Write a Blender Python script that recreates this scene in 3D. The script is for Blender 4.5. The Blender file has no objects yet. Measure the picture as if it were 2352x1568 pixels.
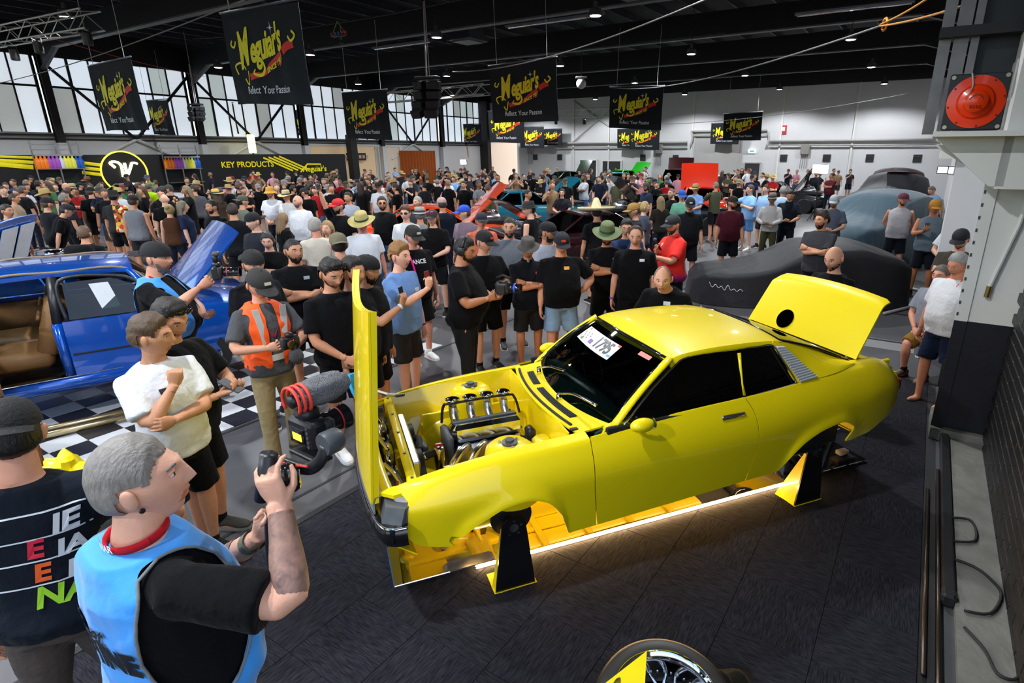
import bpy, bmesh, math, random
import numpy as np
from mathutils import Vector, Matrix
from mathutils.bvhtree import BVHTree
R = math.radians
random.seed(7); rng = np.random.RandomState(7)
scn = bpy.context.scene
COL = bpy.data.collections.new('place')      # joined to the scene at the very end
TMP = scn.collection
# ------------------------------------------------------------------ camera
F_PX, CX, HOR, CAM_H, CY = 1308., 1290., 350., 2.68, 784.
PITCH = math.atan2(CY - HOR, F_PX)
cam_d = bpy.data.cameras.new('camera'); cam = bpy.data.objects.new('camera', cam_d); COL.objects.link(cam)
cam.location = (0, 0, CAM_H); cam.rotation_euler = (math.pi / 2 - PITCH, 0, 0)
cam_d.sensor_width = 36; cam_d.lens = F_PX * 36 / 2352; cam_d.shift_x = (1176 - CX) / 2352
cam_d.clip_start = .05; cam_d.clip_end = 300
scn.camera = cam
# ------------------------------------------------------------------ hall frame: u along the hall, v to the right
HA = R(32.)
AX = np.array([math.sin(HA), math.cos(HA), 0.]); NX = np.array([math.cos(HA), -math.sin(HA), 0.])
def hall(u, v, z=0.): return AX * u + NX * v + np.array([0, 0, z])
HALL_RZ = -HA            # rotation that turns +Y into the hall axis (and +X into v)
V_LEFT, V_RIGHT, U_BACK, U_FRONT = -34.5, .82, 42., -9.  # unseen near end is left open and pulled in for more sky fill
Z_BEAM, Z_ROOF = 6.65, 7.9
# ------------------------------------------------------------------ world, lamps, exposure
w = bpy.data.worlds.new('world'); scn.world = w; w.use_nodes = True
nt = w.node_tree; nt.nodes.clear()
sky = nt.nodes.new('ShaderNodeTexSky'); sky.sky_type = 'NISHITA'; sky.sun_disc = False
sky.sun_elevation = R(52); sky.sun_rotation = R(120)
bg = nt.nodes.new('ShaderNodeBackground'); bg.inputs[1].default_value = .30
wo = nt.nodes.new('ShaderNodeOutputWorld')
nt.links.new(sky.outputs[0], bg.inputs[0]); nt.links.new(bg.outputs[0], wo.inputs[0])
LAMPS_U = [-4.2, .2, 7.95, 15.7, 23.4, 31.1, 38.8]  # rearmost row is unseen, added off the grid to light the car's near side
LAMPS_V = [-3.1, -8.7, -14.7, -21.4, -28.]
Z_LAMP = 6.3
def light(name, kind, loc, energy, color=(1, 1, 1), size=.3, rot=None, spot=None):
    d = bpy.data.lights.new(name, kind); d.energy = energy; d.color = color
    if kind == 'AREA': d.shape = 'DISK'; d.size = size
    elif kind in ('POINT', 'SPOT'): d.shadow_soft_size = size
    if spot: d.spot_size = spot; d.spot_blend = .35
    o = bpy.data.objects.new(name, d); COL.objects.link(o); o.location = loc
    if rot: o.rotation_euler = rot
    return o
LAMP_W = 1060.
for _u in LAMPS_U:
    for _v in LAMPS_V:
        light('high_bay_glow', 'SPOT', hall(_u, _v, Z_LAMP - .05), LAMP_W, (.93, .96, 1.), .12, (0, 0, 0), R(150))
vs = scn.view_settings
vs.view_transform = 'Standard'; vs.look = 'None'; vs.gamma = 1; vs.use_curve_mapping = False; vs.exposure = .22
scn.cycles.max_bounces = 7; scn.cycles.diffuse_bounces = 3; scn.cycles.glossy_bounces = 4
scn.cycles.transmission_bounces = 6; scn.cycles.transparent_max_bounces = 8
scn.cycles.sample_clamp_indirect = 6; scn.cycles.caustics_reflective = False; scn.cycles.caustics_refractive = False
# ------------------------------------------------------------------ picture -> place helpers
_c, _s = math.cos(PITCH), math.sin(PITCH)
def ray(px, py):
    u = (px - CX) / F_PX; v = (py - CY) / F_PX
    return np.array([u, _c - v * _s, -_s - v * _c])
CAMP = np.array([0, 0, CAM_H])
def G(px, py, z=0.):
    d = ray(px, py); return CAMP + (z - CAM_H) / d[2] * d
def on_plane(px, py, n, k):
    d = ray(px, py); n = np.array(n, float); return CAMP + (k - CAMP @ n) / (d @ n) * d
def project(P):
    x, y, z = P[0], P[1], P[2] - CAM_H
    d = y * _c - z * _s; v = -(y * _s + z * _c); return (CX + F_PX * x / d, CY + F_PX * v / d)
# ------------------------------------------------------------------ materials
MATS = {}
def srgb(h):
    if isinstance(h, str):
        h = h.lstrip('#'); h = [int(h[i:i + 2], 16) / 255 for i in (0, 2, 4)]
    return tuple(x / 12.92 if x <= .04045 else ((x + .055) / 1.055) ** 2.4 for x in h)
def mat(name, col=(.5, .5, .5), rough=.6, metal=0., var=.12, scale=8., bump=0., bscale=60., coat=0., trans=0., ior=1.45, emit=None, estr=1., sheen=0., spec=.5, alpha=1., sss=0.):
    if name in MATS: return MATS[name]
    if isinstance(col, str): col = srgb(col)
    m = bpy.data.materials.new(name); m.use_nodes = True; MATS[name] = m
    t = m.node_tree; b = t.nodes['Principled BSDF']
    b.inputs['Roughness'].default_value = rough; b.inputs['Metallic'].default_value = metal
    b.inputs['Coat Weight'].default_value = coat; b.inputs['Coat Roughness'].default_value = .04
    b.inputs['Transmission Weight'].default_value = trans; b.inputs['IOR'].default_value = ior
    b.inputs['Sheen Weight'].default_value = sheen; b.inputs['Specular IOR Level'].default_value = spec
    b.inputs['Alpha'].default_value = alpha
    if sss: b.inputs['Subsurface Weight'].default_value = sss; b.inputs['Subsurface Radius'].default_value = (.02, .008, .004)
    tc = t.nodes.new('ShaderNodeTexCoord'); n = t.nodes.new('ShaderNodeTexNoise')
    n.inputs['Scale'].default_value = scale; n.inputs['Detail'].default_value = 4
    t.links.new(tc.outputs['Object'], n.inputs['Vector'])
    mx = t.nodes.new('ShaderNodeMix'); mx.data_type = 'RGBA'
    mx.inputs[6].default_value = (*[min(1, c * (1 - var)) for c in col], 1)
    mx.inputs[7].default_value = (*[min(1, c * (1 + var)) for c in col], 1)
    t.links.new(n.outputs['Fac'], mx.inputs[0]); t.links.new(mx.outputs[2], b.inputs['Base Color'])
    if bump:
        n2 = t.nodes.new('ShaderNodeTexNoise'); n2.inputs['Scale'].default_value = bscale; n2.inputs['Detail'].default_value = 3
        t.links.new(tc.outputs['Object'], n2.inputs['Vector'])
        bp = t.nodes.new('ShaderNodeBump'); bp.inputs['Strength'].default_value = bump; bp.inputs['Distance'].default_value = .02
        t.links.new(n2.outputs['Fac'], bp.inputs['Height']); t.links.new(bp.outputs[0], b.inputs['Normal'])
    if emit is not None:
        if isinstance(emit, str): emit = srgb(emit)
        b.inputs['Emission Color'].default_value = (*emit, 1); b.inputs['Emission Strength'].default_value = estr
    return m
def cloth(h):
    return mat('cloth_' + str(h), h, .88, 0, .10, 14, .5, 22, sheen=.03, spec=.15)
def skin_m(h='#c58c6c'):
    return mat('skin_' + h, h, .5, 0, .10, 30, .1, 120, spec=.35, sss=.06)
def hair_m(h='#2a1e16'):
    nm = 'hair_' + h
    if nm in MATS: return MATS[nm]
    m = mat(nm, h, .5, 0, .45, 120, .35, 170); t = m.node_tree
    mp = t.nodes.new('ShaderNodeMapping'); mp.inputs['Scale'].default_value = (1, .45, .22); mp.inputs['Rotation'].default_value = (.5, .2, 0)
    tc = [n for n in t.nodes if n.type == 'TEX_COORD'][0]; t.links.new(tc.outputs['Object'], mp.inputs[0])
    for n in t.nodes:
        if n.type == 'TEX_NOISE': t.links.new(mp.outputs[0], n.inputs['Vector'])
    return m
# ------------------------------------------------------------------ mesh builder
def rotm(rx=0, ry=0, rz=0):
    return np.array(Matrix.Rotation(rz, 3, 'Z') @ Matrix.Rotation(ry, 3, 'Y') @ Matrix.Rotation(rx, 3, 'X'))
def frame_of(d, up=(0, 0, 1)):
    d = np.array(d, float); d = d / (np.linalg.norm(d) + 1e-12); up = np.array(up, float)
    a = np.cross(up, d)
    if np.linalg.norm(a) < 1e-5: a = np.cross((0, 1, 0), d)
    if np.linalg.norm(a) < 1e-5: a = np.cross((1, 0, 0), d)
    a /= np.linalg.norm(a); b = np.cross(d, a); return a, b, d
class MB:
    def __init__(s): s.v = []; s.f = []; s.m = []; s.n = 0
    def add(s, v, f, mi=0):
        v = np.asarray(v, float).reshape(-1, 3); s.v.append(v)
        o = s.n
        for q in f: s.f.append(tuple(i + o for i in q)); s.m.append(mi)
        s.n += len(v); return s
    def box(s, c, d, rot=None, mi=0, taper=1.):
        x, y, z = [k / 2 for k in d]; t = taper
        v = np.array([(-x, -y, -z), (x, -y, -z), (x, y, -z), (-x, y, -z), (-x * t, -y * t, z), (x * t, -y * t, z), (x * t, y * t, z), (-x * t, y * t, z)])
        if rot is not None: v = v @ np.array(rot).T
        return s.add(v + np.array(c), [(0, 3, 2, 1), (4, 5, 6, 7), (0, 1, 5, 4), (1, 2, 6, 5), (2, 3, 7, 6), (3, 0, 4, 7)], mi)
    def bbox(s, c, d, b=.01, rot=None, mi=0):            # box with chamfered edges
        x, y, z = [k / 2 for k in d]; b = min(b, x * .49, y * .49, z * .49); rings = []
        def ring(ax, ay, bb, zz):
            return [(-ax + bb, -ay, zz), (ax - bb, -ay, zz), (ax, -ay + bb, zz), (ax, ay - bb, zz), (ax - bb, ay, zz), (-ax + bb, ay, zz), (-ax, ay - bb, zz), (-ax, -ay + bb, zz)]
        rings = [ring(x - b, y - b, b * .5, -z), ring(x, y, b, -z + b), ring(x, y, b, z - b), ring(x - b, y - b, b * .5, z)]
        v = np.array(rings).reshape(-1, 3)
        if rot is not None: v = v @ np.array(rot).T
        return s.loft([q for q in (v + np.array(c)).reshape(4, 8, 3)], True, True, mi)
    def loft(s, rings, cap0=True, cap1=True, mi=0, closed=True):
        k = len(rings[0]); v = np.concatenate([np.asarray(r, float) for r in rings]); f = []
        for i in range(len(rings) - 1):
            for j in range(k if closed else k - 1):
                j2 = (j + 1) % k; f.append((i * k + j, i * k + j2, (i + 1) * k + j2, (i + 1) * k + j))
        if cap0: f.append(tuple(range(k - 1, -1, -1)))
        if cap1: f.append(tuple((len(rings) - 1) * k + j for j in range(k)))
        return s.add(v, f, mi)
    def tube(s, pts, rad, n=8, mi=0, cap=True, flat=None, up=(0, 0, 1)):
        pts = np.asarray(pts, float); L = len(pts)
        if np.isscalar(rad): rad = [rad] * L
        rings = []; pa = None
        for i in range(L):
            d = pts[min(i + 1, L - 1)] - pts[max(i - 1, 0)]
            if pa is None: a, b, _ = frame_of(d, up)
            else:
                d = d / (np.linalg.norm(d) + 1e-12); a = pa - d * (pa @ d); a /= np.linalg.norm(a) + 1e-12; b = np.cross(d, a)
            pa = a; r = rad[i]; ra, rb = (r if np.ndim(r) else (r, r))
            th = np.arange(n) * 2 * math.pi / n
            rings.append(pts[i] + np.outer(np.cos(th) * ra, a) + np.outer(np.sin(th) * rb, b))
        return s.loft(rings, cap, cap, mi)
    def cyl(s, p0, p1, r, n=12, mi=0, r1=None):
        return s.tube([p0, p1], [r, r if r1 is None else r1], n, mi)
    def ball(s, c, r, nu=12, nv=8, mi=0, rot=None):
        if np.isscalar(r): r = (r, r, r)
        rings = []; c = np.array(c, float)
        for i in range(nv + 1):
            p = math.pi * i / nv; p = min(max(p, .03), math.pi - .03)
            th = np.arange(nu) * 2 * math.pi / nu
            q = np.stack([np.cos(th) * math.sin(p) * r[0], np.sin(th) * math.sin(p) * r[1], np.full(nu, -math.cos(p) * r[2])], 1)
            if rot is not None: q = q @ np.array(rot).T
            rings.append(q + c)
        return s.loft(rings, True, True, mi)
    def lathe(s, prof, n=24, c=(0, 0, 0), rot=None, mi=0, caps=True):     # prof: (r, z)
        rings = []
        for r, z in prof:
            th = np.arange(n) * 2 * math.pi / n
            q = np.stack([np.cos(th) * r, np.sin(th) * r, np.full(n, z)], 1)
            if rot is not None: q = q @ np.array(rot).T
            rings.append(q + np.array(c, float))
        return s.loft(rings, caps, caps, mi)
    def grid(s, P, mi=0, flip=False):                     # P: (a,b,3)
        P = np.asarray(P, float); a, b = P.shape[:2]; f = []
        for i in range(a - 1):
            for j in range(b - 1):
                q = (i * b + j, i * b + j + 1, (i + 1) * b + j + 1, (i + 1) * b + j); f.append(q[::-1] if flip else q)
        return s.add(P.reshape(-1, 3), f, mi)
    def slab(s, P, off, mi=0):                            # grid with thickness; off = vector or per-vertex array
        P = np.asarray(P, float); Q = P + np.asarray(off, float); a, b = P.shape[:2]
        s.grid(P, mi); s.grid(Q, mi, True)
        def edge(p, q):
            k = len(p); v = np.concatenate([p, q]); s.add(v, [(i + 1, i, k + i, k + i + 1) for i in range(k - 1)], mi)
        edge(P[0], Q[0]); edge(Q[-1], P[-1]); edge(Q[:, 0], P[:, 0]); edge(P[:, -1], Q[:, -1]); return s
    def prism(s, poly, off, mi=0):                        # poly: list of 3D points, off: vector
        p = np.asarray(poly, float); k = len(p); q = p + np.asarray(off, float)
        f = [tuple(range(k)), tuple(range(2 * k - 1, k - 1, -1))] + [((i + 1) % k, i, k + i, k + (i + 1) % k) for i in range(k)]
        return s.add(np.concatenate([p, q]), f, mi)
    def xf(s, M=None, t=None):
        for i in range(len(s.v)):
            if M is not None: s.v[i] = s.v[i] @ np.array(M).T
            if t is not None: s.v[i] = s.v[i] + np.array(t)
        return s
    def merge(s, o, mi=None):
        off = s.n
        for v in o.v: s.v.append(v)
        for q, m in zip(o.f, o.m): s.f.append(tuple(i + off for i in q)); s.m.append(m if mi is None else mi)
        s.n += o.n; return s
    def verts(s): return np.concatenate(s.v) if s.v else np.zeros((0, 3))
    def mesh(s, name, mats=(), smooth=False, angle=None):
        me = bpy.data.meshes.new(name); me.from_pydata(s.verts().tolist(), [], s.f)
        for m in (mats if isinstance(mats, (list, tuple)) else [mats]): me.materials.append(m)
        if len(me.materials) > 1: me.polygons.foreach_set('material_index', s.m)
        if smooth: me.polygons.foreach_set('use_smooth', [True] * len(me.polygons))
        me.validate(); me.update()
        if smooth and angle: 
            try: me.set_sharp_from_angle(angle=R(angle))
            except Exception: pass
        return me
    def build(s, name, mats, parent=None, smooth=False, angle=None, fixn=True):
        me = s.mesh(name, mats, smooth, angle)
        if fixn:
            bm = bmesh.new(); bm.from_mesh(me); bmesh.ops.recalc_face_normals(bm, faces=bm.faces); bm.to_mesh(me); bm.free()
            if smooth and angle:
                try: me.set_sharp_from_angle(angle=R(angle))
                except Exception: pass
        return obj(name, me, parent)
def obj(name, me, parent=None):
    o = bpy.data.objects.new(name, me); COL.objects.link(o)
    if parent is not None: o.parent = parent
    return o
def tag(o, label=None, cat=None, group=None, kind=None):
    if label: o['label'] = label
    if cat: o['category'] = cat
    if group: o['group'] = group
    if kind: o['kind'] = kind
    return o
def thing(name, label, cat, loc=(0, 0, 0), rz=0., group=None, kind=None):
    o = bpy.data.objects.new(name, None); COL.objects.link(o); o.empty_display_size = .1
    o.location = tuple(loc); o.rotation_euler = (0, 0, rz); return tag(o, label, cat, group, kind)
def struct(o): o['kind'] = 'structure'; return o
def pchip(xs, ys):                                        # monotone smooth interpolation
    xs = np.array(xs, float); ys = np.array(ys, float); h = np.diff(xs); d = np.diff(ys) / h; m = np.zeros(len(xs))
    m[0], m[-1] = d[0], d[-1]
    for i in range(1, len(xs) - 1):
        if d[i - 1] * d[i] > 0:
            w1, w2 = 2 * h[i] + h[i - 1], h[i] + 2 * h[i - 1]; m[i] = (w1 + w2) / (w1 / d[i - 1] + w2 / d[i])
    def f(x):
        x = np.asarray(x, float); k = np.clip(np.searchsorted(xs, x) - 1, 0, len(xs) - 2); t = (np.clip(x, xs[0], xs[-1]) - xs[k]) / h[k]
        return (2 * t**3 - 3 * t**2 + 1) * ys[k] + (t**3 - 2 * t**2 + t) * h[k] * m[k] + (-2 * t**3 + 3 * t**2) * ys[k + 1] + (t**3 - t**2) * h[k] * m[k + 1]
    return f
def spline(pts, n=24, closed=False):                      # Catmull-Rom through points
    p = np.asarray(pts, float); k = len(p); out = []
    segs = k if closed else k - 1
    for i in range(segs):
        if closed: a, b, c_, d = p[(i - 1) % k], p[i], p[(i + 1) % k], p[(i + 2) % k]
        else: a, b, c_, d = p[max(i - 1, 0)], p[i], p[i + 1], p[min(i + 2, k - 1)]
        m = max(1, n // segs)
        for j in range(m):
            t = j / m; out.append(.5 * ((2 * b) + (-a + c_) * t + (2 * a - 5 * b + 4 * c_ - d) * t * t + (-a + 3 * b - 3 * c_ + d) * t**3))
    if not closed: out.append(p[-1])
    return np.array(out)
_dg = None
def evaluated_mesh(o):
    dg = bpy.context.evaluated_depsgraph_get(); dg.update()
    return bpy.data.meshes.new_from_object(o.evaluated_get(dg))
def remesh(mb, name, voxel, smooth_it=4, dec=1.):                 # fuse overlapping closed pieces into one skin
    me = mb.mesh(name + '_raw'); o = bpy.data.objects.new(name + '_raw', me); TMP.objects.link(o)
    r = o.modifiers.new('r', 'REMESH'); r.mode = 'VOXEL'; r.voxel_size = voxel; r.use_smooth_shade = True
    if smooth_it:
        s = o.modifiers.new('s', 'SMOOTH'); s.factor = .5; s.iterations = smooth_it
    if dec < 1: d = o.modifiers.new('d', 'DECIMATE'); d.ratio = dec
    e = evaluated_mesh(o); bpy.data.objects.remove(o); bpy.data.meshes.remove(me)
    nv = len(e.vertices); v = np.empty(nv * 3); e.vertices.foreach_get('co', v)
    f = [tuple(p.vertices) for p in e.polygons]; bpy.data.meshes.remove(e)
    return v.reshape(-1, 3), f
def text_mesh(txt, size=1., extrude=0., align='CENTER', shear=0., bold=0., spacing=1.):
    c = bpy.data.curves.new('t', 'FONT'); c.body = txt; c.size = size; c.extrude = extrude; c.align_x = align; c.align_y = 'CENTER'
    c.shear = shear; c.offset = bold; c.space_character = spacing; c.resolution_u = 3
    o = bpy.data.objects.new('t', c); TMP.objects.link(o); e = evaluated_mesh(o)
    bpy.data.objects.remove(o); bpy.data.curves.remove(c)
    v = np.array([tuple(q.co) for q in e.vertices]).reshape(-1, 3); f = [tuple(p.vertices) for p in e.polygons]
    bpy.data.meshes.remove(e); return v, f
def copy_tree(o, parent=None):
    c = o.copy(); COL.objects.link(c)
    if parent is not None: c.parent = parent
    for ch in list(o.children): copy_tree(ch, c)
    return c
# ================================================================== yellow show car
CAR_X, CAR_Y, CAR_YAW = -1.283, 3.314, .393
YEL = mat('yellow_paint', (.93, .715, .002), .4, 0, .015, 3, coat=.7, spec=.3)
YEL2 = mat('yellow_bay_paint', (.90, .69, .004), .28, 0, .02, 3, coat=.6)
CHR = mat('chrome', (.82, .83, .85), .08, 1., .03)
ALU = mat('brushed_alloy', (.62, .63, .65), .28, 1., .08, 40)
BLK = mat('satin_black', (.012, .012, .014), .38, 0, .2)
GBLK = mat('gloss_black', (.008, .008, .01), .08, 0, .1, coat=.5)
RUB = mat('black_rubber', (.014, .014, .015), .7, 0, .2, 30, .2)
DGR = mat('dark_grey_plastic', (.06, .065, .07), .45, 0, .2)
def glass_mat(name, tint, refl=1.):
    if name in MATS: return MATS[name]
    m = bpy.data.materials.new(name); m.use_nodes = True; MATS[name] = m; t = m.node_tree; t.nodes.clear()
    o = t.nodes.new('ShaderNodeOutputMaterial'); mx = t.nodes.new('ShaderNodeMixShader'); tr = t.nodes.new('ShaderNodeBsdfTransparent')
    gl = t.nodes.new('ShaderNodeBsdfGlossy'); gl.inputs['Roughness'].default_value = .02; fr = t.nodes.new('ShaderNodeFresnel'); fr.inputs[0].default_value = 1.5
    tc = t.nodes.new('ShaderNodeTexCoord'); n = t.nodes.new('ShaderNodeTexNoise'); n.inputs['Scale'].default_value = 2
    mc = t.nodes.new('ShaderNodeMix'); mc.data_type = 'RGBA'; mc.inputs[6].default_value = (*[c * .93 for c in tint], 1); mc.inputs[7].default_value = (*[min(1, c * 1.05) for c in tint], 1)
    t.links.new(tc.outputs['Object'], n.inputs['Vector']); t.links.new(n.outputs['Fac'], mc.inputs[0]); t.links.new(mc.outputs[2], tr.inputs[0])
    t.links.new(fr.outputs[0], mx.inputs[0]); t.links.new(tr.outputs[0], mx.inputs[1]); t.links.new(gl.outputs[0], mx.inputs[2]); t.links.new(mx.outputs[0], o.inputs[0])
    return m
GLASS = glass_mat('tinted_glass', (.22, .27, .27)); GLASS_D = glass_mat('dark_tinted_glass', (.12, .13, .14))

belt = pchip([0, .08, .165, .325, .58, .84, 1.32, 1.5, 2.05, 2.6, 2.95, 3.4, 3.75, 3.9, 4.0, 4.09], [.83, .87, .892, .925, .957, .978, 1.0, 1.02, 1.052, 1.07, 1.095, 1.12, 1.115, 1.085, 1.03, .93])
crease = pchip([0, .12, .52, 1.3, 1.7, 2.5, 2.96, 3.87, 4.1], [.775, .772, .752, .75, .75, .77, .817, .89, .90])
bottom = pchip([0, .13, .16, .2, .29, .375, .40, .494, .6, .708, .835, .954, 1.038, 1.09, 1.105, 1.118, 1.4, 1.735, 2.45, 2.775, 2.80, 2.88, 3.009, 3.167, 3.322, 3.459, 3.53, 3.545, 3.56, 3.62, 3.84, 3.95, 4.02, 4.06, 4.1],
               [.68, .64, .59, .562, .53, .515, .53, .61, .67, .716, .732, .695, .604, .50, .43, .402, .41, .423, .452, .466, .49, .591, .69, .75, .772, .712, .635, .605, .592, .595, .675, .73, .79, .83, .88])
halfw = pchip([0, .08, .15, .4, 1., 2., 3., 3.6, 3.85, 4.0, 4.09], [.66, .715, .74, .775, .797, .80, .798, .785, .755, .71, .65])
def inwin(x, a, b, s=.06): return 1 / (1 + np.exp(-(x - a) / s * 3)) / (1 + np.exp((x - b) / s * 3))
def side_y(x, z):
    zb, zc, zl = belt(x), crease(x), bottom(x); wd = halfw(x)
    lo = wd - .030 * np.clip((zc - z) / (zc - .40), 0, 1.2) ** 1.5
    up = wd - .088 * np.clip((z - zc) / (zb - zc), 0, 1) ** 2.1
    y = np.where(z < zc, lo, up)
    fl = (inwin(x, .42, 1.10) + inwin(x, 2.82, 3.53)) * .02 * np.exp(-np.clip(z - zl, 0, 1) ** 2 / .0035)
    return y + fl
def side_panel(name, x0f, x1f, ncol, parent, side, inner, ztop=None, zmin=None):
    rows_lo, rows_hi, rows_sh = 7, 9, 6
    P = []
    for s in np.linspace(0, 1, ncol):
        def xat(z): return (1 - s) * x0f(z) + s * x1f(z)
        zb = .6
        for _ in range(6): zb = float(bottom(xat(zb)))
        zt = 1.0
        for _ in range(6): zt = float(belt(xat(zt)))
        zc = float(crease(xat(.76))); zc = max(zc, zb + .012)
        zs = list(np.linspace(zb, zc, rows_lo)) + list(np.linspace(zc, zt, rows_hi))[1:]
        col = []
        for z in zs:
            x = float(xat(z)); col.append((x, float(side_y(x, z)), z))
        x, y, z = col[-1]; yi, zi = inner(x); 
        for k in range(1, rows_sh + 1):                                     # rounded shoulder in to the opening edge
            a = k / rows_sh; yy = y + (yi - y) * a; zz = z + (zi - z) * math.sin(a * math.pi / 2) ** .9
            col.append((x, yy, zz))
        P.append(col)
    P = np.array(P)
    N = np.zeros_like(P); N[..., 1] = -.012; N[:, -rows_sh:, 1] = 0; N[:, -rows_sh:, 2] = -.012
    P[..., 1] *= side; N[..., 1] *= side
    return MB().slab(P, N).build(name, YEL, parent, True, 40)
car = thing('show_coupe', 'yellow two-door coupe without wheels, bonnet and boot lid open, on black stands', 'car', (CAR_X, CAR_Y, 0), CAR_YAW)
def car_w(x, y, z=0.):
    c, s = math.cos(CAR_YAW), math.sin(CAR_YAW); return np.array([CAR_X + c * x - s * y, CAR_Y + s * x + c * y, z])
nose_x = pchip([.5, .56, .63, .70, .765, .80, .83, .90, .95], [.30, .20, .145, .13, .122, .15, .17, .12, .10])
tail_x = pchip([.5, .6, .7, .8, .88, .95, 1.0, 1.06, 1.12, 1.2], [3.70, 3.80, 3.95, 4.04, 4.085, 4.07, 4.04, 3.99, 3.93, 3.9])
d0 = pchip([.4, .5, .76, .95, 1.05], [1.315, 1.305, 1.283, 1.284, 1.295])
d1 = pchip([.4, .5, .6, .75, .95, 1.1], [2.48, 2.495, 2.515, 2.548, 2.525, 2.455])
gap = .0035
def inner_f(x): return (min(.62, .55 + max(0, x) * 1.2) if x < .12 else .622, float(belt(x)) + .016)
def inner_d(x): return (.70, float(belt(x)) + .012)
def inner_q(x):
    if x < 3.0: return (.70, float(belt(x)) + .012)
    t = min(1, max(0, (x - 3.0) / .5)); return (.70 - .10 * t, float(belt(x)) + .012 + .03 * t * (1 - max(0, (x - 3.75) / .4)))
for sd in (-1, 1):
    side_panel('front_fender', nose_x, lambda z: d0(z) - gap, 96, car, sd, inner_f)
    side_panel('door', lambda z: d0(z) + gap, lambda z: d1(z) - gap, 26, car, sd, inner_d)
    side_panel('rear_quarter_panel', lambda z: d1(z) + gap, tail_x, 110, car, sd, inner_q)
# --- greenhouse
roof_e = pchip([1.85, 1.954, 2.045, 2.33, 2.5, 2.82, 2.95], [1.35, 1.385, 1.405, 1.417, 1.415, 1.395, 1.36])
nx_, ny_ = 26, 25; P = np.zeros((nx_, ny_, 3))
for i in range(nx_):
    for j in range(ny_):
        t = -1 + 2 * j / (ny_ - 1); a = i / (nx_ - 1); xs = 1.915 - .06 * (1 - t * t); xe = 2.90 - .02 * (1 - t * t)
        x = xs + (xe - xs) * a; ye = .552 - .02 * max(0, (x - 2.6)); q = abs(t)
        P[i, j] = (x, t * ye, float(roof_e(x)) + .042 * (1 - q ** 2.6))
MB().slab(P, (0, 0, -.02)).build('roof', YEL, car, True, 50)
WIN = [(1.535, -.70, 1.043), (1.587, -.681, 1.088), (1.775, -.621, 1.229), (1.964, -.574, 1.342), (2.035, -.56, 1.374), (2.145, -.556, 1.384), (2.323, -.556, 1.384), (2.507, -.557, 1.381), (2.659, -.559, 1.377), (2.792, -.563, 1.368),
       (2.867, -.612, 1.251), (2.924, -.655, 1.15), (2.944, -.674, 1.104), (2.925, -.68, 1.092), (2.827, -.684, 1.084), (2.439, -.692, 1.066), (2.077, -.696, 1.055), (1.739, -.699, 1.045)]
for sd in (-1, 1):
    wn = np.array(WIN); wn[:, 1] *= -sd
    c = wn.mean(0); g = MB(); k = len(wn); inn = c + (wn - c) * .995 + np.array([0, -sd * .006, 0])
    g.add(np.vstack([inn, c + [0, sd * .012, 0]]), [(i, (i + 1) % k, k) for i in range(k)]).build('side_window', GLASS_D, car, True)
    MB().tube(np.vstack([spline(wn, 72, True), wn[:1]]), .009, 6, cap=False).build('window_trim', CHR, car, True)
    # roof rail between window top and roof
    xs = np.linspace(1.93, 2.86, 22); top = np.array([(x, sd * (.552 - .02 * max(0, x - 2.6)), float(roof_e(x))) for x in xs])
    wt = pchip([1.93, 1.964, 2.035, 2.145, 2.5, 2.79, 2.86], [1.33, 1.342, 1.374, 1.386, 1.383, 1.37, 1.30])
    bot = np.array([(x, sd * (.565 + .42 * max(0, 1.376 - float(wt(x)))), float(wt(x))) for x in xs])
    MB().slab(np.stack([top, (top + bot) / 2 + [0, sd * .006, 0], bot], 1), (0, -sd * .02, 0)).build('roof_rail', YEL, car, True, 60)
    # windscreen pillar
    a0 = np.array([1.455, sd * .672, 1.02]); a1 = np.array([1.935, sd * .553, 1.385])
    mid = [a0 + (a1 - a0) * t + np.array([-.012, 0, .012]) * math.sin(t * math.pi) for t in np.linspace(0, 1, 9)]
    MB().tube(mid, [(.02, .034)] * 9, 10, up=(0, 1, 0)).build('windscreen_pillar', YEL, car, True)
    # sail panel behind the side window
    U = spline([(2.80, .536, 1.40), (2.88, .532, 1.385), (3.05, .535, 1.335), (3.25, .548, 1.262), (3.42, .57, 1.195), (3.56, .60, 1.15)], 30)
    Lw = spline([(2.795, .566, 1.362), (2.868, .615, 1.248), (2.948, .678, 1.104), (3.12, .704, 1.118), (3.32, .70, 1.135), (3.52, .66, 1.15)], 30)
    n = min(len(U), len(Lw)); rows = []
    for t in np.linspace(0, 1, 9):
        q = U[:n] * (1 - t) + Lw[:n] * t; q = q.copy(); q[:, 1] += .03 * math.sin(t * math.pi) * np.linspace(.2, .5, n); q[:, 2] += .012 * math.sin(t * math.pi); q[:, 1] *= sd; rows.append(q)
    MB().slab(np.stack(rows, 1), (0, -sd * .015, -.008)).build('sail_panel', YEL, car, True, 50)
    # louvred trim
    lv = np.array([(2.80, .572, 1.366), (2.863, .575, 1.364), (3.11, .694, 1.132), (2.955, .69, 1.112)]); lv[:, 1] += .012; lv[:, 1] *= sd
    lo = MB().prism(lv, (0, sd * .008, 0)).build('louvre_trim', mat('satin_silver', (.52, .53, .54), .4, .2, .06), car)
    e0, e1 = lv[0], lv[3]; r0, r1 = lv[1], lv[2]
    for k in range(15):
        t = (k + .5) / 15; p, q = e0 + (e1 - e0) * t, r0 + (r1 - r0) * t
        MB().tube([p + [0, sd * .009, 0], q + [0, sd * .009, 0]], [(.004, .006)] * 2, 6).build('louvre_slat', mat('slat_silver', (.62, .63, .64), .35, .2), lo)
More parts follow.
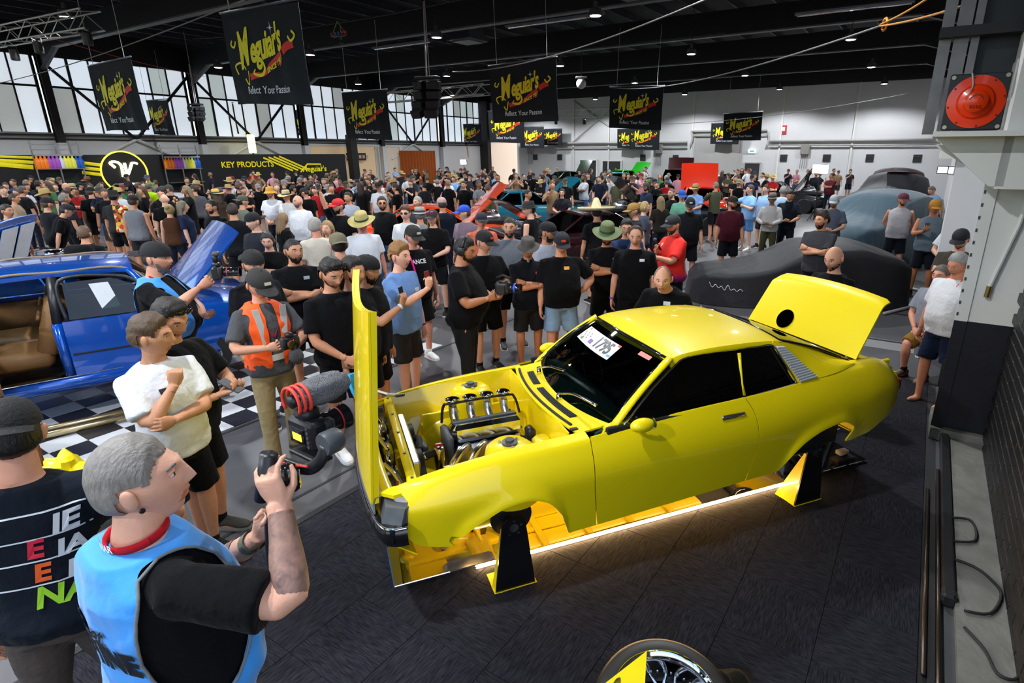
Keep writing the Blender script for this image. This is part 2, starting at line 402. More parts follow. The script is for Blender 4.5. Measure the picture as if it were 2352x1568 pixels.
# windscreen
def ws_pt(a, t):
    b = np.array([1.455 - .12 * (1 - t * t), t * .65, 1.02 - .03 * (1 - t * t)]); tp = np.array([1.925 - .06 * (1 - t * t), t * .54, 1.378 + .036 * (1 - abs(t) ** 2.4)])
    q = b + (tp - b) * a; bow = .03 * math.sin(a * math.pi); return q + np.array([-bow * .6, 0, bow * .7])
W = np.array([[ws_pt(a, t) for t in np.linspace(-1, 1, 17)] for a in np.linspace(0, 1, 9)])
MB().grid(W).build('windscreen', GLASS, car, True)
edge = np.vstack([W[0], W[1:, -1], W[-1][::-1], W[::-1, 0][1:]])
MB().tube(edge, .014, 6, cap=False).build('windscreen_seal', GBLK, car, True)
def ws_patch(name, a0, a1, t0, t1, m, off=.006, n=8, parent=None):
    P = []
    for a in np.linspace(a0, a1, 3):
        P.append([ws_pt(a, t) + np.array([-off * .6, 0, off * .8]) for t in np.linspace(t0, t1, n)])
    return MB().grid(np.array(P)).build(name, m, parent or car)
plate = ws_patch('entry_number_banner', .64, .86, .72, -.30, mat('white_vinyl', (.83, .85, .84), .4, 0, .03))
def ws_text(txt, size, a_c, t_c, m, parent, sq=.9):
    v, f = text_mesh(txt, size, 0, 'CENTER', 0, size * .03); out = []
    for x, y, z in v:
        out.append(ws_pt(a_c + y * 1.62, t_c - x * sq / .58) + np.array([-.0055, 0, .0072]))
    MB().add(np.array(out), f).build('lettering', m, parent)
ws_text('1795', .135, .75, .0, BLK, plate)
for k in range(9): ws_patch('print', .68 + .11 * (k * 37 % 10) / 10, .70 + .11 * (k * 37 % 10) / 10, .68 - .030 * k, .65 - .030 * k, mat(('grey_print', 'purple_print')[k > 5], (('#7c8078'), (.2, .14, .36))[k > 5], .5), .0085, 3, plate)
for a0, t0, m in ((.66, .62, 'green_print'), (.82, .66, 'gold_print'), (.67, -.22, 'blue_print'), (.83, -.24, 'red_print')):
    ws_patch('print', a0, a0 + .03, t0, t0 - .07, mat(m, {'green_print': '#6d8f52', 'gold_print': '#b09a46', 'blue_print': '#49a6c9', 'red_print': '#c2553c'}[m], .5), .0085, 3, plate)
ws_patch('print', .68, .74, .36, .26, mat('purple_print', (.2, .14, .36), .5), .0085, 3, plate)
ws_patch('salmon_sticker', .87, .925, -.62, -.83, mat('salmon_vinyl', '#e08a80', .5), .006, 4)
# rear window, parcel edge
def rw(a, t): 
    tp = np.array([2.885 - .02 * (1 - t * t), t * .525, 1.385 + .04 * (1 - abs(t) ** 2.4)]); b = np.array([3.545 - .02 * (1 - t * t), t * .575, 1.155 + .02 * (1 - t * t)]); return tp + (b - tp) * a + np.array([.01, 0, .018]) * math.sin(a * math.pi)
RW = np.array([[rw(a, t) for t in np.linspace(-1, 1, 13)] for a in np.linspace(0, 1, 8)])
MB().grid(RW).build('rear_window', GLASS_D, car, True)
MB().tube(np.vstack([RW[0], RW[1:, -1], RW[-1][::-1], RW[::-1, 0][1:]]), .011, 6, cap=False).build('rear_window_seal', GBLK, car, True)
# --- cowl with vents, rubber seal, wipers
def cowl_z(x, y): return float(belt(x)) + .016 + .012 * (1 - (y / .62) ** 2) - .02 * (1 - (y / .62) ** 2) * max(0, (x - 1.2) / .2)
def cowl_x0(y): return 1.235 - .085 * (1 - (y / .62) ** 2)
def cowl_x1(y): return 1.475 - .13 * (1 - (y / .65) ** 2)
P = np.array([[(cowl_x0(y) + (cowl_x1(y) - cowl_x0(y)) * a, y, cowl_z(cowl_x0(y) + (cowl_x1(y) - cowl_x0(y)) * a, y)) for y in np.linspace(-.625, .625, 31)] for a in np.linspace(0, 1, 8)])
MB().slab(P, (0, 0, -.012)).build('cowl', YEL, car, True, 50)
for y0, y1 in ((.46, .20), (.12, -.42)):
    Q = np.array([[(cowl_x0(y) + .085 + .055 * a, y, cowl_z(cowl_x0(y) + .085 + .055 * a, y) + .004) for y in np.linspace(y0, y1, 14)] for a in (0, .33, .66, 1)])
    vt = MB().slab(Q, (0, 0, -.004)).build('cowl_vent', BLK, car)
    for k in range(4):
        a = .12 + k * .25; MB().tube([(cowl_x0(y) + .085 + .055 * a, y, cowl_z(cowl_x0(y) + .085 + .055 * a, y) + .006) for y in np.linspace(y0, y1, 12)], .004, 5).build('vent_slat', RUB, vt)
MB().tube([(cowl_x0(y) + .03, y, cowl_z(cowl_x0(y) + .03, y) + .004) for y in np.linspace(.56, -.52, 26)], .010, 6).build('bonnet_seal', RUB, car, True)
MB().bbox((1.235, -.575, float(belt(1.235)) + .02), (.05, .03, .012), .004).build('bonnet_catch', BLK, car)
for yb, pts in ((.40, [(.0, 0), (.05, -.10), (.075, -.22), (.09, -.30)]), (-.12, [(0, 0), (.05, -.12), (.075, -.28), (.09, -.42)])):
    wp = [(cowl_x1(yb) - .035 + dx, yb + dy, cowl_z(cowl_x1(yb), yb) + .035 + dx * .75 + .012) for dx, dy in pts]
    wob = MB().tube(spline(wp, 12), [.013] + [.008] * (len(spline(wp, 12)) - 1), 6).build('wiper', CHR, car, True)
    MB().cyl((cowl_x1(yb) - .035, yb, cowl_z(cowl_x1(yb), yb) - .01), (cowl_x1(yb) - .035, yb, cowl_z(cowl_x1(yb), yb) + .05), .017).build('wiper_pivot', CHR, wob, True)
    bl = np.array(wp[1:]); MB().tube(bl + np.array([.012, 0, .002]), .006, 5).build('wiper_blade', RUB, wob)
# --- mirrors, door handles
for sd in (-1, 1):
    mp = np.array([1.60, sd * .80, 1.075])
    m_ = MB().ball(mp, (.085, .05, .045), 14, 10, rot=rotm(0, 0, 0)).build('door_mirror', YEL, car, True)
    MB().tube([mp + [0, -sd * .09, -.05], mp + [0, -sd * .03, -.02]], [.016, .02], 8).build('mirror_stalk', YEL, m_, True)
    MB().lathe([(.042, 0), (.038, .006), (.0, .006)], 16, mp + [.075, 0, 0], rotm(0, R(90), 0)).build('mirror_glass', CHR, m_)
    MB().bbox((2.335, sd * (float(side_y(2.335, .985)) + .008), .985), (.185, .016, .032), .008).build('door_handle', CHR, car, True)
# --- bonnet standing open at the nose
def hood_pt(y, l):
    base = np.array([-.02, 0, .80]); d = np.array([.086, 0, .996]); crown = .035 * (1 - (y / .6) ** 2)
    return base + d * l + np.array([-crown, y, 0])
def hood_len(y): return 1.115 - .085 * (1 - abs(y / .6) ** 1.6)
def hood_w(l): return .60 - .03 * max(0, (.12 - l) / .12)
def hood_grid(off, y0=-1, y1=1, l0=0, l1=1, ny=21, nl=16):
    return np.array([[hood_pt(t * .6, hood_len(t * .6) * a) + np.array([off, 0, -off * .088]) for t in np.linspace(y0, y1, ny)] for a in np.linspace(l0, l1, nl)])
hood = MB().slab(hood_grid(0), (.012, 0, 0)).build('bonnet', YEL, car, True, 50)
for (y0, y1, l0, l1) in ((-1, -.80, 0, 1), (.80, 1, 0, 1), (-.80, .80, .86, 1), (-.80, .80, 0, .12), (-.1, .1, .12, .86)):
    MB().slab(hood_grid(.013, y0, y1, l0, l1, 9, 12), (.03, 0, 0)).build('bonnet_brace', YEL2, hood, True, 50)
for (y0, y1) in ((-.74, -.62), (.3, .42)):
    sl = MB().slab(hood_grid(.016, y0, y1, .30, .80, 3, 8), (.012, 0, 0)).build('bonnet_slot', BLK, hood)
for l in (.36, .55, .74): MB().bbox(hood_pt(-.40, l) + [.05, 0, 0], (.02, .03, .016), .004).build('bonnet_clip', ALU, hood)
MB().tube([(.01, .575, 1.10), (.10, .57, 1.02), (.21, .56, .965), (.30, .54, .95)], [(.006, .016)] * 4, 6).build('bonnet_hinge_strap', ALU, car)
MB().bbox((.30, .535, .955), (.07, .03, .02), .005).build('hinge_bracket', DGR, car)
# --- boot lid
LH, LE = np.array([3.585, 0, 1.168]), np.array([3.853, 0, 1.622]); LD = (LE - LH) / np.linalg.norm(LE - LH); LN = np.array([-LD[2], 0, LD[0]])
def lid_pt(t, a, off=0.):
    L = np.linalg.norm(LE - LH); wdt = .615 - .03 * a
    rc = max(0, (abs(t) - .86) / .14) ** 2.2 if t > 0 else max(0, (abs(t) - .94) / .06) ** 2 * .3
    l = L * (a - .10 * rc * a ** 4) + .03 * (1 - t * t) * a
    fold = -.05 * max(0, (a - .82) / .18) ** 2
    return LH + LD * l + LN * (.028 * (1 - t * t) + fold + off) + np.array([0, t * wdt, 0])
P = np.array([[lid_pt(t, a) for t in np.linspace(-1, 1, 33)] for a in np.linspace(0, 1, 20)])
lid = MB().slab(P, -LN * .012).build('boot_lid', YEL, car, True, 50)
Pi = np.array([[lid_pt(t, a, -.03) for t in np.linspace(-.9, .9, 9)] for a in np.linspace(.08, .9, 6)])
MB().slab(Pi, LN * .016).build('boot_lid_lining', YEL2, lid, True, 50)
# polished oval filler behind the rear window
oc = lid_pt(.30, .20, .004); oa, ob = np.array([0, 1, 0]), LD
th = np.linspace(0, 2 * math.pi, 28, endpoint=False); ring = [oc + oa * .088 * math.cos(q) + ob * .088 * math.sin(q) for q in th]
MB().prism(ring, LN * .006).build('polished_oval_cap', mat('dark_mirror', (.12, .11, .11), .06, 1., .3, 6), lid)
for sd in (-1, 1):
    MB().tube(spline([(3.62, sd * .5, 1.12), (3.66, sd * .5, 1.22), (3.70, sd * .5, 1.33)], 8), [(.012, .02)] * 9, 8).build('lid_hinge', YEL2, car, True)
# boot: gutter, sill, rear panel
MB().tube([(3.575, -.6, 1.135), (3.57, 0, 1.16), (3.575, .6, 1.135)], .018, 8).build('boot_gutter', BLK, car)
P = np.array([[(float(tail_x(z)) - .02 + .03 * (1 - (t) ** 2), t * .66, z) for t in np.linspace(-1, 1, 15)] for z in np.linspace(.66, 1.02, 9)])
MB().slab(P, (-.012, 0, 0)).build('rear_panel', YEL, car, True)
P = np.array([[(3.80 + .22 * a + .03 * (1 - t * t) * a, t * .62, 1.10 - .06 * a ** 2) for t in np.linspace(-1, 1, 11)] for a in np.linspace(0, 1, 5)])
MB().slab(P, (0, 0, -.012)).build('boot_sill', YEL, car, True)
MB().bbox((3.74, 0, .78), (.42, 1.16, .03), .01).build('boot_floor', YEL2, car)
for sd in (-1, 1): MB().bbox((3.76, sd * .605, .95), (.42, .03, .34), .01).build('boot_side', YEL2, car)
for sd in (-1, 1):
    MB().bbox((4.085, sd * .52, .90), (.03, .28, .09), .012).build('tail_light', mat('red_lens', (.35, .01, .01), .12, 0, .1, coat=.8), car)
rb = spline([(3.95, -.70, .80), (4.03, -.66, .80), (4.07, -.5, .80), (4.10, 0, .80), (4.07, .5, .80), (4.03, .66, .80), (3.95, .70, .80)], 30)
MB().tube(rb[6:-6], [(.014, .04)] * len(rb[6:-6]), 8).build('rear_bumper', CHR, car, True)
# --- nose: bumper, headlights, grille panel, under-valance
bp_ = spline([(.15, -.775, 0), (.075, -.765, 0), (.015, -.70, 0), (-.03, -.45, 0), (-.05, 0, 0), (-.03, .45, 0), (.015, .70, 0), (.075, .765, 0), (.15, .775, 0)], 48)
prof = [(.000, .605), (-.022, .64), (-.026, .70), (-.010, .725), (.03, .728)]
rows = []
for p in bp_:
    i = np.argmin(np.abs(bp_[:, 1] - p[1])); d = np.array([p[0] - .25, p[1] * .55, 0]); d /= np.linalg.norm(d)
    rows.append([(p[0] - d[0] * o, p[1] - d[1] * o, z) for o, z in prof])
MB().slab(np.array(rows), (.0, 0, -.0)).build('front_bumper', GBLK, car, True, 50, fixn=False)
MB().tube([np.array(r[3]) for r in rows], .009, 6).build('bumper_chrome_bead', CHR, car, True)
HL = mat('frosted_headlight', (.12, .13, .14), .35, .2, .45, 10, coat=.3)
for sd in (-1, 1):
    # flared headlight block with swept outer edge
    q = [np.array([(.03, .50), (.155, .50), (.168, .735), (.118, .762), (.02, .70)]) for _ in range(2)]
    lo_ = [(x, sd * y, .728) for x, y in q[0]]; hi_ = [(x + (.012 if k in (1, 2) else .03), sd * (y - .012), .822) for k, (x, y) in enumerate(q[0])]
    MB().loft([np.array(lo_), np.array(hi_)]).build('headlight', HL, car)
    bk = MB(); bk.prism([(.03, sd * .585, .858), (.10, sd * .665, .868), (.18, sd * .675, .882), (.22, sd * .62, .902), (.10, sd * .60, .886)], (0, 0, -.022)).build('fender_peak', YEL, car)
P = np.array([[(.0 - .045 * (1 - (y / .6) ** 2) + dx, y, z) for y in np.linspace(-.60, .60, 17)] for dx, z in ((-.012, .735), (-.012, .80), (.0, .835), (.045, .845))])
MB().slab(P, (.01, 0, -.004)).build('grille_surround', mat('grey_trim', (.33, .35, .37), .35, .5, .15), car, True, 50)
P = np.array([[(.05 - .03 * (1 - (y / .6) ** 2) + dx, y, z) for y in np.linspace(-.60, .60, 17)] for dx, z in ((0, .845), (.03, .868), (.06, .855))])
MB().slab(P, (0, 0, -.01)).build('nose_frame', YEL2, car, True)
P = np.array([[(.03 - .04 * (1 - (y / .7) ** 2) + a * .16, y * (1 + .06 * a), .60 - .10 * a) for y in np.linspace(-.70, .70, 15)] for a in np.linspace(0, 1, 5)])
MB().slab(P, (0, 0, .01)).build('front_valance', YEL, car, True)
# --- engine bay
for sd in (-1, 1):
    sec = [(.615, .0), (.60, -.05), (.575, -.16), (.55, -.30), (.46, -.36), (.40, -.44)]
    P = np.array([[(x, sd * (y - .10 * math.exp(-((x - .80) / .17) ** 2) * (k in (2, 3)) ), float(belt(x)) + .006 + dz) for k, (y, dz) in enumerate(sec)] for x in np.linspace(.20, 1.20, 34)])
    MB().slab(P, (0, sd * .01, 0)).build('inner_fender', YEL2, car, True)
    MB().lathe([(.19, 0), (.165, .26), (.15, .335), (.115, .362), (.0, .366)], 28, (.83, sd * .50, .595)).build('strut_tower', YEL2, car, True, 60)
    st = MB().lathe([(.05, 0), (.05, .012), (.028, .016), (.028, .03), (0, .03)], 18, (.83, sd * .50, .96)).build('strut_top_mount', DGR, car, True, 40)
    for k in range(3): MB().lathe([(.010, 0), (.010, .014), (0, .014)], 8, (.83 + .065 * math.cos(k * 2.1 + .5), sd * .50 + .065 * math.sin(k * 2.1 + .5), .957)).build('strut_nut', ALU, st)
    MB().ball((.62, sd * .47, .60), (.24, .16, .20), 18, 12).build('wheel_tub', YEL2, car, True)
P = np.array([[(1.13 + .05 * a + .03 * math.cos(y * 9) * (1 - a), y, .45 + .56 * a) for y in np.linspace(-.6, .6, 21)] for a in np.linspace(0, 1, 8)])
MB().slab(P, (.012, 0, 0)).build('firewall', YEL2, car, True)
MB().bbox((1.10, -.40, .83), (.12, .22, .10), .03).build('firewall_box', YEL2, car, True)
MB().bbox((.215, 0, .902), (.055, 1.25, .03), .008).build('radiator_support', YEL2, car, True)
for y in (-.6, -.3, 0, .3, .6): MB().lathe([(.009, 0), (.009, .008), (0, .008)], 8, (.215, y, .917)).build('bolt', DGR, car)
for sd in (-1, 1):
    MB().bbox((.21, sd * .59, .76), (.05, .06, .30), .01).build('support_post', YEL2, car)
    MB().bbox((.70, sd * .33, .50), (1.0, .07, .10), .02).build('chassis_rail', YEL2, car)
MB().bbox((.27, -.02, .70), (.05, .74, .38), .01).build('radiator', ALU, car)
for y in (-.2, .18):
    fan = MB().lathe([(.16, 0), (.165, .03), (.15, .035), (.03, .035)], 24, (.30, y, .70), rotm(0, R(90), 0)).build('radiator_fan', BLK, car, True, 40)
    for k in range(6):
        a = k * math.pi / 3; MB().box((.325, y + .08 * math.cos(a), .70 + .08 * math.sin(a)), (.012, .13, .035), rotm(a, 0, 0)).build('fan_blade', DGR, fan)
# parts behind the grille
for k, (x, y, z, d, m) in enumerate([(.12, -.46, .78, (.13, .16, .10), DGR), (.10, -.30, .74, (.10, .12, .12), BLK), (.13, .10, .72, (.10, .2, .14), BLK), (.12, .42, .78, (.13, .18, .10), BLK), (.13, -.12, .80, (.05, .1, .05), CHR), (.12, .28, .83, (.08, .12, .04), ALU)]):
    MB().bbox((x, y, z), d, .02).build('horn_bracket' if k % 2 else 'headlight_motor', m, car, True)
for pts, r, m in (([(.10, .50, .84), (.14, .30, .86), (.10, .12, .85), (.13, -.1, .86)], .014, CHR), ([(.09, -.25, .84), (.13, -.40, .86), (.16, -.55, .85)], .016, CHR), ([(.14, .45, .80), (.17, .2, .70), (.14, -.2, .74), (.16, -.5, .76)], .018, BLK)):
    MB().tube(spline(pts, 16), r, 8).build('coolant_pipe', m, car, True)
MB().lathe([(.02, 0), (.022, .02), (.012, .035), (0, .036)], 12, (.15, -.52, .83)).build('red_cap', mat('red_plastic', (.55, .03, .04), .3), car, True)
MB().bbox((.14, .02, .74), (.06, .12, .16), .02).build('yellow_latch_bracket', YEL2, car, True)
# engine
EX, EY = .80, -.05
eng = MB().bbox((EX, EY, .66), (.52, .26, .30), .03).build('engine_block', ALU, car, True, 40)
MB().bbox((EX, EY + .02, .86), (.50, .22, .12), .03, rotm(R(-14), 0, 0)).build('cam_cover', mat('polished_cover', (.70, .72, .76), .10, 1., .05), eng, True, 40)
MB().bbox((EX, EY + .05, .915), (.46, .06, .025), .01, rotm(R(-14), 0, 0)).build('coil_rail', DGR, eng, True)
MB().bbox((EX - .275, EY, .72), (.05, .24, .34), .02).build('timing_cover', DGR, eng, True)
for k in range(8): MB().lathe([(.009, 0), (.009, .012), (0, .012)], 8, (EX - .20 + .4 * (k % 4) / 3, EY - .07 + .16 * (k // 4), .915 - .02 * (k < 4))).build('cover_bolt', CHR, eng)
for k in range(4):
    x = EX - .18 + k * .125
    tr_ = MB().tube(spline([(x, EY + .11, .84), (x, EY + .20, .90), (x, EY + .225, .96)], 8), [.032] * 9, 12).build('throttle_body', ALU, eng, True)
    MB().lathe([(.030, 0), (.032, .03), (.046, .055), (.052, .062), (.046, .064), (.026, .03)], 20, (x, EY + .225, .955), caps=False).build('velocity_stack', CHR, tr_, True)
MB().tube(spline([(EX - .27, EY + .20, .86), (EX - .25, EY + .20, .985), (EX - .18, EY + .19, 1.0), (EX + .2, EY + .19, 1.0), (EX + .27, EY + .19, .97), (EX + .30, EY + .17, .85)], 30), .010, 6).build('fuel_line', BLK, eng, True)
HDR = mat('titanium_header', (.60, .52, .36), .2, 1., .12, 12)
for k in range(4):
    x = EX + .18 - k * .115
    MB().tube(spline([(x, EY - .12, .80), (x - .02, EY - .21, .86), (x - .10, EY - .30, .86), (x - .17, EY - .35, .78), (x - .17, EY - .33, .66), (x - .05, EY - .27, .56)], 24), .026, 12).build('exhaust_header', HDR, eng, True)
MB().lathe([(.036, 0), (.036, .20), (.028, .21), (0, .21)], 18, (EX - .36, EY - .16, .66)).build('catch_can', HDR, eng, True)
MB().bbox((EX - .36, EY - .16, .885), (.05, .02, .018), .005).build('red_can_cap', mat('red_plastic', (.55, .03, .04), .3), eng)
for pts, r, m in (([(.33, -.22, .82), (.40, -.22, .84), (.44, -.17, .80)], .026, RUB), ([(.32, -.34, .62), (.38, -.36, .70), (.44, -.30, .72), (.50, -.25, .62)], .022, RUB), ([(.30, .05, .80), (.34, .0, .86), (.33, -.15, .84)], .02, RUB), ([(.36, -.42, .56), (.46, -.40, .62), (.56, -.42, .58)], .024, RUB)):
    MB().tube(spline(pts, 14), r, 10).build('coolant_hose', m, eng, True)
for p in ((.345, -.22, .825), (.435, -.175, .805)): MB().tube([np.array(p) - [.014, 0, 0], np.array(p) + [.014, 0, 0]], .029, 10).build('hose_clamp', HDR, eng, True)
for k, (x, y, z, d) in enumerate([(.36, -.05, .78, (.06, .12, .10)), (.37, -.40, .66, (.07, .08, .12)), (EX + .28, EY - .12, .80, (.06, .1, .14)), (.45, -.30, .56, (.14, .16, .1)), (EX + .10, EY - .35, .55, (.3, .1, .08))]):
    MB().bbox((x, y, z), d, .015).build('engine_accessory', (DGR, ALU, BLK)[k % 3], eng, True)
MB().bbox((.36, 0, .50), (.30, 1.2, .03), .01).build('engine_undertray', YEL2, car); MB().bbox((.66, .02, .46), (.42, .30, .14), .05).build('sump', ALU, car, True)
for sd in (-1, 1):
    MB().prism([(1.40, sd * .66, .985), (1.56, sd * .70, .985), (1.57, sd * .70, 1.05), (1.50, sd * .675, 1.06), (1.42, sd * .66, 1.03)], (0, -sd * .03, 0)).build('scuttle_corner', YEL, car)
    MB().bbox((.22, sd * .42, .52), (.10, .08, .12), .02).build('tow_bracket', YEL2, car, True)
# --- cabin
INT = mat('black_trim', (.010, .010, .011), .75, 0, .2, 20, .2)
MB().bbox((2.25, 0, .50), (2.1, 1.36, .04), .01).build('cabin_floor', INT, car)
P = np.array([[(x, y, z) for y in np.linspace(-.64, .64, 13)] for x, z in ((1.36, .985), (1.45, 1.03), (1.60, 1.035), (1.68, 1.0), (1.69, .80))])
P[..., 2] += .015 * (np.abs(P[..., 1]) < .35)
MB().slab(P, (0, 0, -.02)).build('dashboard', mat('dark_green_dash', (.03, .075, .065), .3, 0, .2), car, True)
for sd in (-1, 1):
    s_ = MB().bbox((2.20, sd * .33, .72), (.48, .46, .16), .05).build('bucket_seat', INT, car, True)
    MB().bbox((2.46, sd * .33, 1.0), (.14, .46, .56), .05, rotm(0, R(16), 0)).build('seat_back', INT, s_, True)
    MB().bbox((2.56, sd * .33, 1.27), (.09, .24, .14), .03, rotm(0, R(16), 0)).build('headrest', INT, s_, True)
    MB().bbox((2.4, sd * .70, .80), (2.0, .03, .5), .01).build('door_card', INT, car)
MB().bbox((2.95, 0, .85), (.3, 1.2, .5), .06, rotm(0, R(18), 0)).build('rear_bench', INT, car, True)
MB().bbox((3.30, 0, 1.08), (.5, 1.1, .02), .005).build('parcel_shelf', INT, car)
MB().tube([(1.80 + .0 * q, .33 + .18 * math.cos(q), 1.02 + .17 * math.sin(q)) for q in np.linspace(0, 2 * math.pi, 25)], .012, 6).build('steering_wheel', INT, car, True)
MB().tube([(2.475, -.665, 1.075), (2.47, -.64, 1.15), (2.475, -.60, 1.26), (2.49, -.56, 1.35)], [(.012, .033), (.012, .026), (.012, .028), (.012, .026)], 8).build('yellow_belt_strap', YEL2, car, True)
MB().prism([(2.42, -.30, 1.36), (2.50, -.30, 1.35), (2.56, -.30, 1.17), (2.44, -.30, 1.24)], (0, .02, 0)).build('yellow_harness_pad', YEL2, car)
# --- underbody seen in the floor mirror
P = np.array([[(x, y, .47 + .0 * y + .05 * math.exp(-(y / .10) ** 2)) for y in np.linspace(-.74, .74, 25)] for x in np.linspace(1.15, 2.85, 6)])
MB().slab(P, (0, 0, .01)).build('floor_pan', YEL2, car, True)
for y in (-.52, -.34, .34, .52): MB().bbox((2.0, y, .458), (1.6, .05, .02), .006).build('floor_rib', YEL2, car)
for x in (1.3, 1.7, 2.1, 2.5): MB().bbox((x, 0, .455), (.06, 1.2, .018), .005).build('cross_member', YEL2, car)
MB().tube([(1.1, .05, .46), (2.0, .05, .45), (3.1, .02, .44)], .035, 12).build('drive_shaft', BLK, car, True)
MB().tube(spline([(.9, -.2, .46), (1.3, -.22, .42), (2.4, -.25, .41), (3.0, -.3, .5), (3.5, -.35, .5), (4.1, -.4, .52)], 30), .032, 12).build('exhaust_pipe', CHR, car, True)
for x in (1.7, 3.6): MB().tube([(x, -.24 - .04 * (x - 1.7), .42 + .04 * (x > 3)), (x + .45, -.25 - .04 * (x - 1.7), .42 + .04 * (x > 3))], .075, 16).build('muffler', CHR, car, True)
MB().tube([(3.23, -.58, .455), (3.23, .58, .455)], .045, 12).build('rear_axle', BLK, car, True)
MB().ball((3.22, 0, .46), (.15, .13, .12), 16, 10).build('differential', GBLK, car, True)
MB().bbox((3.7, .1, .60), (.5, .8, .12), .04).build('fuel_tank', YEL2, car, True)
MB().bbox((.78, 0, .44), (.18, .78, .07), .02).build('front_crossmember', YEL2, car, True)
P = np.array([[(3.55 + .4 * a, y, .60 + .1 * a) for y in np.linspace(-.7, .7, 9)] for a in (0, .5, 1)]); MB().slab(P, (0, 0, .01)).build('boot_underside', YEL2, car)
for sd in (-1, 1):
    MB().tube([(.80, sd * .30, .42), (.79, sd * .58, .40)], [(.02, .035)] * 2, 8).build('lower_arm', YEL2, car, True)
    MB().tube([(.50, sd * .36, .44), (.76, sd * .56, .40)], .016, 8).build('radius_rod', ALU, car, True)
    MB().tube([(2.75, sd * .42, .44), (3.22, sd * .46, .42)], .022, 8).build('trailing_arm', YEL2, car, True)
    MB().tube([(.82, sd * .54, .44), (.83, sd * .50, .90)], .032, 10).build('strut', mat('zinc_yellow', '#e0b000', .3, .2), car, True)
    for ax, cx_ in ((.79, 'f'), (3.255, 'r')):
        # wheel housing
        xs = np.linspace(ax - .42, ax + .34, 30) if cx_ == 'f' else np.linspace(ax - .48, ax + .30, 30)
        P = np.array([[(x, sd * (float(side_y(x, float(bottom(x)) + .004)) - .012 - k), float(bottom(x)) + .006 + .015 * (k > 0) * 1.0) for k in (0, .02, .10, .20, .30)] for x in xs])
        MB().slab(P, (0, 0, .008)).build('wheel_housing', YEL2, car, True)
        MB().bbox((ax, sd * .40, .66), (.72, .02, .34), .01).build('inner_arch', YEL2, car)
        rot_ = rotm(R(90) * sd, 0, 0)
        dsk = MB().lathe([(.055, -.02), (.135, -.02), (.135, .004), (.06, .004), (.06, .03), (0, .03)], 36, (ax - .0, sd * .60, .515), rot_).build('brake_disc', mat('disc_steel', (.10, .095, .08), .28, .9, .1, 30), car, True, 40)
        for k in range(5): MB().lathe([(.010, 0), (.010, .02), (0, .02)], 8, np.array([ax + .04 * math.cos(k * 1.257), sd * .61, .515 + .04 * math.sin(k * 1.257)]), rot_).build('wheel_stud', CHR, dsk)
        MB().bbox((ax + (.10 if cx_ == 'r' else -.10), sd * .575, .50), (.07, .07, .17), .02, rotm(0, R(20 if cx_ == 'r' else -20), 0)).build('brake_caliper', mat('caliper_yellow', '#f0c800', .3, 0, .1), car, True)
# --- stands
STAND = mat('stand_black', (.006, .006, .007), .3, 0, .2, 6, coat=.3)
for sd, nm in ((-1, 'near'), (1, 'far')):
    for ax, fr in ((.79, 'front'), (3.25, 'rear')):
        s_ = thing('car_stand', 'black tapered stand with yellow sides under the %s %s hub of the yellow coupe' % (nm, fr), 'stand', car_w(ax, 0), CAR_YAW, 'stands under the yellow coupe')
        yo, yi = sd * .672, sd * .642
        out = [(-.135, 0), (.135, 0), (.080, .46), (.070, .505), (.038, .53), (-.038, .53), (-.070, .505), (-.080, .46)]; dp = .06 if fr == 'front' else .20
        MB().prism([(x, yo, z + .003) for x, z in out], (0, sd * -.012, 0)).build('face_plate', STAND, s_)
        for q in (-1, 1):
            MB().prism([(q * .135, yo - sd * .012, .003), (q * .08, yo - sd * .012, .46), (q * .08, yo - sd * .03, .46), (q * (.135 + .12 * dp), yo - sd * dp, .003)], (-q * .006, 0, 0)).build('side_plate', YEL2, s_)
        MB().bbox((0, yo - sd * .09, .008), (.29, .20, .01), .003).build('foot_plate', YEL2, s_)
        for k in range(5):
            a = k * 1.257 + .3; MB().lathe([(.009, 0), (.009, .012), (0, .012)], 8, (.05 * math.cos(a), yo, .463 + .05 * math.sin(a)), rotm(R(-90) * -sd, 0, 0)).build('stand_bolt', ALU, s_)
        MB().lathe([(.03, 0), (.03, .012), (.022, .016), (0, .016)], 20, (0, yo, .463), rotm(R(-90) * -sd, 0, 0)).build('hub_boss', DGR, s_, True, 40)
# --- floor mirror and light strip
mir = MB().bbox((2.14, 0, .022), (4.16, .80, .036), .004).build('floor_mirror', mat('mirror_glass', (.88, .89, .88), .015, 1., .01), None)
mir.location = (CAR_X, CAR_Y, 0); mir.rotation_euler = (0, 0, CAR_YAW)
tag(mir, 'long mirror panel lying on the carpet under the yellow coupe', 'mirror')
LED = mat('warm_led', (1, .8, .5), .5, emit=(1., .62, .26), estr=85.)
for sd in (-1, 1):
    t_ = thing('light_strip', 'glowing warm light strip along the %s edge of the floor mirror' % ('near' if sd < 0 else 'far'), 'light strip', car_w(0, 0), CAR_YAW, 'light strips on the floor mirror')
    MB().bbox((2.05, sd * .412, .012), (2.92, .012, .018), .003).build('channel', ALU, t_)
    MB().tube([(.60, sd * .412, .032), (3.52, sd * .412, .032)], .011, 8).build('glowing_tube', LED, t_, True)
t_ = thing('power_supply', 'small pale power adapter on a black box beside the floor mirror', 'power adapter', car_w(3.98, -.33), CAR_YAW)
MB().bbox((0, -.01, .065), (.22, .10, .05), .01).build('black_box', BLK, t_)
MB().bbox((.03, .03, .112), (.11, .07, .045), .012).build('adapter', mat('beige_plastic', (.55, .45, .32), .5), t_, True)
MB().tube(spline([(-.10, .0, .06), (-.18, -.03, .04), (-.30, -.07, .035)], 8), .006, 6).build('lead', RUB, t_)
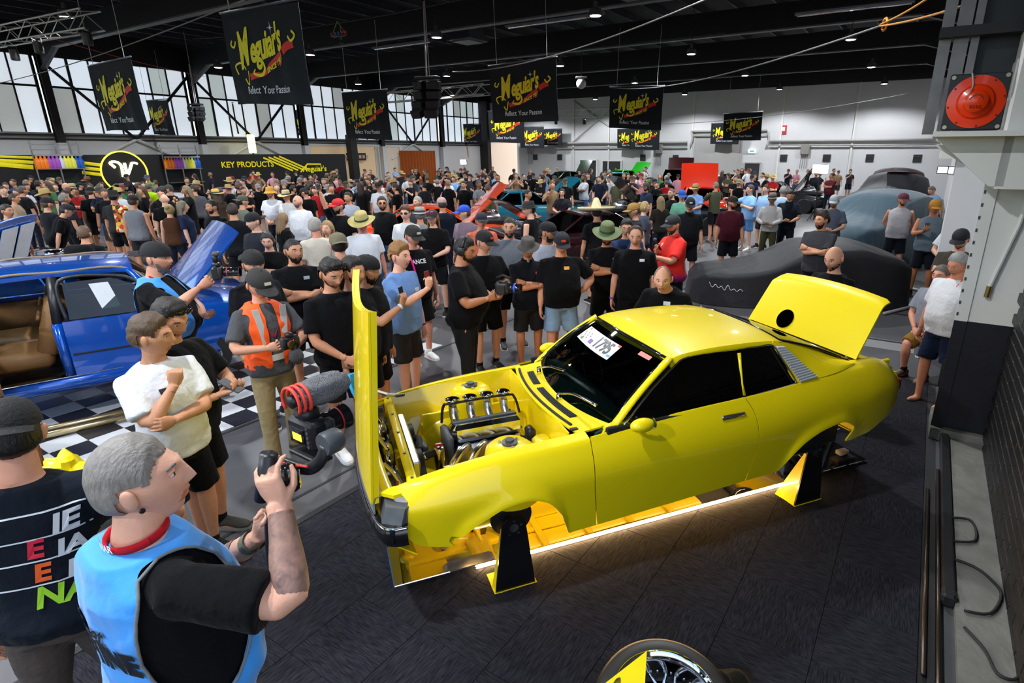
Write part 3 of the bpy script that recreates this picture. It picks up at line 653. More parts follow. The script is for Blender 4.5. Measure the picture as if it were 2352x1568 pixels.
# ================================================================== hall
CONC = mat('hall_floor_vinyl', (.075, .075, .08), .45, 0, .25, 1.2, .05, 30)
WHT = mat('white_wall', (.62, .62, .63), .7, 0, .06, .6, .05, 8)
WHT2 = mat('white_steel', (.70, .70, .67), .45, 0, .06, 2)
ROOFM = mat('black_ceiling', (.006, .006, .007), .8, 0, .3, 1)
STEEL = mat('dark_steel', (.014, .014, .016), .55, .2, .3, 2)
STEEL_E = mat('grey_flange', (.10, .11, .125), .5, .3, .2, 3)
PURL = mat('purlin_grey', (.045, .05, .06), .55, .3, .3, 2)
GREYP = mat('grey_pipe', (.42, .42, .40), .5, 0, .1)
def hbox(mb, u0, u1, v0, v1, z0, z1, mi=0):                # box aligned with the hall
    c = hall((u0 + u1) / 2, (v0 + v1) / 2, (z0 + z1) / 2)
    return mb.box(c, (abs(v1 - v0), abs(u1 - u0), abs(z1 - z0)), rotm(0, 0, HALL_RZ), mi)
def lw(px, py, v):
    p = on_plane(px, py, NX, v); return float(p @ AX), float(p[2])
def bw(px, py, u=None):
    p = on_plane(px, py, AX, U_BACK if u is None else u); return float(p @ NX), float(p[2])
floor = struct(hbox(MB(), U_FRONT, U_BACK, V_LEFT - .3, V_RIGHT + .3, -.12, 0).build('floor', CONC))
ceil_ = struct(hbox(MB(), U_FRONT, U_BACK + .3, V_LEFT - .3, V_RIGHT + .3, Z_ROOF + .25, Z_ROOF + .4).build('ceiling', ROOFM))
for v in np.arange(-33.5, .8, 1.45):
    hbox(MB(), U_FRONT, U_BACK, v - .035, v + .035, Z_ROOF + .02, Z_ROOF + .25).build('purlin', PURL, ceil_)
# --- carpet: tiles of two weaves
def carpet_mat(name, rot):
    m = mat(name, (.030, .030, .036), .95, 0, .3, 14, spec=.1); t = m.node_tree
    tc = t.nodes.new('ShaderNodeTexCoord'); mp = t.nodes.new('ShaderNodeMapping'); mp.inputs['Scale'].default_value = (14, 170, 14) if rot else (170, 14, 14)
    n = t.nodes.new('ShaderNodeTexNoise'); n.inputs['Scale'].default_value = 1.; n.inputs['Detail'].default_value = 3
    r = t.nodes.new('ShaderNodeValToRGB'); r.color_ramp.elements[0].position = .33; r.color_ramp.elements[1].position = .68
    r.color_ramp.elements[0].color = (.008, .008, .011, 1); r.color_ramp.elements[1].color = (.030, .030, .037, 1)
    t.links.new(tc.outputs['Object'], mp.inputs[0]); t.links.new(mp.outputs[0], n.inputs['Vector']); t.links.new(n.outputs['Fac'], r.inputs[0])
    t.links.new(r.outputs[0], t.nodes['Principled BSDF'].inputs['Base Color']); return m
CA, CB = carpet_mat('carpet_weave_a', 0), carpet_mat('carpet_weave_b', 1)
carpet = struct(hbox(MB(), -4.2, 7.8, -3.62, .46, .0, .004).build('floor_carpet', RUB))
tile_me = {}
for k, m in (('a', CA), ('b', CB)):
    tile_me[k] = MB().bbox((0, 0, .0075), (.498, .498, .009), .003).mesh('carpet_tile', m)
U0c, V0c = -3.45, -3.37
ntile = 0
for i in range(23):
    for j in range(8):
        u, v = U0c + i * .5, V0c + j * .5
        if v > .3 or u > 7.6: continue
        o = obj('carpet_tile', tile_me['a' if (i + j) % 2 else 'b'], carpet); p = hall(u, v); o.location = (p[0], p[1], 0); o.rotation_euler = (0, 0, HALL_RZ)
for v0, v1, nm in ((-3.68, -3.62, 'carpet_edge'), (-3.98, -3.95, 'floor_joint'), (-5.62, -5.58, 'floor_joint')):
    hbox(MB(), -4, 13., v0, v1, .001, .016 if 'edge' in nm else .004).build(nm, RUB, floor)
for u in (7.8, 9.4, 11.2): hbox(MB(), u, u + .05, -3.7, .5, .001, .014).build('carpet_edge', RUB, floor)
hbox(MB(), 9.0, 9.5, -2.2, .2, .001, .006).build('grey_floor_strip', mat('pale_floor', (.22, .22, .22), .5), floor)
# --- chequered mat
WT = MB().bbox((0, 0, .006), (.304, .304, .008), .002).mesh('chequer_tile', mat('white_tile', (.62, .64, .66), .3, 0, .06))
BT = MB().bbox((0, 0, .006), (.304, .304, .008), .002).mesh('chequer_tile', mat('black_tile', (.018, .018, .022), .3, 0, .3))
chq = tag(hbox(MB(), .55, 5.75, -8.72, -5.66, .0, .003).build('chequered_mat', RUB), 'black and white chequered floor mat under the blue sedan', 'floor mat')
for i in range(17):
    for j in range(10):
        o = obj('chequer_tile', WT if (i + j) % 2 else BT, chq); p = hall(.7 + i * .307, -8.57 + j * .307); o.location = (p[0], p[1], 0); o.rotation_euler = (0, 0, HALL_RZ)
# --- left wall with glazing
SILL, WB, WM, WTOP = 3.22, 3.55, 5.5, 6.75
wl = struct(hbox(MB(), U_FRONT, U_BACK, V_LEFT - .3, V_LEFT, 0, SILL).build('wall_left', WHT))
hbox(MB(), U_FRONT, U_BACK, V_LEFT - .3, V_LEFT - .02, WTOP, Z_ROOF + .3).build('wall_upper', STEEL, wl)
hbox(MB(), U_FRONT, U_BACK, V_LEFT - .3, V_LEFT - .05, SILL, WB).build('wall_sill', mat('grey_wall', (.30, .30, .30), .6), wl)
for z in (SILL + .02, SILL + .2): hbox(MB(), U_FRONT, U_BACK, V_LEFT - .02, V_LEFT + .1, z, z + .05).build('sill_rail', STEEL, wl)
COLS_U = [-7.55, -1.25, 5.05, 11.35, 17.65, 23.95, 30.25, 36.55, 41.9]
def pane_mat(nm, c, e): return mat(nm, c, .4, 0, .05, 1.2, emit=c, estr=e)
PANES = [pane_mat('daylit_pane', (.80, .88, .97), .62), pane_mat('daylit_pane_b', (.76, .86, .97), .68), pane_mat('greenish_pane', (.68, .80, .80), .42), pane_mat('grey_pane', (.58, .62, .62), .36)]
pm = {}
for b in range(len(COLS_U) - 1):
    a0, a1 = COLS_U[b] + .22, COLS_U[b + 1] - .22
    if a1 < 6: continue
    wn = struct(hbox(MB(), a0, a1, V_LEFT - .12, V_LEFT - .05, WM - .04, WM + .05).build('window_%d' % (b + 1), STEEL))
    n = 7 if b < 7 else 6; wdt = (a1 - a0) / n
    for i in range(n + 1):
        u = a0 + i * wdt; th_ = .055 if i in (0, n) else (.05 if i % 3 == 1 else .028)
        hbox(MB(), u - th_, u + th_, V_LEFT - .12, V_LEFT - .05, WB, WTOP).build('mullion', STEEL, wn)
    for i in range(n):
        for z0, z1 in ((WB, WM - .04), (WM + .05, WTOP)):
            k = (round(wdt, 3), round(z1 - z0, 3)); mi = rng.choice([0, 0, 0, 1, 1, 2, 3])
            kk = k + (mi,)
            if kk not in pm: pm[kk] = MB().box((0, 0, 0), (.02, wdt - .04, z1 - z0)).mesh('pane', PANES[mi])
            o = obj('pane', pm[kk], wn); p = hall(a0 + (i + .5) * wdt, V_LEFT - .14, (z0 + z1) / 2); o.location = p; o.rotation_euler = (0, 0, HALL_RZ)
# --- portal frames
for n, u in enumerate(COLS_U):
    if n == len(COLS_U) - 1: continue
    f = struct(hbox(MB(), u - .05, u + .05, V_LEFT, V_RIGHT, 6.95, 7.72).build('trim_%d' % (n + 1), STEEL))
    hbox(MB(), u - .13, u + .13, V_LEFT + 2.2, V_RIGHT - 2., 6.90, 6.95).build('bottom_flange', STEEL_E, f)  # lighter than the web: a thin highlight put into the colour
    hbox(MB(), u - .13, u + .13, V_LEFT, V_RIGHT, 7.72, 7.77).build('top_flange', STEEL, f)
    for v0, z0, v1, z1 in ((V_LEFT + .3, 6.15, V_LEFT + 2.25, 6.93), (V_RIGHT - .25, 6.35, V_RIGHT - 2.05, 6.93)):
        p0, p1 = hall(u, v0, z0), hall(u, v1, z1)
        MB().tube([p0, p1], [(.13, .03)] * 2, 4, up=(0, 0, 1)).build('haunch_flange', STEEL_E, f)
        MB().prism([hall(u - .03, v0, z0), hall(u - .03, v1, z1), hall(u - .03, v0, 7.0)], AX * .06).build('haunch_web', STEEL, f)
    for dv in (.05, .33): hbox(MB(), u - .15, u + .15, V_LEFT + dv, V_LEFT + dv + .035, 3.1, 7.).build('column_flange', STEEL, f)
    hbox(MB(), u - .03, u + .03, V_LEFT + .05, V_LEFT + .36, 0, 7.).build('column_web', STEEL, f)
    hbox(MB(), u - .16, u + .16, V_LEFT + .02, V_LEFT + .40, 0, 3.1).build('column_base', WHT, f)
    if n in (3, 4, 6):                                     # cross bracing
        m0, m1 = hall(u, V_LEFT + .12, 6.6), hall(u + 3.15, V_LEFT + .12, 3.3)
        MB().tube([m0, m1], .07, 6).build('brace', STEEL, f); MB().tube([hall(u + 6.3, V_LEFT + .12, 6.6), m1], .07, 6).build('brace', STEEL, f)
        MB().tube([hall(u + .9, V_LEFT + .12, 2.2), hall(u + 3.15, V_LEFT + .12, 3.3)], .07, 6).build('brace', WHT2, f)
        MB().tube([hall(u + 5.4, V_LEFT + .12, 2.2), hall(u + 3.15, V_LEFT + .12, 3.3)], .07, 6).build('brace', WHT2, f)
# --- back wall
wb = struct(hbox(MB(), U_BACK, U_BACK + .3, V_LEFT, V_RIGHT, 0, Z_ROOF + .3).build('wall_back', WHT))
hbox(MB(), U_BACK - .06, U_BACK, V_LEFT, V_RIGHT, 6.75, Z_ROOF + .3).build('dark_gable', STEEL, wb)
for px in (1318, 1400, 1592, 1795, 1962):
    v, _ = bw(px, 300); hbox(MB(), U_BACK - .10, U_BACK, v - .05, v + .05, 0, 6.75).build('wall_post', WHT2, wb)
for px0, px1, py, r in ((1280, 1580, 329, .075), (1764, 2150, 324, .075), (1764, 2150, 334, .05), (1590, 1764, 302, .07), (1590, 1764, 312, .04), (1280, 1580, 338, .05)):
    v0, z = bw(px0, py); v1, _ = bw(px1, py); MB().tube([hall(U_BACK - .18, v0, z), hall(U_BACK - .18, v1, z)], r, 10).build('wall_pipe', GREYP, wb, True)
for px in (1590, 1766):
    v, z0 = bw(px, 302); _, z1 = bw(px, 335); MB().tube(spline([hall(U_BACK - .18, v, z0), hall(U_BACK - .18, v + .1, (z0 + z1) / 2), hall(U_BACK - .18, v, z1)], 10), .075, 8).build('wall_pipe', GREYP, wb, True)
for pts in (((1318, 232), (1400, 290)), ((1318, 325), (1400, 255))):
    v0, z0 = bw(*pts[0]); v1, z1 = bw(*pts[1]); MB().tube([hall(U_BACK - .1, v0, z0), hall(U_BACK - .1, v1, z1)], .05, 6).build('wall_brace', GREYP, wb)
for n, (px, py) in enumerate(((1230, 361), (1286, 361), (1477, 362), (1552, 363), (1800, 363), (1899, 363), (1998, 363), (2107, 364))):
    v, z = bw(px, py); t_ = struct(thing('trim_%d' % (20 + n), None, None, hall(U_BACK - .03, v, z), HALL_RZ))
    MB().bbox((0, 0, 0), (.46, .05, .46), .02).build('vent_frame', DGR, t_)
    for k in range(5): MB().box((0, -.03, -.16 + k * .08), (.40, .02, .03), rotm(R(30), 0, 0)).build('vent_slat', BLK, t_)
# dark and coloured openings along the back
def opening(nm, px0, px1, pyt, zb, m, n, fr=WHT2):
    v0, zt = bw(px0, pyt); v1, _ = bw(px1, pyt)
    o = struct(hbox(MB(), U_BACK - .05, U_BACK - .01, v0, v1, zb, zt).build('door_%d' % n, m))
    for q in (v0, v1): hbox(MB(), U_BACK - .09, U_BACK - .005, q - .06, q + .06, zb, zt + .06).build('frame', fr, o)
    hbox(MB(), U_BACK - .09, U_BACK - .005, v0, v1, zt, zt + .08).build('frame', fr, o); return o
DARK = mat('dark_opening', (.03, .032, .036), .4, 0, .2)
opening('d', 1122, 1190, 325, 0, mat('daylit_doorway', (.9, .72, .58), .8, emit=(.95, .76, .62), estr=.55), 1)
opening('d', 1332, 1372, 368, 0, DARK, 2); opening('d', 1384, 1428, 370, 0, DARK, 3)
opening('d', 1598, 1706, 310, 0, mat('roller_door', (.42, .41, .40), .6, 0, .06, 2), 4, GREYP); opening('d', 1710, 1748, 375, 0, DARK, 5, GREYP)
v0, z0 = bw(1080, 240); hbox(MB(), U_BACK - .5, U_BACK - .02, V_LEFT, V_LEFT + .9, 0, 6.9).build('corner_column', STEEL, wb)
for px, py, lab in ((1220, 343, 'left'), (1515, 342, 'middle'), (1850, 343, 'right')):
    v, z = bw(px, py); t_ = thing('switchboard', 'grey electrical box with hanging leads, %s one on the white back wall' % lab, 'electrical box', hall(U_BACK - .12, v, z), HALL_RZ, 'electrical boxes on the back wall')
    MB().bbox((0, 0, 0), (.55, .22, .66), .03).build('box', mat('box_grey', (.25, .24, .22), .6), t_)
    for k in range(4): MB().tube([(-.2 + k * .13, .02, -.33), (-.2 + k * .13, 0, -1.2)], .012, 5).build('lead', RUB, t_)
v, z = bw(1800, 298); t_ = thing('fire_sign', 'small red fire hose sign high on the white back wall', 'sign', hall(U_BACK - .05, v, z), HALL_RZ)
MB().box((0, 0, 0), (.40, .03, .55)).build('panel', mat('red_sign', (.5, .02, .03), .5), t_); MB().box((0, -.02, .05), (.2, .01, .25)).build('white_mark', WHT2, t_)
v, z = bw(1728, 347); t_ = thing('exit_sign', 'small lit exit sign above the dark double door on the back wall', 'sign', hall(U_BACK - .1, v, z), HALL_RZ)
MB().box((0, 0, 0), (.5, .06, .2)).build('panel', mat('lit_sign', (.8, .95, .95), .5, emit=(.8, .95, 1), estr=1.5), t_); MB().box((0, -.035, 0), (.3, .01, .1)).build('green_mark', mat('green_sign', (.05, .5, .25), .5), t_)
# --- right wall, pilaster, black blockwork, plinth
wr = struct(hbox(MB(), 6.5, U_BACK, V_RIGHT, V_RIGHT + .3, 0, Z_ROOF + .3).build('wall_right', WHT))
hbox(MB(), 6.5, 30., V_RIGHT - .01, V_RIGHT, 0, 1.2).build('black_dado', mat('black_wall_paint', (.010, .010, .016), .4, 0, .3, 5, .1, 20), wr)
BRK = mat('black_block_paint', (.006, .0055, .006), .45, 0, .4, 9, .25, 40)
wf = struct(hbox(MB(), .8, 6.3, V_RIGHT + .045, V_RIGHT + .3, 0, Z_ROOF).build('wall_front_right', mat('mortar', (.03, .025, .022), .9)))
bme = MB().bbox((0, 0, 0), (.05, .386, .0905), .008).mesh('brick', BRK)
for c in range(17):
    for k in range(13):
        u = 1.62 + k * .39 + (.195 if c % 2 else 0); 
        if u > 6.25: continue
        o = obj('brick', bme, wf); o.location = hall(u, V_RIGHT + .027, .05 + c * .0945); o.rotation_euler = (0, 0, HALL_RZ)
PLN = mat('plinth_concrete', (.17, .165, .145), .85, 0, .4, 6, .4, 25)
struct(hbox(MB(), 1.3, 6.7, .56, V_RIGHT + .05, 0, .05).build('baseboard_right', PLN))
BWP = MATS['black_wall_paint']
pil = struct(hbox(MB(), 6.27, 6.72, .43, V_RIGHT + .1, .12, 1.2).build('trim_40', BWP))
hbox(MB(), 6.255, 6.275, .40, .50, .12, 1.2).build('flange', BWP, pil); hbox(MB(), 6.27, 6.72, .43, V_RIGHT + .1, 1.2, 3.4).build('upper_shaft', WHT2, pil)
hbox(MB(), 6.255, 6.275, .40, .50, 1.2, 3.1).build('upper_flange', WHT2, pil)
for q in np.linspace(1.25, 2.45, 12): hbox(MB(), 6.25, 6.262, .405, .42, q, q + .03).build('punched_slot', DGR, pil)
hbox(MB(), 6.2, 6.74, .40, V_RIGHT + .1, .0, .12).build('footing', PLN, pil)
MB().tube([hall(6.235, .60, 1.55), hall(6.235, .70, 2.1), hall(6.235, .735, 2.6)], .018, 8).build('conduit', WHT2, pil)
tp = MB().tube([hall(6.235, .60, 1.55), hall(6.235, .595, 1.45)], .022, 8).build('brass_tap', mat('brass', (.35, .25, .08), .35, .9), pil)
# bracket and siren on the pilaster
MB().prism([hall(5.9, -.03, 2.80), hall(5.9, .50, 2.80), hall(5.9, .50, 2.42), hall(5.9, .40, 2.42)], AX * .12).build('bracket_web', WHT2, pil)
MB().prism([hall(6.05, -.03, 2.74), hall(6.05, .50, 2.74), hall(6.05, .50, 2.40)], AX * .3).build('bracket_side', WHT2, pil)
hbox(MB(), 5.7, 6.6, -.05, .60, 2.80, 2.84).build('bracket_shelf', WHT2, pil)
hbox(MB(), 5.9, 6.6, .44, .90, 2.4, 4.6).build('bracket_post', WHT2, pil)
hbox(MB(), 6.0, 6.5, .47, .60, 2.50, 2.54).build('bracket_plate', WHT2, pil)
for dv, r in ((-.10, .045), (.02, .055), (.12, .03)):
    hbox(MB(), 6.5, 6.62, dv - r, dv + r, 2.84, Z_ROOF).build('steel_stanchion', mat('worn_steel', (.16, .15, .15), .4, .7, .4, 6), pil)
hbox(MB(), 6.4, 6.7, -.15, .8, 3.62, 3.70).build('steel_tie', STEEL, pil); hbox(MB(), 6.62, 6.7, .1, .8, 2.84, 4.6).build('steel_panel', mat('dark_panel', (.03, .032, .04), .5, .2, .3), pil)
sc_ = hall(5.85, .195, 3.06); t_ = thing('siren_fan', 'round orange extractor fan on a black square plate above the white bracket', 'fan', sc_, HALL_RZ)
ORG = mat('orange_enamel', '#f03a02', .28, 0, .06, 3, coat=.4)
MB().bbox((0, .05, 0), (.40, .03, .42), .01).build('mount_plate', BLK, t_)
MB().lathe([(.195, 0), (.195, .012), (.13, .02), (.115, .05), (.10, .055), (.085, .06), (.078, .10), (.055, .115), (0, .117)], 48, (0, .035, 0), rotm(R(90), 0, 0)).build('housing', ORG, t_, True, 35)
for k in range(8):
    a = k * math.pi / 4 + .2; MB().lathe([(.007, 0), (.007, .01), (0, .01)], 8, (.182 * math.cos(a), .024, .182 * math.sin(a)), rotm(R(90), 0, 0)).build('rim_bolt', BLK, t_)
for k in range(6):
    a = k * math.pi / 3; MB().lathe([(.006, 0), (.006, .01), (0, .01)], 8, (.12 * math.cos(a), .018, .12 * math.sin(a)), rotm(R(90), 0, 0)).build('hub_bolt', BLK, t_)
for k in range(9):
    a = R(20 + k * 17.5); MB().box((.045 * math.cos(a), -.078, .045 * math.sin(a)), (.007, .012, .009)).build('slot', BLK, t_)
for k in range(8): MB().box((-.03 + .02 * (k % 4), -.080, -.035 - .012 * (k // 4)), (.012, .012, .006)).build('slot', BLK, t_)
for x in (-.175, .175):
    for z in (-.185, .185): MB().lathe([(.016, 0), (.016, .012), (0, .012)], 8, (x, .036, z), rotm(R(90), 0, 0)).build('corner_bolt', mat('pale_bolt', (.45, .42, .33), .5, .5), t_)
MB().tube(spline([(-.06, .02, .21), (-.04, -.01, .12), (-.055, -.06, .06), (-.08, -.05, .0)], 10), .006, 6).build('cable', GREYP, t_)
# second white post further along the right wall, flood lights
p2 = struct(hbox(MB(), 9.6, 10.1, .25, V_RIGHT, 1.2, 2.9).build('trim_41', WHT)); hbox(MB(), 9.6, 10.1, .25, V_RIGHT, 0, 1.2).build('black_base', BWP, p2)
hbox(MB(), 9.55, 13., .05, .25, 2.60, 2.70).build('white_beam', WHT2, p2)
for k, (px, py) in enumerate(((2165, 390), (2190, 391))):
    v, z = bw(px, py, 13.); t_ = thing('flood_light', 'square flood light by the right wall, %s of the pair' % ('left' if k == 0 else 'right'), 'flood light', hall(13., v, z), HALL_RZ, 'flood lights by the right wall')
    MB().bbox((0, 0, 0), (.18, .06, .14), .01).build('case', DGR, t_); MB().box((0, -.035, 0), (.15, .01, .11)).build('lens', mat('flood_lens', (.9, .95, 1), .4, emit=(.9, .95, 1), estr=1.6), t_)
# --- trim strips, trunking and leads beside the plinth
t_ = thing('cable_trunking', 'black cable trunking box along the concrete plinth', 'trunking', hall(5.0, .525, 0), HALL_RZ)
MB().bbox((0, 0, .045), (.07, 2.5, .08), .01).build('duct', BLK, t_); MB().bbox((.0, -1.29, .05), (.08, .1, .09), .015).build('end_box', BLK, t_)
for k, (v, u0, u1, lab) in enumerate(((.405, 3.0, 5.08, 'shorter'), (.475, 2.6, 5.48, 'longer'))):
    t_ = tag(MB().tube([hall(u0, v, .03), hall(u1, v, .03)], .014, 8).build('trim_pole', mat('bronze_tube', (.06, .045, .035), .3, .7), None, True), 'thin dark metal pole on the floor by the plinth, %s of the two' % lab, 'pole', 'poles on the floor by the plinth')
t_ = tag(hbox(MB(), 2.4, 5.3, .425, .46, .009, .022).build('carpet_bar', RUB), 'flat black rubber bar between the two metal poles', 'floor bar')
for k, pts in enumerate(([(2175, 1188), (2230, 1195), (2240, 1240), (2185, 1242)], [(2165, 1275), (2235, 1300), (2275, 1330), (2300, 1365), (2275, 1408), (2215, 1402)], [(2215, 1440), (2260, 1490), (2290, 1545), (2330, 1560), (2352, 1535)])):
    P_ = [G(x, y, .065) for x, y in pts]; 
    tag(MB().tube(spline(P_, 24), .009, 6).build('power_lead', RUB, None, True), 'black power lead on the concrete plinth, %s of the three' % ('farthest', 'middle', 'nearest')[k], 'cable', 'power leads on the plinth')
# ================================================================== overhead: lamps, banners, rigging
LMP = mat('lamp_face', (1, 1, 1), .5, emit=(.95, .97, 1.), estr=38.)
rows = {15.7: 'second', 23.4: 'third', 31.1: 'fourth', 38.8: 'farthest', 7.95: 'nearest', .2: 'near', -4.2: 'added unseen rearmost'}
lamp_case = MB().lathe([(.05, .35), (.06, .20), (.17, .16), (.20, .03), (.20, 0), (.17, -.01), (.15, -.005)], 20, caps=True).mesh('case', DGR, True, 40)
lamp_face = MB().lathe([(.15, -.012), (.10, -.02), (0, -.022)], 20, caps=True).mesh('face', LMP, True)
lamp_rod = MB().cyl((0, 0, .3), (0, 0, Z_ROOF - Z_LAMP + .1), .012, 6).mesh('rod', STEEL)
for u in LAMPS_U:
    for j, v in enumerate(LAMPS_V):
        t_ = thing('high_bay_lamp', 'round white high bay lamp under the black roof, %s row, %s from the right wall' % (rows[u], ('first', 'second', 'third', 'fourth', 'fifth')[j]), 'ceiling lamp', hall(u, v, Z_LAMP), 0, 'high bay lamps under the roof')
        for nm, me in (('case', lamp_case), ('face', lamp_face), ('rod', lamp_rod)): obj(nm, me, t_)
# --- banners
BAN = mat('banner_cloth', (.007, .010, .014), .85, 0, .2, 4, .2, 10)
BYEL = mat('banner_yellow', '#f2e414', .6, 0, .05); BRED = mat('banner_red', '#dc2a22', .6, 0, .08); BWHT = mat('banner_white', (.75, .77, .8), .6, 0, .05)
BW_, BH_ = 2.4, 1.63
def ban_y(x, z): return .035 * math.sin(x * 5.2 + .6) * (-z / BH_) + .02 * math.sin(x * 11 + z * 3) * (-z / BH_) + .03 * (z / BH_) ** 2
P = np.array([[(x, ban_y(x, z), z - .03 * math.sin(x * 1.4)) for x in np.linspace(-BW_ / 2, BW_ / 2, 33)] for z in np.linspace(0, -BH_, 17)])
ban_me = MB().slab(P, (0, .008, 0)).mesh('cloth', BAN, True)
def on_ban(v, f, off=-.012):
    return np.array([(x, ban_y(x, z) + off - y_ * 0, z - .03 * math.sin(x * 1.4)) for x, z, y_ in v]), f
def logo():
    Y, Rd, Wt, Mi, Fl, Sn, St = [MB() for _ in range(7)]
    def rise(x): return .22 * x + .06 * x * x
    def put(mb, txt, size, x0, z0, stretch, spacing, sh=.18, bold=.0, slope=1., off=-.012):
        v, f = text_mesh(txt, size, 0, 'CENTER', sh, bold, spacing); o = [(x + x0, z0 + y * stretch + rise(x) * slope, 0) for x, y, _ in v]
        mb.add(*on_ban(o, f, off))
    put(Y, "eguiar's", .36, .10, -.62, 1.75, .92, .12, .012)
    put(Mi, 'M', .50, -.62, -.70, 1.75, 1., .12, .014)
    def ribbon(mb, pts, w_, off=-.011):
        p = spline([(a, 0, b) for a, b in pts], 30); n = len(p); tv = []; 
        for i in range(n):
            d = p[min(i + 1, n - 1)] - p[max(i - 1, 0)]; d /= np.linalg.norm(d) + 1e-9; nn = np.array([-d[2], 0, d[0]]); ww = w_ if np.isscalar(w_) else np.interp(i / (n - 1), np.linspace(0, 1, len(w_)), w_)
            tv.append((p[i] + nn * ww)[[0, 2]]); tv.append((p[i] - nn * ww)[[0, 2]])
        v = [(a, b, 0) for a, b in tv]; f = [(2 * i, 2 * i + 1, 2 * i + 3, 2 * i + 2) for i in range(n - 1)]
        mb.add(*on_ban(v, f, off))
    ribbon(Rd, [(-.48, -1.16), (-.25, -1.12), (-.05, -1.10), (.10, -1.0), (.30, -.88), (.55, -.76)], [.06, .05, .02, .05, .055, .055], -.010)
    ribbon(Rd, [(.60, -.74), (.75, -.66), (.92, -.62)], .07, -.010); ribbon(Rd, [(.42, -.95), (.52, -.90)], .03, -.010)
    ribbon(Fl, [(-.10, -.84), (-.04, -1.0), (-.16, -1.12), (-.34, -1.10), (-.30, -1.02)], [.02, .03, .03, .02, .01])
    ribbon(Fl, [(-.98, -.50), (-1.02, -.58), (-.94, -.62), (-.86, -.52)], .018); ribbon(Fl, [(-.92, -1.10), (-.98, -.95), (-.80, -.90), (-.62, -1.02)], .018)
    ribbon(Fl, [(-.52, -1.05), (-.60, -1.28), (-.72, -1.18)], .018); ribbon(Fl, [(.92, -.42), (1.0, -.50), (.88, -.58), (.80, -.50)], .02)
    put(Sn, 'SINCE 1901', .105, .30, -.955, 1.2, 1., .1, .003, 1.9, -.016)
    for a in range(8):
        L = .11 if a % 2 == 0 else .045; t = a * math.pi / 4; c = (.30, -.34)
        n_ = (-math.sin(t) * .012, math.cos(t) * .012)
        St.add(*on_ban([(c[0] + n_[0], c[1] + n_[1], 0), (c[0] + L * math.cos(t), c[1] + L * math.sin(t), 0), (c[0] - n_[0], c[1] - n_[1], 0)], [(0, 1, 2)]))
    put(Wt, 'Reflect Your Passion', .165, .0, -1.38, 1.15, 1., .0, .001, .12)
    return [(n, m_.mesh(n, c_)) for n, m_, c_ in (('yellow_lettering', Y, BYEL), ('yellow_initial', Mi, BYEL), ('yellow_flourish', Fl, BYEL), ('date_lettering', Sn, BYEL), ('red_ribbon', Rd, BRED), ('white_star', St, BWHT), ('white_lettering', Wt, BWHT))]
logo_me = logo()
bar_me = MB().tube([(-BW_ / 2 - .03, .004, .015), (BW_ / 2 + .03, .004, .015)], .022, 8).mesh('top_bar', STEEL_E, True)
BANNERS = [((507, 32), (684, 0), 'largest black brand banner, hanging nearest the camera, upper left'), ((203, 153), (299, 131), 'tall-looking black brand banner in front of the left windows, second from the left edge truss'),
  ((785, 213), (888, 206), 'black brand banner hanging left of the speaker cluster'), ((1123, 153), (1277, 131), 'black brand banner hanging just right of the speaker cluster'),
  ((1402, 199), (1525, 198), 'black brand banner in the middle of the white back wall, upper one'), ((1663, 262), (1752, 256), 'black brand banner nearest the red fire sign'),
  ((330, 232), (384, 228), 'small black brand banner right behind the tall one at the left windows'), ((483, 240), (535, 236), 'small black brand banner below the left edge of the largest banner'), ((661, 254), (711, 252), 'small dark brand banner below the right edge of the largest banner'),
  ((1055, 286), (1105, 284), 'small black brand banner under the far corner, right of the speaker cluster'), ((1121, 256), (1203, 252), 'dark brand banner half hidden under the one right of the speakers'),
  ((1193, 292), (1249, 290), 'small black brand banner, left of the pair beside the daylit doorway'), ((1247, 297), (1291, 295), 'small black brand banner, right of the pair beside the daylit doorway'),
  ((1418, 297), (1474, 295), 'small black brand banner half hidden behind another, below the middle banner, left'), ((1446, 290), (1516, 288), 'small black brand banner below the middle banner, right'), ((1634, 284), (1700, 282), 'black brand banner half hidden behind the one near the fire sign')]
for (tl, tr, lab) in BANNERS:
    q0, q1 = on_plane(*tl, AX, 10.), on_plane(*tr, AX, 10.); k = BW_ / np.linalg.norm(q1 - q0) * 10.; k = min(k, U_BACK - .6)
    p0, p1 = on_plane(*tl, AX, k), on_plane(*tr, AX, k); c = (p0 + p1) / 2; sc = np.linalg.norm(p1 - p0) / BW_
    t_ = thing('brand_banner', lab, 'banner', c, HALL_RZ, 'brand banners under the roof'); t_.scale = (sc,) * 3
    tilt = math.asin(max(-.2, min(.2, (p1[2] - p0[2]) / (BW_ * sc)))); t_.rotation_euler = (0, -tilt * .8, HALL_RZ)
    for nm, me in [('cloth', ban_me), ('top_bar', bar_me)] + logo_me: obj(nm, me, t_)
    for x in (-.9, .9):
        MB().tube([(x, 0, .03), (x, 0, min(2.2, (Z_ROOF - c[2]) / sc))], .008, 5).build('hanging_line', GREYP, t_)
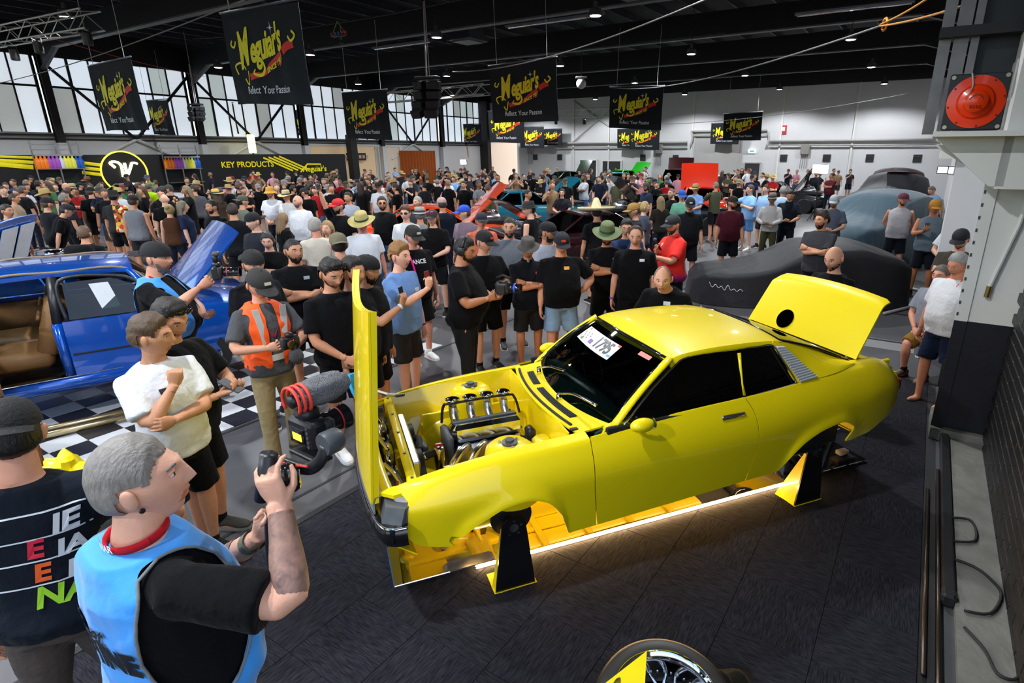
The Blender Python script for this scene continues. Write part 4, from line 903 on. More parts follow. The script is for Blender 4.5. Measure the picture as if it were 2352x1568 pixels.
# --- sagging catenary ropes
def rope(lab, a, b, sag, r, m, n=24):
    a, b = np.array(a), np.array(b); P_ = [a + (b - a) * t - np.array([0, 0, sag * 4 * t * (1 - t)]) for t in np.linspace(0, 1, n)]
    return tag(MB().tube(P_, r, 5).build('suspension_rope', m, None, True), lab, 'rope')
RP = mat('rope_grey', (.20, .20, .19), .7)
def atu(px, py, u): return on_plane(px, py, AX, u)
rope('grey suspension rope sloping up across the left windows to the largest banner', atu(0, 190, 7.6), atu(560, 0, 6.6), .12, .012, RP)
rope('long grey rope rising from the speaker cluster to the upper right roof', atu(1040, 165, 14.), atu(1640, -10, 9.), .25, .014, RP)
rope('grey rope with an orange clip running to the right wall steelwork', atu(1400, 200, 22.), atu(2020, 60, 9.), .3, .014, RP)
rope('orange sling rope between the clip and the right wall steelwork', atu(2020, 60, 9.), atu(2212, 13, 6.6), .02, .012, mat('orange_rope', (.5, .22, .05), .7))
rope('orange sling rope from the clip up to the roof', atu(2022, 56, 9.), atu(2140, -10, 8.), .02, .012, MATS['orange_rope'])
rope('thin grey rope crossing the white back wall', atu(1520, 285, 30.), atu(2085, 215, 24.), .2, .012, RP)
rope('thin red warning rope beside the left roof truss', atu(110, 85, 9.), atu(470, 175, 18.), .1, .012, mat('red_rope', (.55, .08, .05), .7))
tag(MB().lathe([(.06, -.012), (.085, 0), (.06, .012), (.045, 0), (.06, -.012)], 16, atu(2032, 56, 8.95), rotm(0, R(90), 0), caps=False).build('sling_ring', mat('orange_clip', (.8, .3, .03), .4), None, True), 'orange ring clip joining the ropes near the right wall', 'clip')
# --- line-array speaker cluster
SPK = mat('speaker_black', (.010, .010, .014), .6, 0, .25, 5, .15, 60)
c = hall(13.2, 0, 0); pc = atu(985, 240, 14.)
def speaker_stack(lab, pc, boxes, s, rz):
    t_ = thing('speaker_cluster', lab, 'speakers', pc, rz)
    for k in range(boxes):
        tilt = R(3 + 7 * k); z = .55 * s - k * .30 * s; y = -.03 * k * k * s
        for sx in (-1, 1):
            b_ = MB().bbox((sx * .24 * s, y, z), (.46 * s, .50 * s, .28 * s), .02, rotm(tilt, 0, R(18) * sx)).build('cabinet', SPK, t_)
            for q in (-.14, .14): MB().box((sx * .24 * s + q * s, y - .252 * s, z), (.06 * s, .01, .05 * s), rotm(tilt, 0, R(18) * sx)).build('handle_recess', BLK, b_)
    MB().bbox((0, 0, .80 * s), (.9 * s, .3 * s, .12 * s), .02).build('rigging_frame', STEEL, t_)
    MB().tube(spline([(-.02 * s, 0, .8 * s), (.0, 0, 1.6 * s), (.06 * s, 0, 3.2 * s)], 10), .03 * s, 6).build('chain_bag', mat('chain_grey', (.35, .35, .37), .5, .4), t_)
    MB().tube([(.1 * s, 0, .8 * s), (.1 * s, 0, (Z_ROOF - pc[2]))], .012, 5).build('hoist_chain', GREYP, t_)
    return t_
speaker_stack('black line array speaker cluster hanging in the middle of the hall', atu(985, 235, 15.), 4, .92, HALL_RZ + R(14))
speaker_stack('small dark speaker cluster hanging before the left windows', atu(455, 270, 15.5), 3, .72, HALL_RZ + R(30))
# --- lighting trusses
def truss(lab, a, b, w_=.29, m=None, n=10):
    a, b = np.array(a, float), np.array(b, float); t_ = thing('lighting_truss', lab, 'truss', a); d = b - a; x, y, _ = frame_of(d)
    m = m or mat('truss_alloy', (.55, .55, .53), .35, .8, .15, 8)
    cn = [x * w_ / 2 * i + y * w_ / 2 * j for i, j in ((-1, -1), (1, -1), (1, 1), (-1, 1))]
    for q in cn: MB().cyl(q, d + q, .026, 8).build('chord', m, t_, True)
    for k in range(4):
        g = MB()
        for i in range(n):
            p, q = d * (i / n), d * ((i + 1) / n); p0, p1 = (cn[k], cn[(k + 1) % 4]) if i % 2 == 0 else (cn[(k + 1) % 4], cn[k]); g.cyl(p + p0, q + p1, .011, 5)
        tag(g.build('lacing', m, t_), kind='stuff')
    return t_
truss('silver box truss with spot lamps in the upper left corner', atu(-60, 95, 7.2), atu(212, 45, 7.2), .42)
truss('silver box truss behind the speaker cluster', atu(880, 225, 22.), atu(1118, 205, 22.), .45, None, 12)
truss('white box truss hanging before the back wall', atu(1270, 262, 36.), atu(1402, 258, 36.), .5)
def spot(lab, p, rz=0., warm=True):
    t_ = thing('spot_lamp', lab, 'spot lamp', p, rz, 'truss spot lamps')
    MB().lathe([(.05, .16), (.10, .12), (.11, -.12), (.10, -.16), (.085, -.15)], 16).build('body', BLK, t_, True, 40); MB().lathe([(.085, -.148), (0, -.15)], 16).build('lens', mat('warm_lens', (1, .8, .4), .4, emit=(1., .62, .25), estr=6.) if warm else LMP, t_)
    for s_ in (-1, 1): MB().box((s_ * .125, 0, .07), (.012, .03, .28)).build('yoke', STEEL, t_)
    MB().box((0, 0, .21), (.26, .04, .02)).build('yoke_top', STEEL, t_)
spot('black spot lamp under the left end of the upper left truss', atu(33, 125, 7.2)); spot('black spot lamp under the middle of the upper left truss', atu(88, 108, 7.2)); spot('black spot lamp under the right end of the upper left truss', atu(200, 88, 7.2))
spot('black spot lamp below the white truss, left', atu(1277, 280, 36.)); spot('black spot lamp below the white truss, right', atu(1342, 280, 36.)); spot('black spot lamp left of the speaker cluster', atu(951, 240, 21.8))
# --- other ceiling gear
pc = atu(778, 80, 13.); t_ = thing('cable_camera', 'cable camera rig with coloured straps hanging under the roof', 'camera rig', pc, HALL_RZ)
MB().bbox((0, 0, 0), (.62, .14, .09), .03).build('frame', BLK, t_, True)
for x, c_ in ((-.25, (.5, .03, .03)), (-.08, (.03, .12, .5)), (.08, (.03, .15, .55)), (.24, (.55, .04, .04)), (.36, (.6, .05, .05))): MB().bbox((x, -.05, .04), (.08, .08, .08), .02).build('clamp', mat('clamp%s' % x, c_, .4), t_)
for x in (-.3, .3): MB().tube([(x, 0, .03), (0, 0, .38)], .012, 6).build('strap', mat('olive_strap', (.3, .32, .06), .7), t_)
MB().ball((.08, 0, -.22), (.06, .06, .06)).build('lens_head', BLK, t_); MB().tube([(.05, 0, -.03), (.08, 0, -.2)], .02, 6).build('stem', DGR, t_)
rope('thin cable carrying the camera rig', pc + np.array([-8, 6, .9]), pc + np.array([9, -3, 1.3]), .35, .008, STEEL_E)
pc = atu(1335, 192, 24.); t_ = thing('globe_light', 'white globe hanging under the black roof beside the middle banners', 'globe lamp', pc)
MB().ball((0, 0, 0), .22, 20, 14).build('globe', mat('opal_globe', (.55, .54, .52), .4), t_, True); MB().bbox((0, 0, .26), (.5, .3, .06), .02).build('mount', GREYP, t_); MB().cyl((0, 0, .26), (0, 0, Z_ROOF - pc[2]), .02, 6).build('rod', STEEL, t_)
for k, (p, q) in enumerate((((1165, 80, 18.5), (1385, 52, 18.5)), ((1640, 20, 13.), (1985, -8, 13.)), ((860, 125, 19.), (990, 105, 19.)), ((1815, 140, 22.), (2080, 127, 22.)), ((1465, 162, 24.), (1665, 150, 24.)))):
    a, b = atu(*p), atu(*q); a[2] = b[2] = 7.0; t_ = thing('strip_heater', 'long dark strip heater under the roof, %s' % ('left of the brightest lamp', 'at the top edge of the picture', 'left of the speaker chain', 'right, before the back wall', 'above the middle banner')[k], 'heater', a, 0, 'strip heaters')
    d = b - a; MB().tube([np.zeros(3), d], [(.16, .07)] * 2, 8).build('hood', STEEL_E, t_); MB().tube([d * .02 - [0, 0, .07], d * .98 - [0, 0, .07]], .035, 8).build('tube', CHR, t_, True)
    for f_ in (.15, .85): MB().cyl(d * f_, d * f_ + np.array([0, 0, Z_ROOF - a[2]]), .01, 5).build('hanger', STEEL, t_)
for k, (px, py, u) in enumerate(((1452, 108, 17.), (1915, 60, 17.), (1078, 165, 20.))):
    pc = atu(px, py, u); pc[2] = 7.25; t_ = thing('air_unit', 'dark square air handling unit under the roof, %s' % ('centre', 'right', 'left')[k], 'air unit', pc, HALL_RZ, 'air units under the roof')
    MB().box((0, 0, 0), (1.2, 1.2, .5), None, 0, .7).build('casing', STEEL_E, t_); MB().box((0, 0, -.28), (.9, .9, .06)).build('grille', mat('duct_grille', (.12, .13, .14), .5, .3), t_)
# --- trade stand along the left wall
VB = -32.6
def on_stand(px, py): return lw(px, py, VB)
u0, zt = on_stand(-40, 356); u1, _ = on_stand(792, 357)
SB = mat('stand_panel_black', (.008, .008, .009), .5, 0, .3, 2)
stand = thing('trade_stand', 'long black trade stand wall with yellow stripes along the left wall', 'exhibition stand', hall((u0 + u1) / 2, VB, 0), HALL_RZ)
uc = (u0 + u1) / 2
def sbox(nm, u_a, u_b, d0, d1, z_a, z_b, m, par=stand): return MB().box((d0 / 2 + d1 / 2, (u_a + u_b) / 2 - uc, (z_a + z_b) / 2), (abs(d1 - d0), abs(u_b - u_a), abs(z_b - z_a))).build(nm, m, par)
sbox('back_panel', u0, u1, -.15, 0, 0, zt, SB)
NY = mat('neon_yellow', (.9, .8, .05), .5, emit=(1., .86, .08), estr=1.1); SY = mat('stand_yellow', '#f0e010', .6)
def stripe(pts, w_, m=SY, nm='yellow_stripe'):
    P_ = [on_stand(*p) for p in pts]; q = [(.03, u - uc, z) for u, z in P_]; MB().tube(q, [(w_, .012)] * len(q), 4, up=(1, 0, 0)).build(nm, m, stand)
for k in range(3): stripe([(-40, 358 + k * 8), (76, 362 + k * 8 + k * 3)], .05 + .02 * k)
for k in range(3): stripe([(188, 374 + k * 11), (242, 380 + k * 11)], .07)
for k in range(4): stripe([(604 + k * 12, 362 - k), (672 + k * 12, 392 - k)], .05)
stripe([(690, 395), (705, 377), (736, 377), (738, 392)], .045)
# neon roundel
pu, pz = on_stand(285, 396); rad = abs(on_stand(330, 396)[0] - pu) * .75 + .3
rn = MB().lathe([(.93, 0), (.93, .06), (0, .06)], 40, (.02, pu - uc, pz), rotm(0, R(90), 0)).build('roundel', SB, stand)
MB().tube([(.10, pu - uc + .95 * math.cos(a), pz + .95 * math.sin(a)) for a in np.linspace(0, math.pi * 2, 49)], .035, 6).build('neon_ring', NY, stand)
NW = mat('neon_white', (1, .95, .5), .5, emit=(1., .93, .45), estr=3.2)
def neon(pts, r=.06): MB().tube([(.12, on_stand(*p)[0] - uc, on_stand(*p)[1]) for p in spline(pts, 18)], r, 6).build('neon_letter', NW, stand)
neon([(262, 385), (255, 379), (250, 375), (256, 371), (268, 373), (276, 381), (279, 396), (281, 406)]); neon([(283, 374), (287, 390), (290, 402), (296, 388), (300, 374)]); neon([(300, 374), (307, 374), (313, 376)], .05); neon([(284, 395), (284, 406), (292, 406)], .05)
# lettering on the stand
def stand_text(txt, px, py, size, m, rot=0):
    v, f = text_mesh(txt, size, 0, 'CENTER', 0, .01); u, z = on_stand(px, py); MB().add([(.03, u - uc + a, z + b) for a, b, _ in v], f).build('lettering', m, stand)
stand_text('KEY PRODUCTS', 570, 378, .42, SY); stand_text("Meguiar's", 722, 388, .45, SY)
pu, pz = on_stand(592, 330); lt = thing('lit_pylon', 'glowing yellow pylon sign standing above the trade stand', 'sign', hall(pu, VB - .6, 0), HALL_RZ)
MB().bbox((0, 0, pz), (.12, .42, 1.0), .04).build('light_box', mat('pylon_glow', (1, .95, .35), .5, emit=(1., .9, .3), estr=2.4), lt); MB().cyl((0, 0, 0), (0, 0, pz - .4), .05, 8).build('mast', SB, lt)
# shelves with bottles
BCOL = {'orange': '#f07a10', 'purple': '#a04cb4', 'yellow': '#e6e04a', 'blue': '#1f56b4', 'pale': '#cfd6da'}
bot_me = {k: MB().lathe([(.085, 0), (.09, .02), (.09, .26), (.05, .33), (.03, .35), (.03, .41), (0, .41)], 10).mesh('bottle', mat('bottle_' + k, c_, .35, 0, .05), True, 50) for k, c_ in BCOL.items()}
trig = MB().box((0, .03, .44), (.06, .12, .06)).mesh('trigger_head', mat('trigger_grey', (.3, .3, .32), .5))
for s_i, (pa, pb) in enumerate(((80, 188), (375, 455))):
    ua, za = on_stand(pa, 386); ub, _ = on_stand(pb, 386)
    sh = thing('display_shelf', 'silver display shelving with spray bottles, %s of the neon roundel' % ('left' if s_i == 0 else 'right'), 'shelf', hall((ua + ub) / 2, VB + .25, 0), HALL_RZ, 'display shelves on the trade stand')
    for z in (za - .04, za - .7, za + .75, za + .95): MB().box((0, 0, z), (.36, ub - ua, .03)).build('shelf_board', ALU, sh)
    for q in (-1, 0, 1): MB().box((-.1, q * (ub - ua) / 2, (za + 1.1) / 2), (.05, .05, za + 1.1)).build('upright', ALU, sh)
    n = 12
    for k in range(n):
        c_ = ['orange', 'orange', 'orange', 'purple', 'purple', 'purple', 'pale', 'yellow', 'yellow', 'yellow', 'blue', 'blue'][k]
        u = ua + (ub - ua) * (k + .5) / n
        b_ = tag(obj('spray_bottle', bot_me[c_]), '%s spray bottle on the display shelf %s of the neon roundel' % (c_, 'left' if s_i == 0 else 'right'), 'bottle', '%s spray bottles, shelf %d' % (c_, s_i + 1)); b_.location = hall(u, VB + .26, za - .025); b_.rotation_euler = (0, 0, HALL_RZ); b_.scale = (1.25,) * 3
        obj('trigger_head', trig, b_)
# canteen opening, curtain, ledge on the left wall beyond the stand
for k, (pa, pb, pt, c_, nm) in enumerate(((705, 862, 335, (.50, .36, .22), 'door_10'), (862, 918, 337, (.42, .36, .29), 'door_11'))):
    ua, zt_ = lw(pa, pt, V_LEFT); ub, _ = lw(pb, pt, V_LEFT)
    o = struct(hbox(MB(), ua, ub, V_LEFT, V_LEFT + .04, 0, zt_).build(nm, mat('lit_room_%d' % k, c_, .8, emit=c_, estr=.35))); hbox(MB(), ua, ub, V_LEFT, V_LEFT + .12, zt_, zt_ + .15).build('frame', WHT2, o)
    for q in (ua, ub): hbox(MB(), q - .15, q + .15, V_LEFT, V_LEFT + .12, 0, zt_).build('frame', WHT2, o)
ua, z_ = lw(796, 360, V_LEFT + .3); ub, _ = lw(840, 360, V_LEFT + .3); t_ = thing('canteen_sign', 'dark signboard with pale lettering over the canteen counter', 'sign', hall((ua + ub) / 2, V_LEFT + .3, z_), HALL_RZ)
MB().box((0, 0, 0), (.06, ub - ua, .5)).build('board', mat('dark_brown_board', (.03, .02, .018), .6), t_); [MB().box((.04, -.9 + .3 * k, 0), (.01, .2, .22)).build('letter_block', mat('tan_letter', (.5, .36, .26), .6), t_) for k in range(7)]
ua, zt_ = lw(915, 346, V_LEFT + .2); ub, _ = lw(997, 346, V_LEFT + .2); n = 60
P_ = np.array([[hall(ua + (ub - ua) * i / n, V_LEFT + .25 + .07 * math.sin(i * 1.3), z) for i in range(n + 1)] for z in (0, zt_ * .5, zt_)])
tag(MB().slab(P_, NX * .01).build('orange_curtain', mat('rust_curtain', '#9a4a10', .85, 0, .15, 6), None, True), 'rust orange pleated curtain hanging by the far left corner', 'curtain')
ua, z_ = lw(780, 355, V_LEFT + 1.2); t_ = thing('dark_mast', 'tall dark post standing at the right end of the trade stand', 'post', hall(ua + 1.2, V_LEFT + 1.0, 0), HALL_RZ)
MB().box((0, 0, 1.9), (.5, .5, 3.8)).build('shaft', STEEL, t_); MB().bbox((0, 0, .1), (.9, .9, .2), .05).build('base', STEEL, t_)
# work light on a stand in the far right crowd, and one in the far centre
for px, py, u, e_, lab in ((1885, 388, 26., 70., 'dazzling white work light on a stand near the covered cars'), (1065, 372, 36., 30., 'dazzling white work light on a stand before the far left corner')):
    pc = atu(px, py, u); t_ = thing('work_light', lab, 'work light', (pc[0], pc[1], 0), HALL_RZ)
    MB().bbox((0, 0, pc[2]), (.62, .08, .36), .02).build('panel', DGR, t_); MB().box((0, -.05, pc[2]), (.58, .02, .32)).build('led_face', mat('work_led%d' % px, (1, 1, 1), .5, emit=(.95, .98, 1.), estr=e_), t_); MB().cyl((0, 0, .02), (0, 0, pc[2]), .025, 8).build('mast', STEEL, t_)
    for k in range(3): MB().cyl((0, 0, .5), (.4 * math.cos(k * 2.1), .4 * math.sin(k * 2.1), .01), .015, 6).build('leg', STEEL, t_)
# ================================================================== people
def sst(a, b, x): t = np.clip((x - a) / (b - a), 0, 1); return t * t * (3 - 2 * t)
def head_surface(nu, nv, off=0., jaw=1., wid=1.):
    t = np.arange(nu) * 2 * math.pi / nu; az = t - .42 * np.sin(t)            # 0 = straight ahead (+y), denser there
    ph = np.linspace(.06, math.pi - .06, nv); AZ, PH = np.meshgrid(az, ph)
    x = np.sin(PH) * np.sin(AZ) * .077; y = np.sin(PH) * np.cos(AZ) * .097; z = np.cos(PH) * .118
    # skull: fuller at the back and top
    y = np.where(y < 0, y * (1 + .06 * sst(-.02, .06, z)), y)
    lo = sst(.0, -.11, z)
    x = x * (1 - .30 * lo * jaw) * (1 + .05 * np.exp(-((z - .0) / .03) ** 2)) * wid
    y = np.where(y < 0, y * (1 - .55 * sst(-.02, -.11, z)), y * (1 - .06 * lo))
    fr = sst(.0, .05, y)
    y = y - fr * .010 * sst(.03, .10, z)                                        # forehead slope
    nosez = np.interp(z, [-.040, -.032, -.022, .0, .022, .032], [0, .35, 1., .62, .28, 0])
    y = y + fr * (.024 * np.exp(-(x / .0125) ** 2) * nosez + .006 * np.exp(-((np.abs(x) - .013) / .007) ** 2) * np.exp(-((z + .026) / .008) ** 2))
    y = y - fr * .011 * np.exp(-((np.abs(x) - .032) / .015) ** 2 - ((z - .012) / .013) ** 2)
    y = y + fr * .005 * np.exp(-((z - .034) / .010) ** 2) * np.exp(-(x / .05) ** 2)
    lip = np.exp(-(x / .024) ** 2)
    y = y + fr * lip * (.0075 * np.exp(-((z + .050) / .006) ** 2) + .0075 * np.exp(-((z + .064) / .007) ** 2) - .003 * np.exp(-((z + .057) / .003) ** 2))
    y = y + fr * .010 * np.exp(-((z + .098) / .018) ** 2) * np.exp(-(x / .026) ** 2)
    P = np.stack([x, y, z], -1)
    if off is not None and np.any(off):
        n = P / np.array([.077 ** 2, .097 ** 2, .118 ** 2]); n /= np.linalg.norm(n, axis=-1, keepdims=True); P = P + n * np.asarray(off)[..., None] if np.ndim(off) else P + n * off
    return P, AZ
def wrap_faces(nv, nu, mask=None, off=0):
    f = []
    for i in range(nv - 1):
        for j in range(nu):
            j2 = (j + 1) % nu; q = (i * nu + j, (i + 1) * nu + j, (i + 1) * nu + j2, i * nu + j2)
            if mask is None or (mask.flat[q[0]] and mask.flat[q[1]] and mask.flat[q[2]] and mask.flat[q[3]]): f.append(tuple(k + off for k in q))
    return f
def nz3(p, s=1.):                                                                # cheap smooth noise
    p = p * s; return (np.sin(p[..., 0] * 1.7 + 1.3 * np.sin(p[..., 1] * 1.1)) + np.sin(p[..., 1] * 2.1 + 1.1 * np.sin(p[..., 2] * 1.3)) + np.sin(p[..., 2] * 1.9 + 1.7 * np.sin(p[..., 0] * .9))) / 3
def make_head(mb, nu=40, nv=34, eyes=True, jaw=1., wid=1., old=0):              # materials: 0 skin 1 eye 2 iris 3 brow 4 lip
    P, AZ = head_surface(nu, nv, 0., jaw, wid); o = P.reshape(-1, 3)
    f = wrap_faces(nv, nu); z = o[:, 2]; x = o[:, 0]; y = o[:, 1]
    fl, fs = [], []
    for q in f:
        c = o[list(q)].mean(0)
        (fl if (c[1] > .05 and abs(c[0]) < .024 and -.071 < c[2] < -.045) else fs).append(q)
    base = len(o); k = nu
    caps = [tuple(range(nu)), tuple((nv - 1) * nu + j for j in range(nu - 1, -1, -1))]
    mb.add(o, fs + caps, 0)
    if fl: 
        idx = sorted({i for q in fl for i in q}); mp = {i: n for n, i in enumerate(idx)}; mb.add(o[idx], [tuple(mp[i] for i in q) for q in fl], 4)
    for s in (-1, 1):
        mb.ball((s * .083 * wid, -.010, -.002), (.011, .021, .032), 12, 10, 0, rotm(R(-12), R(s * 10), R(-s * 22)))
        if eyes:
            mb.ball((s * .031, .0705, .011), (.0145, .0125, .0095), 10, 8, 1); mb.ball((s * .031, .0790, .011), (.0062, .0055, .0066), 8, 6, 2)
            mb.tube([(s * .014, .0895, .031), (s * .030, .0885, .036), (s * .048, .073, .031)], [(.0035, .004)] * 3, 6, 3)
            mb.tube([(s * .016, .0815, .018), (s * .031, .0845, .0215), (s * .046, .073, .017)], .0035, 6, 0)
def hair_mesh(style, nu=44, nv=40, seed=0):
    P0, AZ = head_surface(nu, nv); a = np.abs((AZ + math.pi) % (2 * math.pi) - math.pi); z = P0[..., 2]
    front, side, back = .070, .012, -.062
    th = {'short': .008, 'crop': .004, 'curly': .020, 'mop': .014, 'long': .014, 'bun': .010, 'balding': .006, 'fringe': .003, 'messy': .013}[style]
    if style == 'balding': front, side, back = .102, .020, -.06
    line = np.interp(a, [0, .6, .95, 1.2, 1.42, 1.78, 1.95, math.pi], [front, front - .004, front - .02, side, .026, .028, back * .7, back])
    if style == 'fringe': line = np.interp(a, [0, .9, 1.2, 1.6, math.pi], [.2, .2, .01, -.03, -.06])
    if style in ('long', 'bun'): line = np.interp(a, [0, .6, 1.0, 1.3, 1.7, math.pi], [.072, .066, .03, -.05, -.10, -.11])
    hv = sst(0, .028, z - line); lump = nz3(P0, 75 + seed) * (.4 if style in ('curly', 'mop', 'messy') else .15)
    off = th * hv * (1 + lump) + (.004 if style not in ('crop', 'fringe') else .0015) * (z > line)
    top = sst(.03, .11, z) * (.006 if style in ('short', 'messy') else (.012 if style in ('curly', 'mop') else 0)); off = off + top * hv
    P, _ = head_surface(nu, nv, off); mask = z > line - .004
    m = MB().add(P.reshape(-1, 3), wrap_faces(nv, nu, mask) + [tuple(range(nu))])
    if style == 'long':
        for k in range(15):
            b = math.pi + (k - 7) * .19; x0, y0 = .088 * math.sin(b), .100 * math.cos(b)
            q = spline([(x0 * .8, y0 * .8, .07), (x0, y0, 0), (x0 * 1.05, y0 * 1.02 - .01, -.12), (x0 * 1.0, y0 * .9 - .035, -.26 - .03 * math.sin(k * 3))], 10); m.tube(q, [(.018, .014)] * (len(q) - 2) + [(.014, .010), (.004, .004)], 6)
    if style == 'bun': m.ball((0, -.105, .07), .045, 12, 8)
    return m
def beard_mesh(style='full', nu=44, nv=44):
    P0, AZ = head_surface(nu, nv); a = np.abs((AZ + math.pi) % (2 * math.pi) - math.pi); x, y, z = P0[..., 0], P0[..., 1], P0[..., 2]
    up = np.interp(a, [0, .30, .55, .9, 1.25, 1.45], [-.034, -.036, -.046, -.05, -.005, .0])
    if style == 'goatee': region = (a < .45) & (z < -.036)
    elif style == 'tash': region = (a < .36) & (z < -.034) & (z > -.050)
    else: region = (z < up) & (a < 1.5)
    region &= ~((np.abs(x) < .020) & (z < -.047) & (z > -.070) & (y > .05)); th = {'full': .011, 'stubble': .003, 'goatee': .012, 'tash': .006, 'long': .016}[style]
    off = th * (1 + .4 * nz3(P0, 110)) * (.35 + .65 * sst(0, .03, up - z)); P, _ = head_surface(nu, nv, off)
    if style in ('long', 'goatee'):
        d = sst(-.075, -.118, z) * (a < .7); P[..., 2] -= (.07 if style == 'goatee' else .05) * d; P[..., 1] += .012 * d
    return MB().add(P.reshape(-1, 3), wrap_faces(nv, nu, region))
def cap_parts(col, kind='cap', back=False):
    out = []; M = rotm(0, 0, math.pi if back else 0)
    if kind in ('cap', 'trucker'):
        c = MB(); rings = []; nu = 24
        for q in np.linspace(0, 1, 9):
            p = q * math.pi / 2; th = np.arange(nu) * 2 * math.pi / nu; r = math.cos(p) ** .8 if q < 1 else .02
            rings.append(np.stack([np.sin(th) * .090 * r, np.cos(th) * .110 * r + .002, np.full(nu, .030 + .102 * math.sin(p) ** .9)], 1))
        c.loft(rings, False, True); c.xf(M); out.append(('cap_crown', c, col, True))
        b = MB(); rows = []
        for l in np.linspace(0, 1, 5):
            rows.append([(math.sin(t) * (.086 + .004 * l), .075 * math.cos(t) + .038 + .085 * l * math.cos(t * .9), .040 - .020 * (math.sin(t)) ** 2 - .012 * l) for t in np.linspace(-1.15, 1.15, 13)])
        b.slab(np.array(rows), (0, 0, .005)); b.xf(M); out.append(('cap_brim', b, col, True))
        s_ = MB().ball((0, 0, .133), .007, 8, 6); out.append(('cap_button', s_, col, True))
    else:
        prof = {'straw': [(.19, .028), (.175, .020), (.14, .030), (.098, .036), (.092, .06), (.086, .125), (.07, .145), (0, .148)],
                'leather': [(.150, .022), (.14, .024), (.12, .036), (.094, .036), (.09, .06), (.082, .12), (.06, .132), (0, .122)],
                'trilby': [(.135, .020), (.12, .028), (.094, .034), (.09, .06), (.080, .125), (.05, .128), (0, .118)],
                'sombrero': [(.31, .085), (.325, .075), (.30, .045), (.22, .028), (.12, .034), (.098, .042), (.088, .09), (.062, .17), (.035, .225), (0, .235)],
                'bucket': [(.15, .0), (.142, .0), (.098, .045), (.09, .06), (.082, .128), (.07, .136), (0, .138)]}[kind]
        m = MB(); n = 36; rings = []
        for r, z in prof:
            th = np.arange(n) * 2 * math.pi / n; dr = .018 * max(0, (r - .11) / .08) * (np.cos(th * 2) if kind in ('leather', 'straw', 'trilby') else 0)
            rings.append(np.stack([np.cos(th) * r * .96, np.sin(th) * r * 1.1, z + (dr if kind != 'leather' else dr * 1.4)], 1) if np.ndim(dr) else np.stack([np.cos(th) * r * .97, np.sin(th) * r * 1.08, np.full(n, z)], 1))
        m.loft(rings, False, False); out.append(('hat', m, col, True))
        if kind in ('straw', 'trilby', 'sombrero'):
            out.append(('hat_band', MB().loft([np.stack([np.cos(th) * .095, np.sin(th) * .109, np.full(n, z)], 1) for z in (.040, .066)], False, False), {'straw': '#1f4a35', 'trilby': '#3c3c3e', 'sombrero': '#d8cfa6'}[kind], True))
    return out
def ik(S, T, l1, l2, hint):
    d = T - S; L = np.linalg.norm(d); L2 = min(L, (l1 + l2) * .998); d = d / (L + 1e-9); T = S + d * L2
    a = (l1 * l1 - l2 * l2 + L2 * L2) / (2 * L2); hgt = math.sqrt(max(0, l1 * l1 - a * a)); h_ = np.array(hint, float); h_ = h_ - d * (h_ @ d); h_ /= np.linalg.norm(h_) + 1e-9
    return S + d * a + h_ * hgt, T
def make_hand(mb, wrist, fd, pn, side, curl=.5, s=1., n=6, spread=1., point=False, ps=0):
    fd = np.array(fd, float); fd /= np.linalg.norm(fd); pn = np.array(pn, float); pn = pn - fd * (pn @ fd); pn /= np.linalg.norm(pn) + 1e-9; sd = np.cross(fd, pn)
    # sd points to the thumb side for one hand; flip for the other
    sd = sd * side; P = lambda a, b, c: wrist + s * (fd * a + sd * b + pn * c)
    rings = []
    for a, wd, tk in ((-.012, .024, .019), (.012, .028, .019), (.045, .040, .017), (.075, .042, .014), (.090, .039, .011)):
        th = np.arange(10) * 2 * math.pi / 10; rings.append(np.array([P(a, math.cos(t) * wd, math.sin(t) * tk) for t in th]))
    mb.loft(rings, True, True, ps); tips = []
    for k, (b, L, r) in enumerate(((.030, .072, .0088), (.010, .080, .0092), (-.011, .074, .0088), (-.030, .058, .0078))):
        cu = curl * (.25 if (point and k == 0) else 1.) * (1 + .08 * k); ang = 0; p = np.array([.083, b, 0.]); pts = [p.copy()]; pts[0][0] -= .02
        pts.append(p.copy())
        for seg, fr in ((L * .44, .9), (L * .32, 1.25), (L * .26, .8)):
            ang += cu * fr; p = p + np.array([math.cos(ang) * seg, b * .10 * spread, math.sin(ang) * seg]); pts.append(p.copy())
        q = [P(*t) for t in pts]; mb.tube(q, [r * s, r * 1.02 * s, r * s, r * .93 * s, r * .62 * s], n, ps); tips.append(q[-1])
    a0 = np.array([.018, .026, .006]); tc = min(curl, 1.1)
    t1 = a0 + np.array([.028, .028 - .010 * tc, .010 + .012 * tc]); t2 = t1 + np.array([.026, .016 - .022 * tc, .008 + .010 * tc]); t3 = t2 + np.array([.022, .006 - .020 * tc, .004 + .008 * tc])
    q = [P(*(a0 - [.01, .012, 0])), P(*a0), P(*t1), P(*t2), P(*t3)]; mb.tube(q, [.012 * s, .0125 * s, .0105 * s, .0095 * s, .006 * s], n, ps); tips.append(q[-1])
    return P(.09, 0, .028), tips
POSES = {}
def A_(w, fd, pn, hint, curl=.5): return (np.array(w, float), fd, pn, np.array(hint, float), curl)
POSES['hang'] = dict(R=A_((.27, .04, .84), (0, .12, -1), (-1, 0, 0), (.4, -1, 0), .35), L=A_((-.27, .04, .84), (0, .12, -1), (1, 0, 0), (-.4, -1, 0), .35))
POSES['cross'] = dict(R=A_((-.09, .245, 1.19), (-1, -.15, .15), (0, -1, .2), (1, .2, -.9), .35), L=A_((.10, .215, 1.235), (1, -.1, .1), (0, -1, 0), (-1, .2, -.9), .9))
POSES['clasp'] = dict(R=A_((.075, .21, .965), (-.75, .35, -.5), (-.2, -.7, -.6), (1, -.5, 0), .75), L=A_((-.065, .19, .955), (.8, .3, -.45), (.2, -.7, -.6), (-1, -.5, 0), .75))
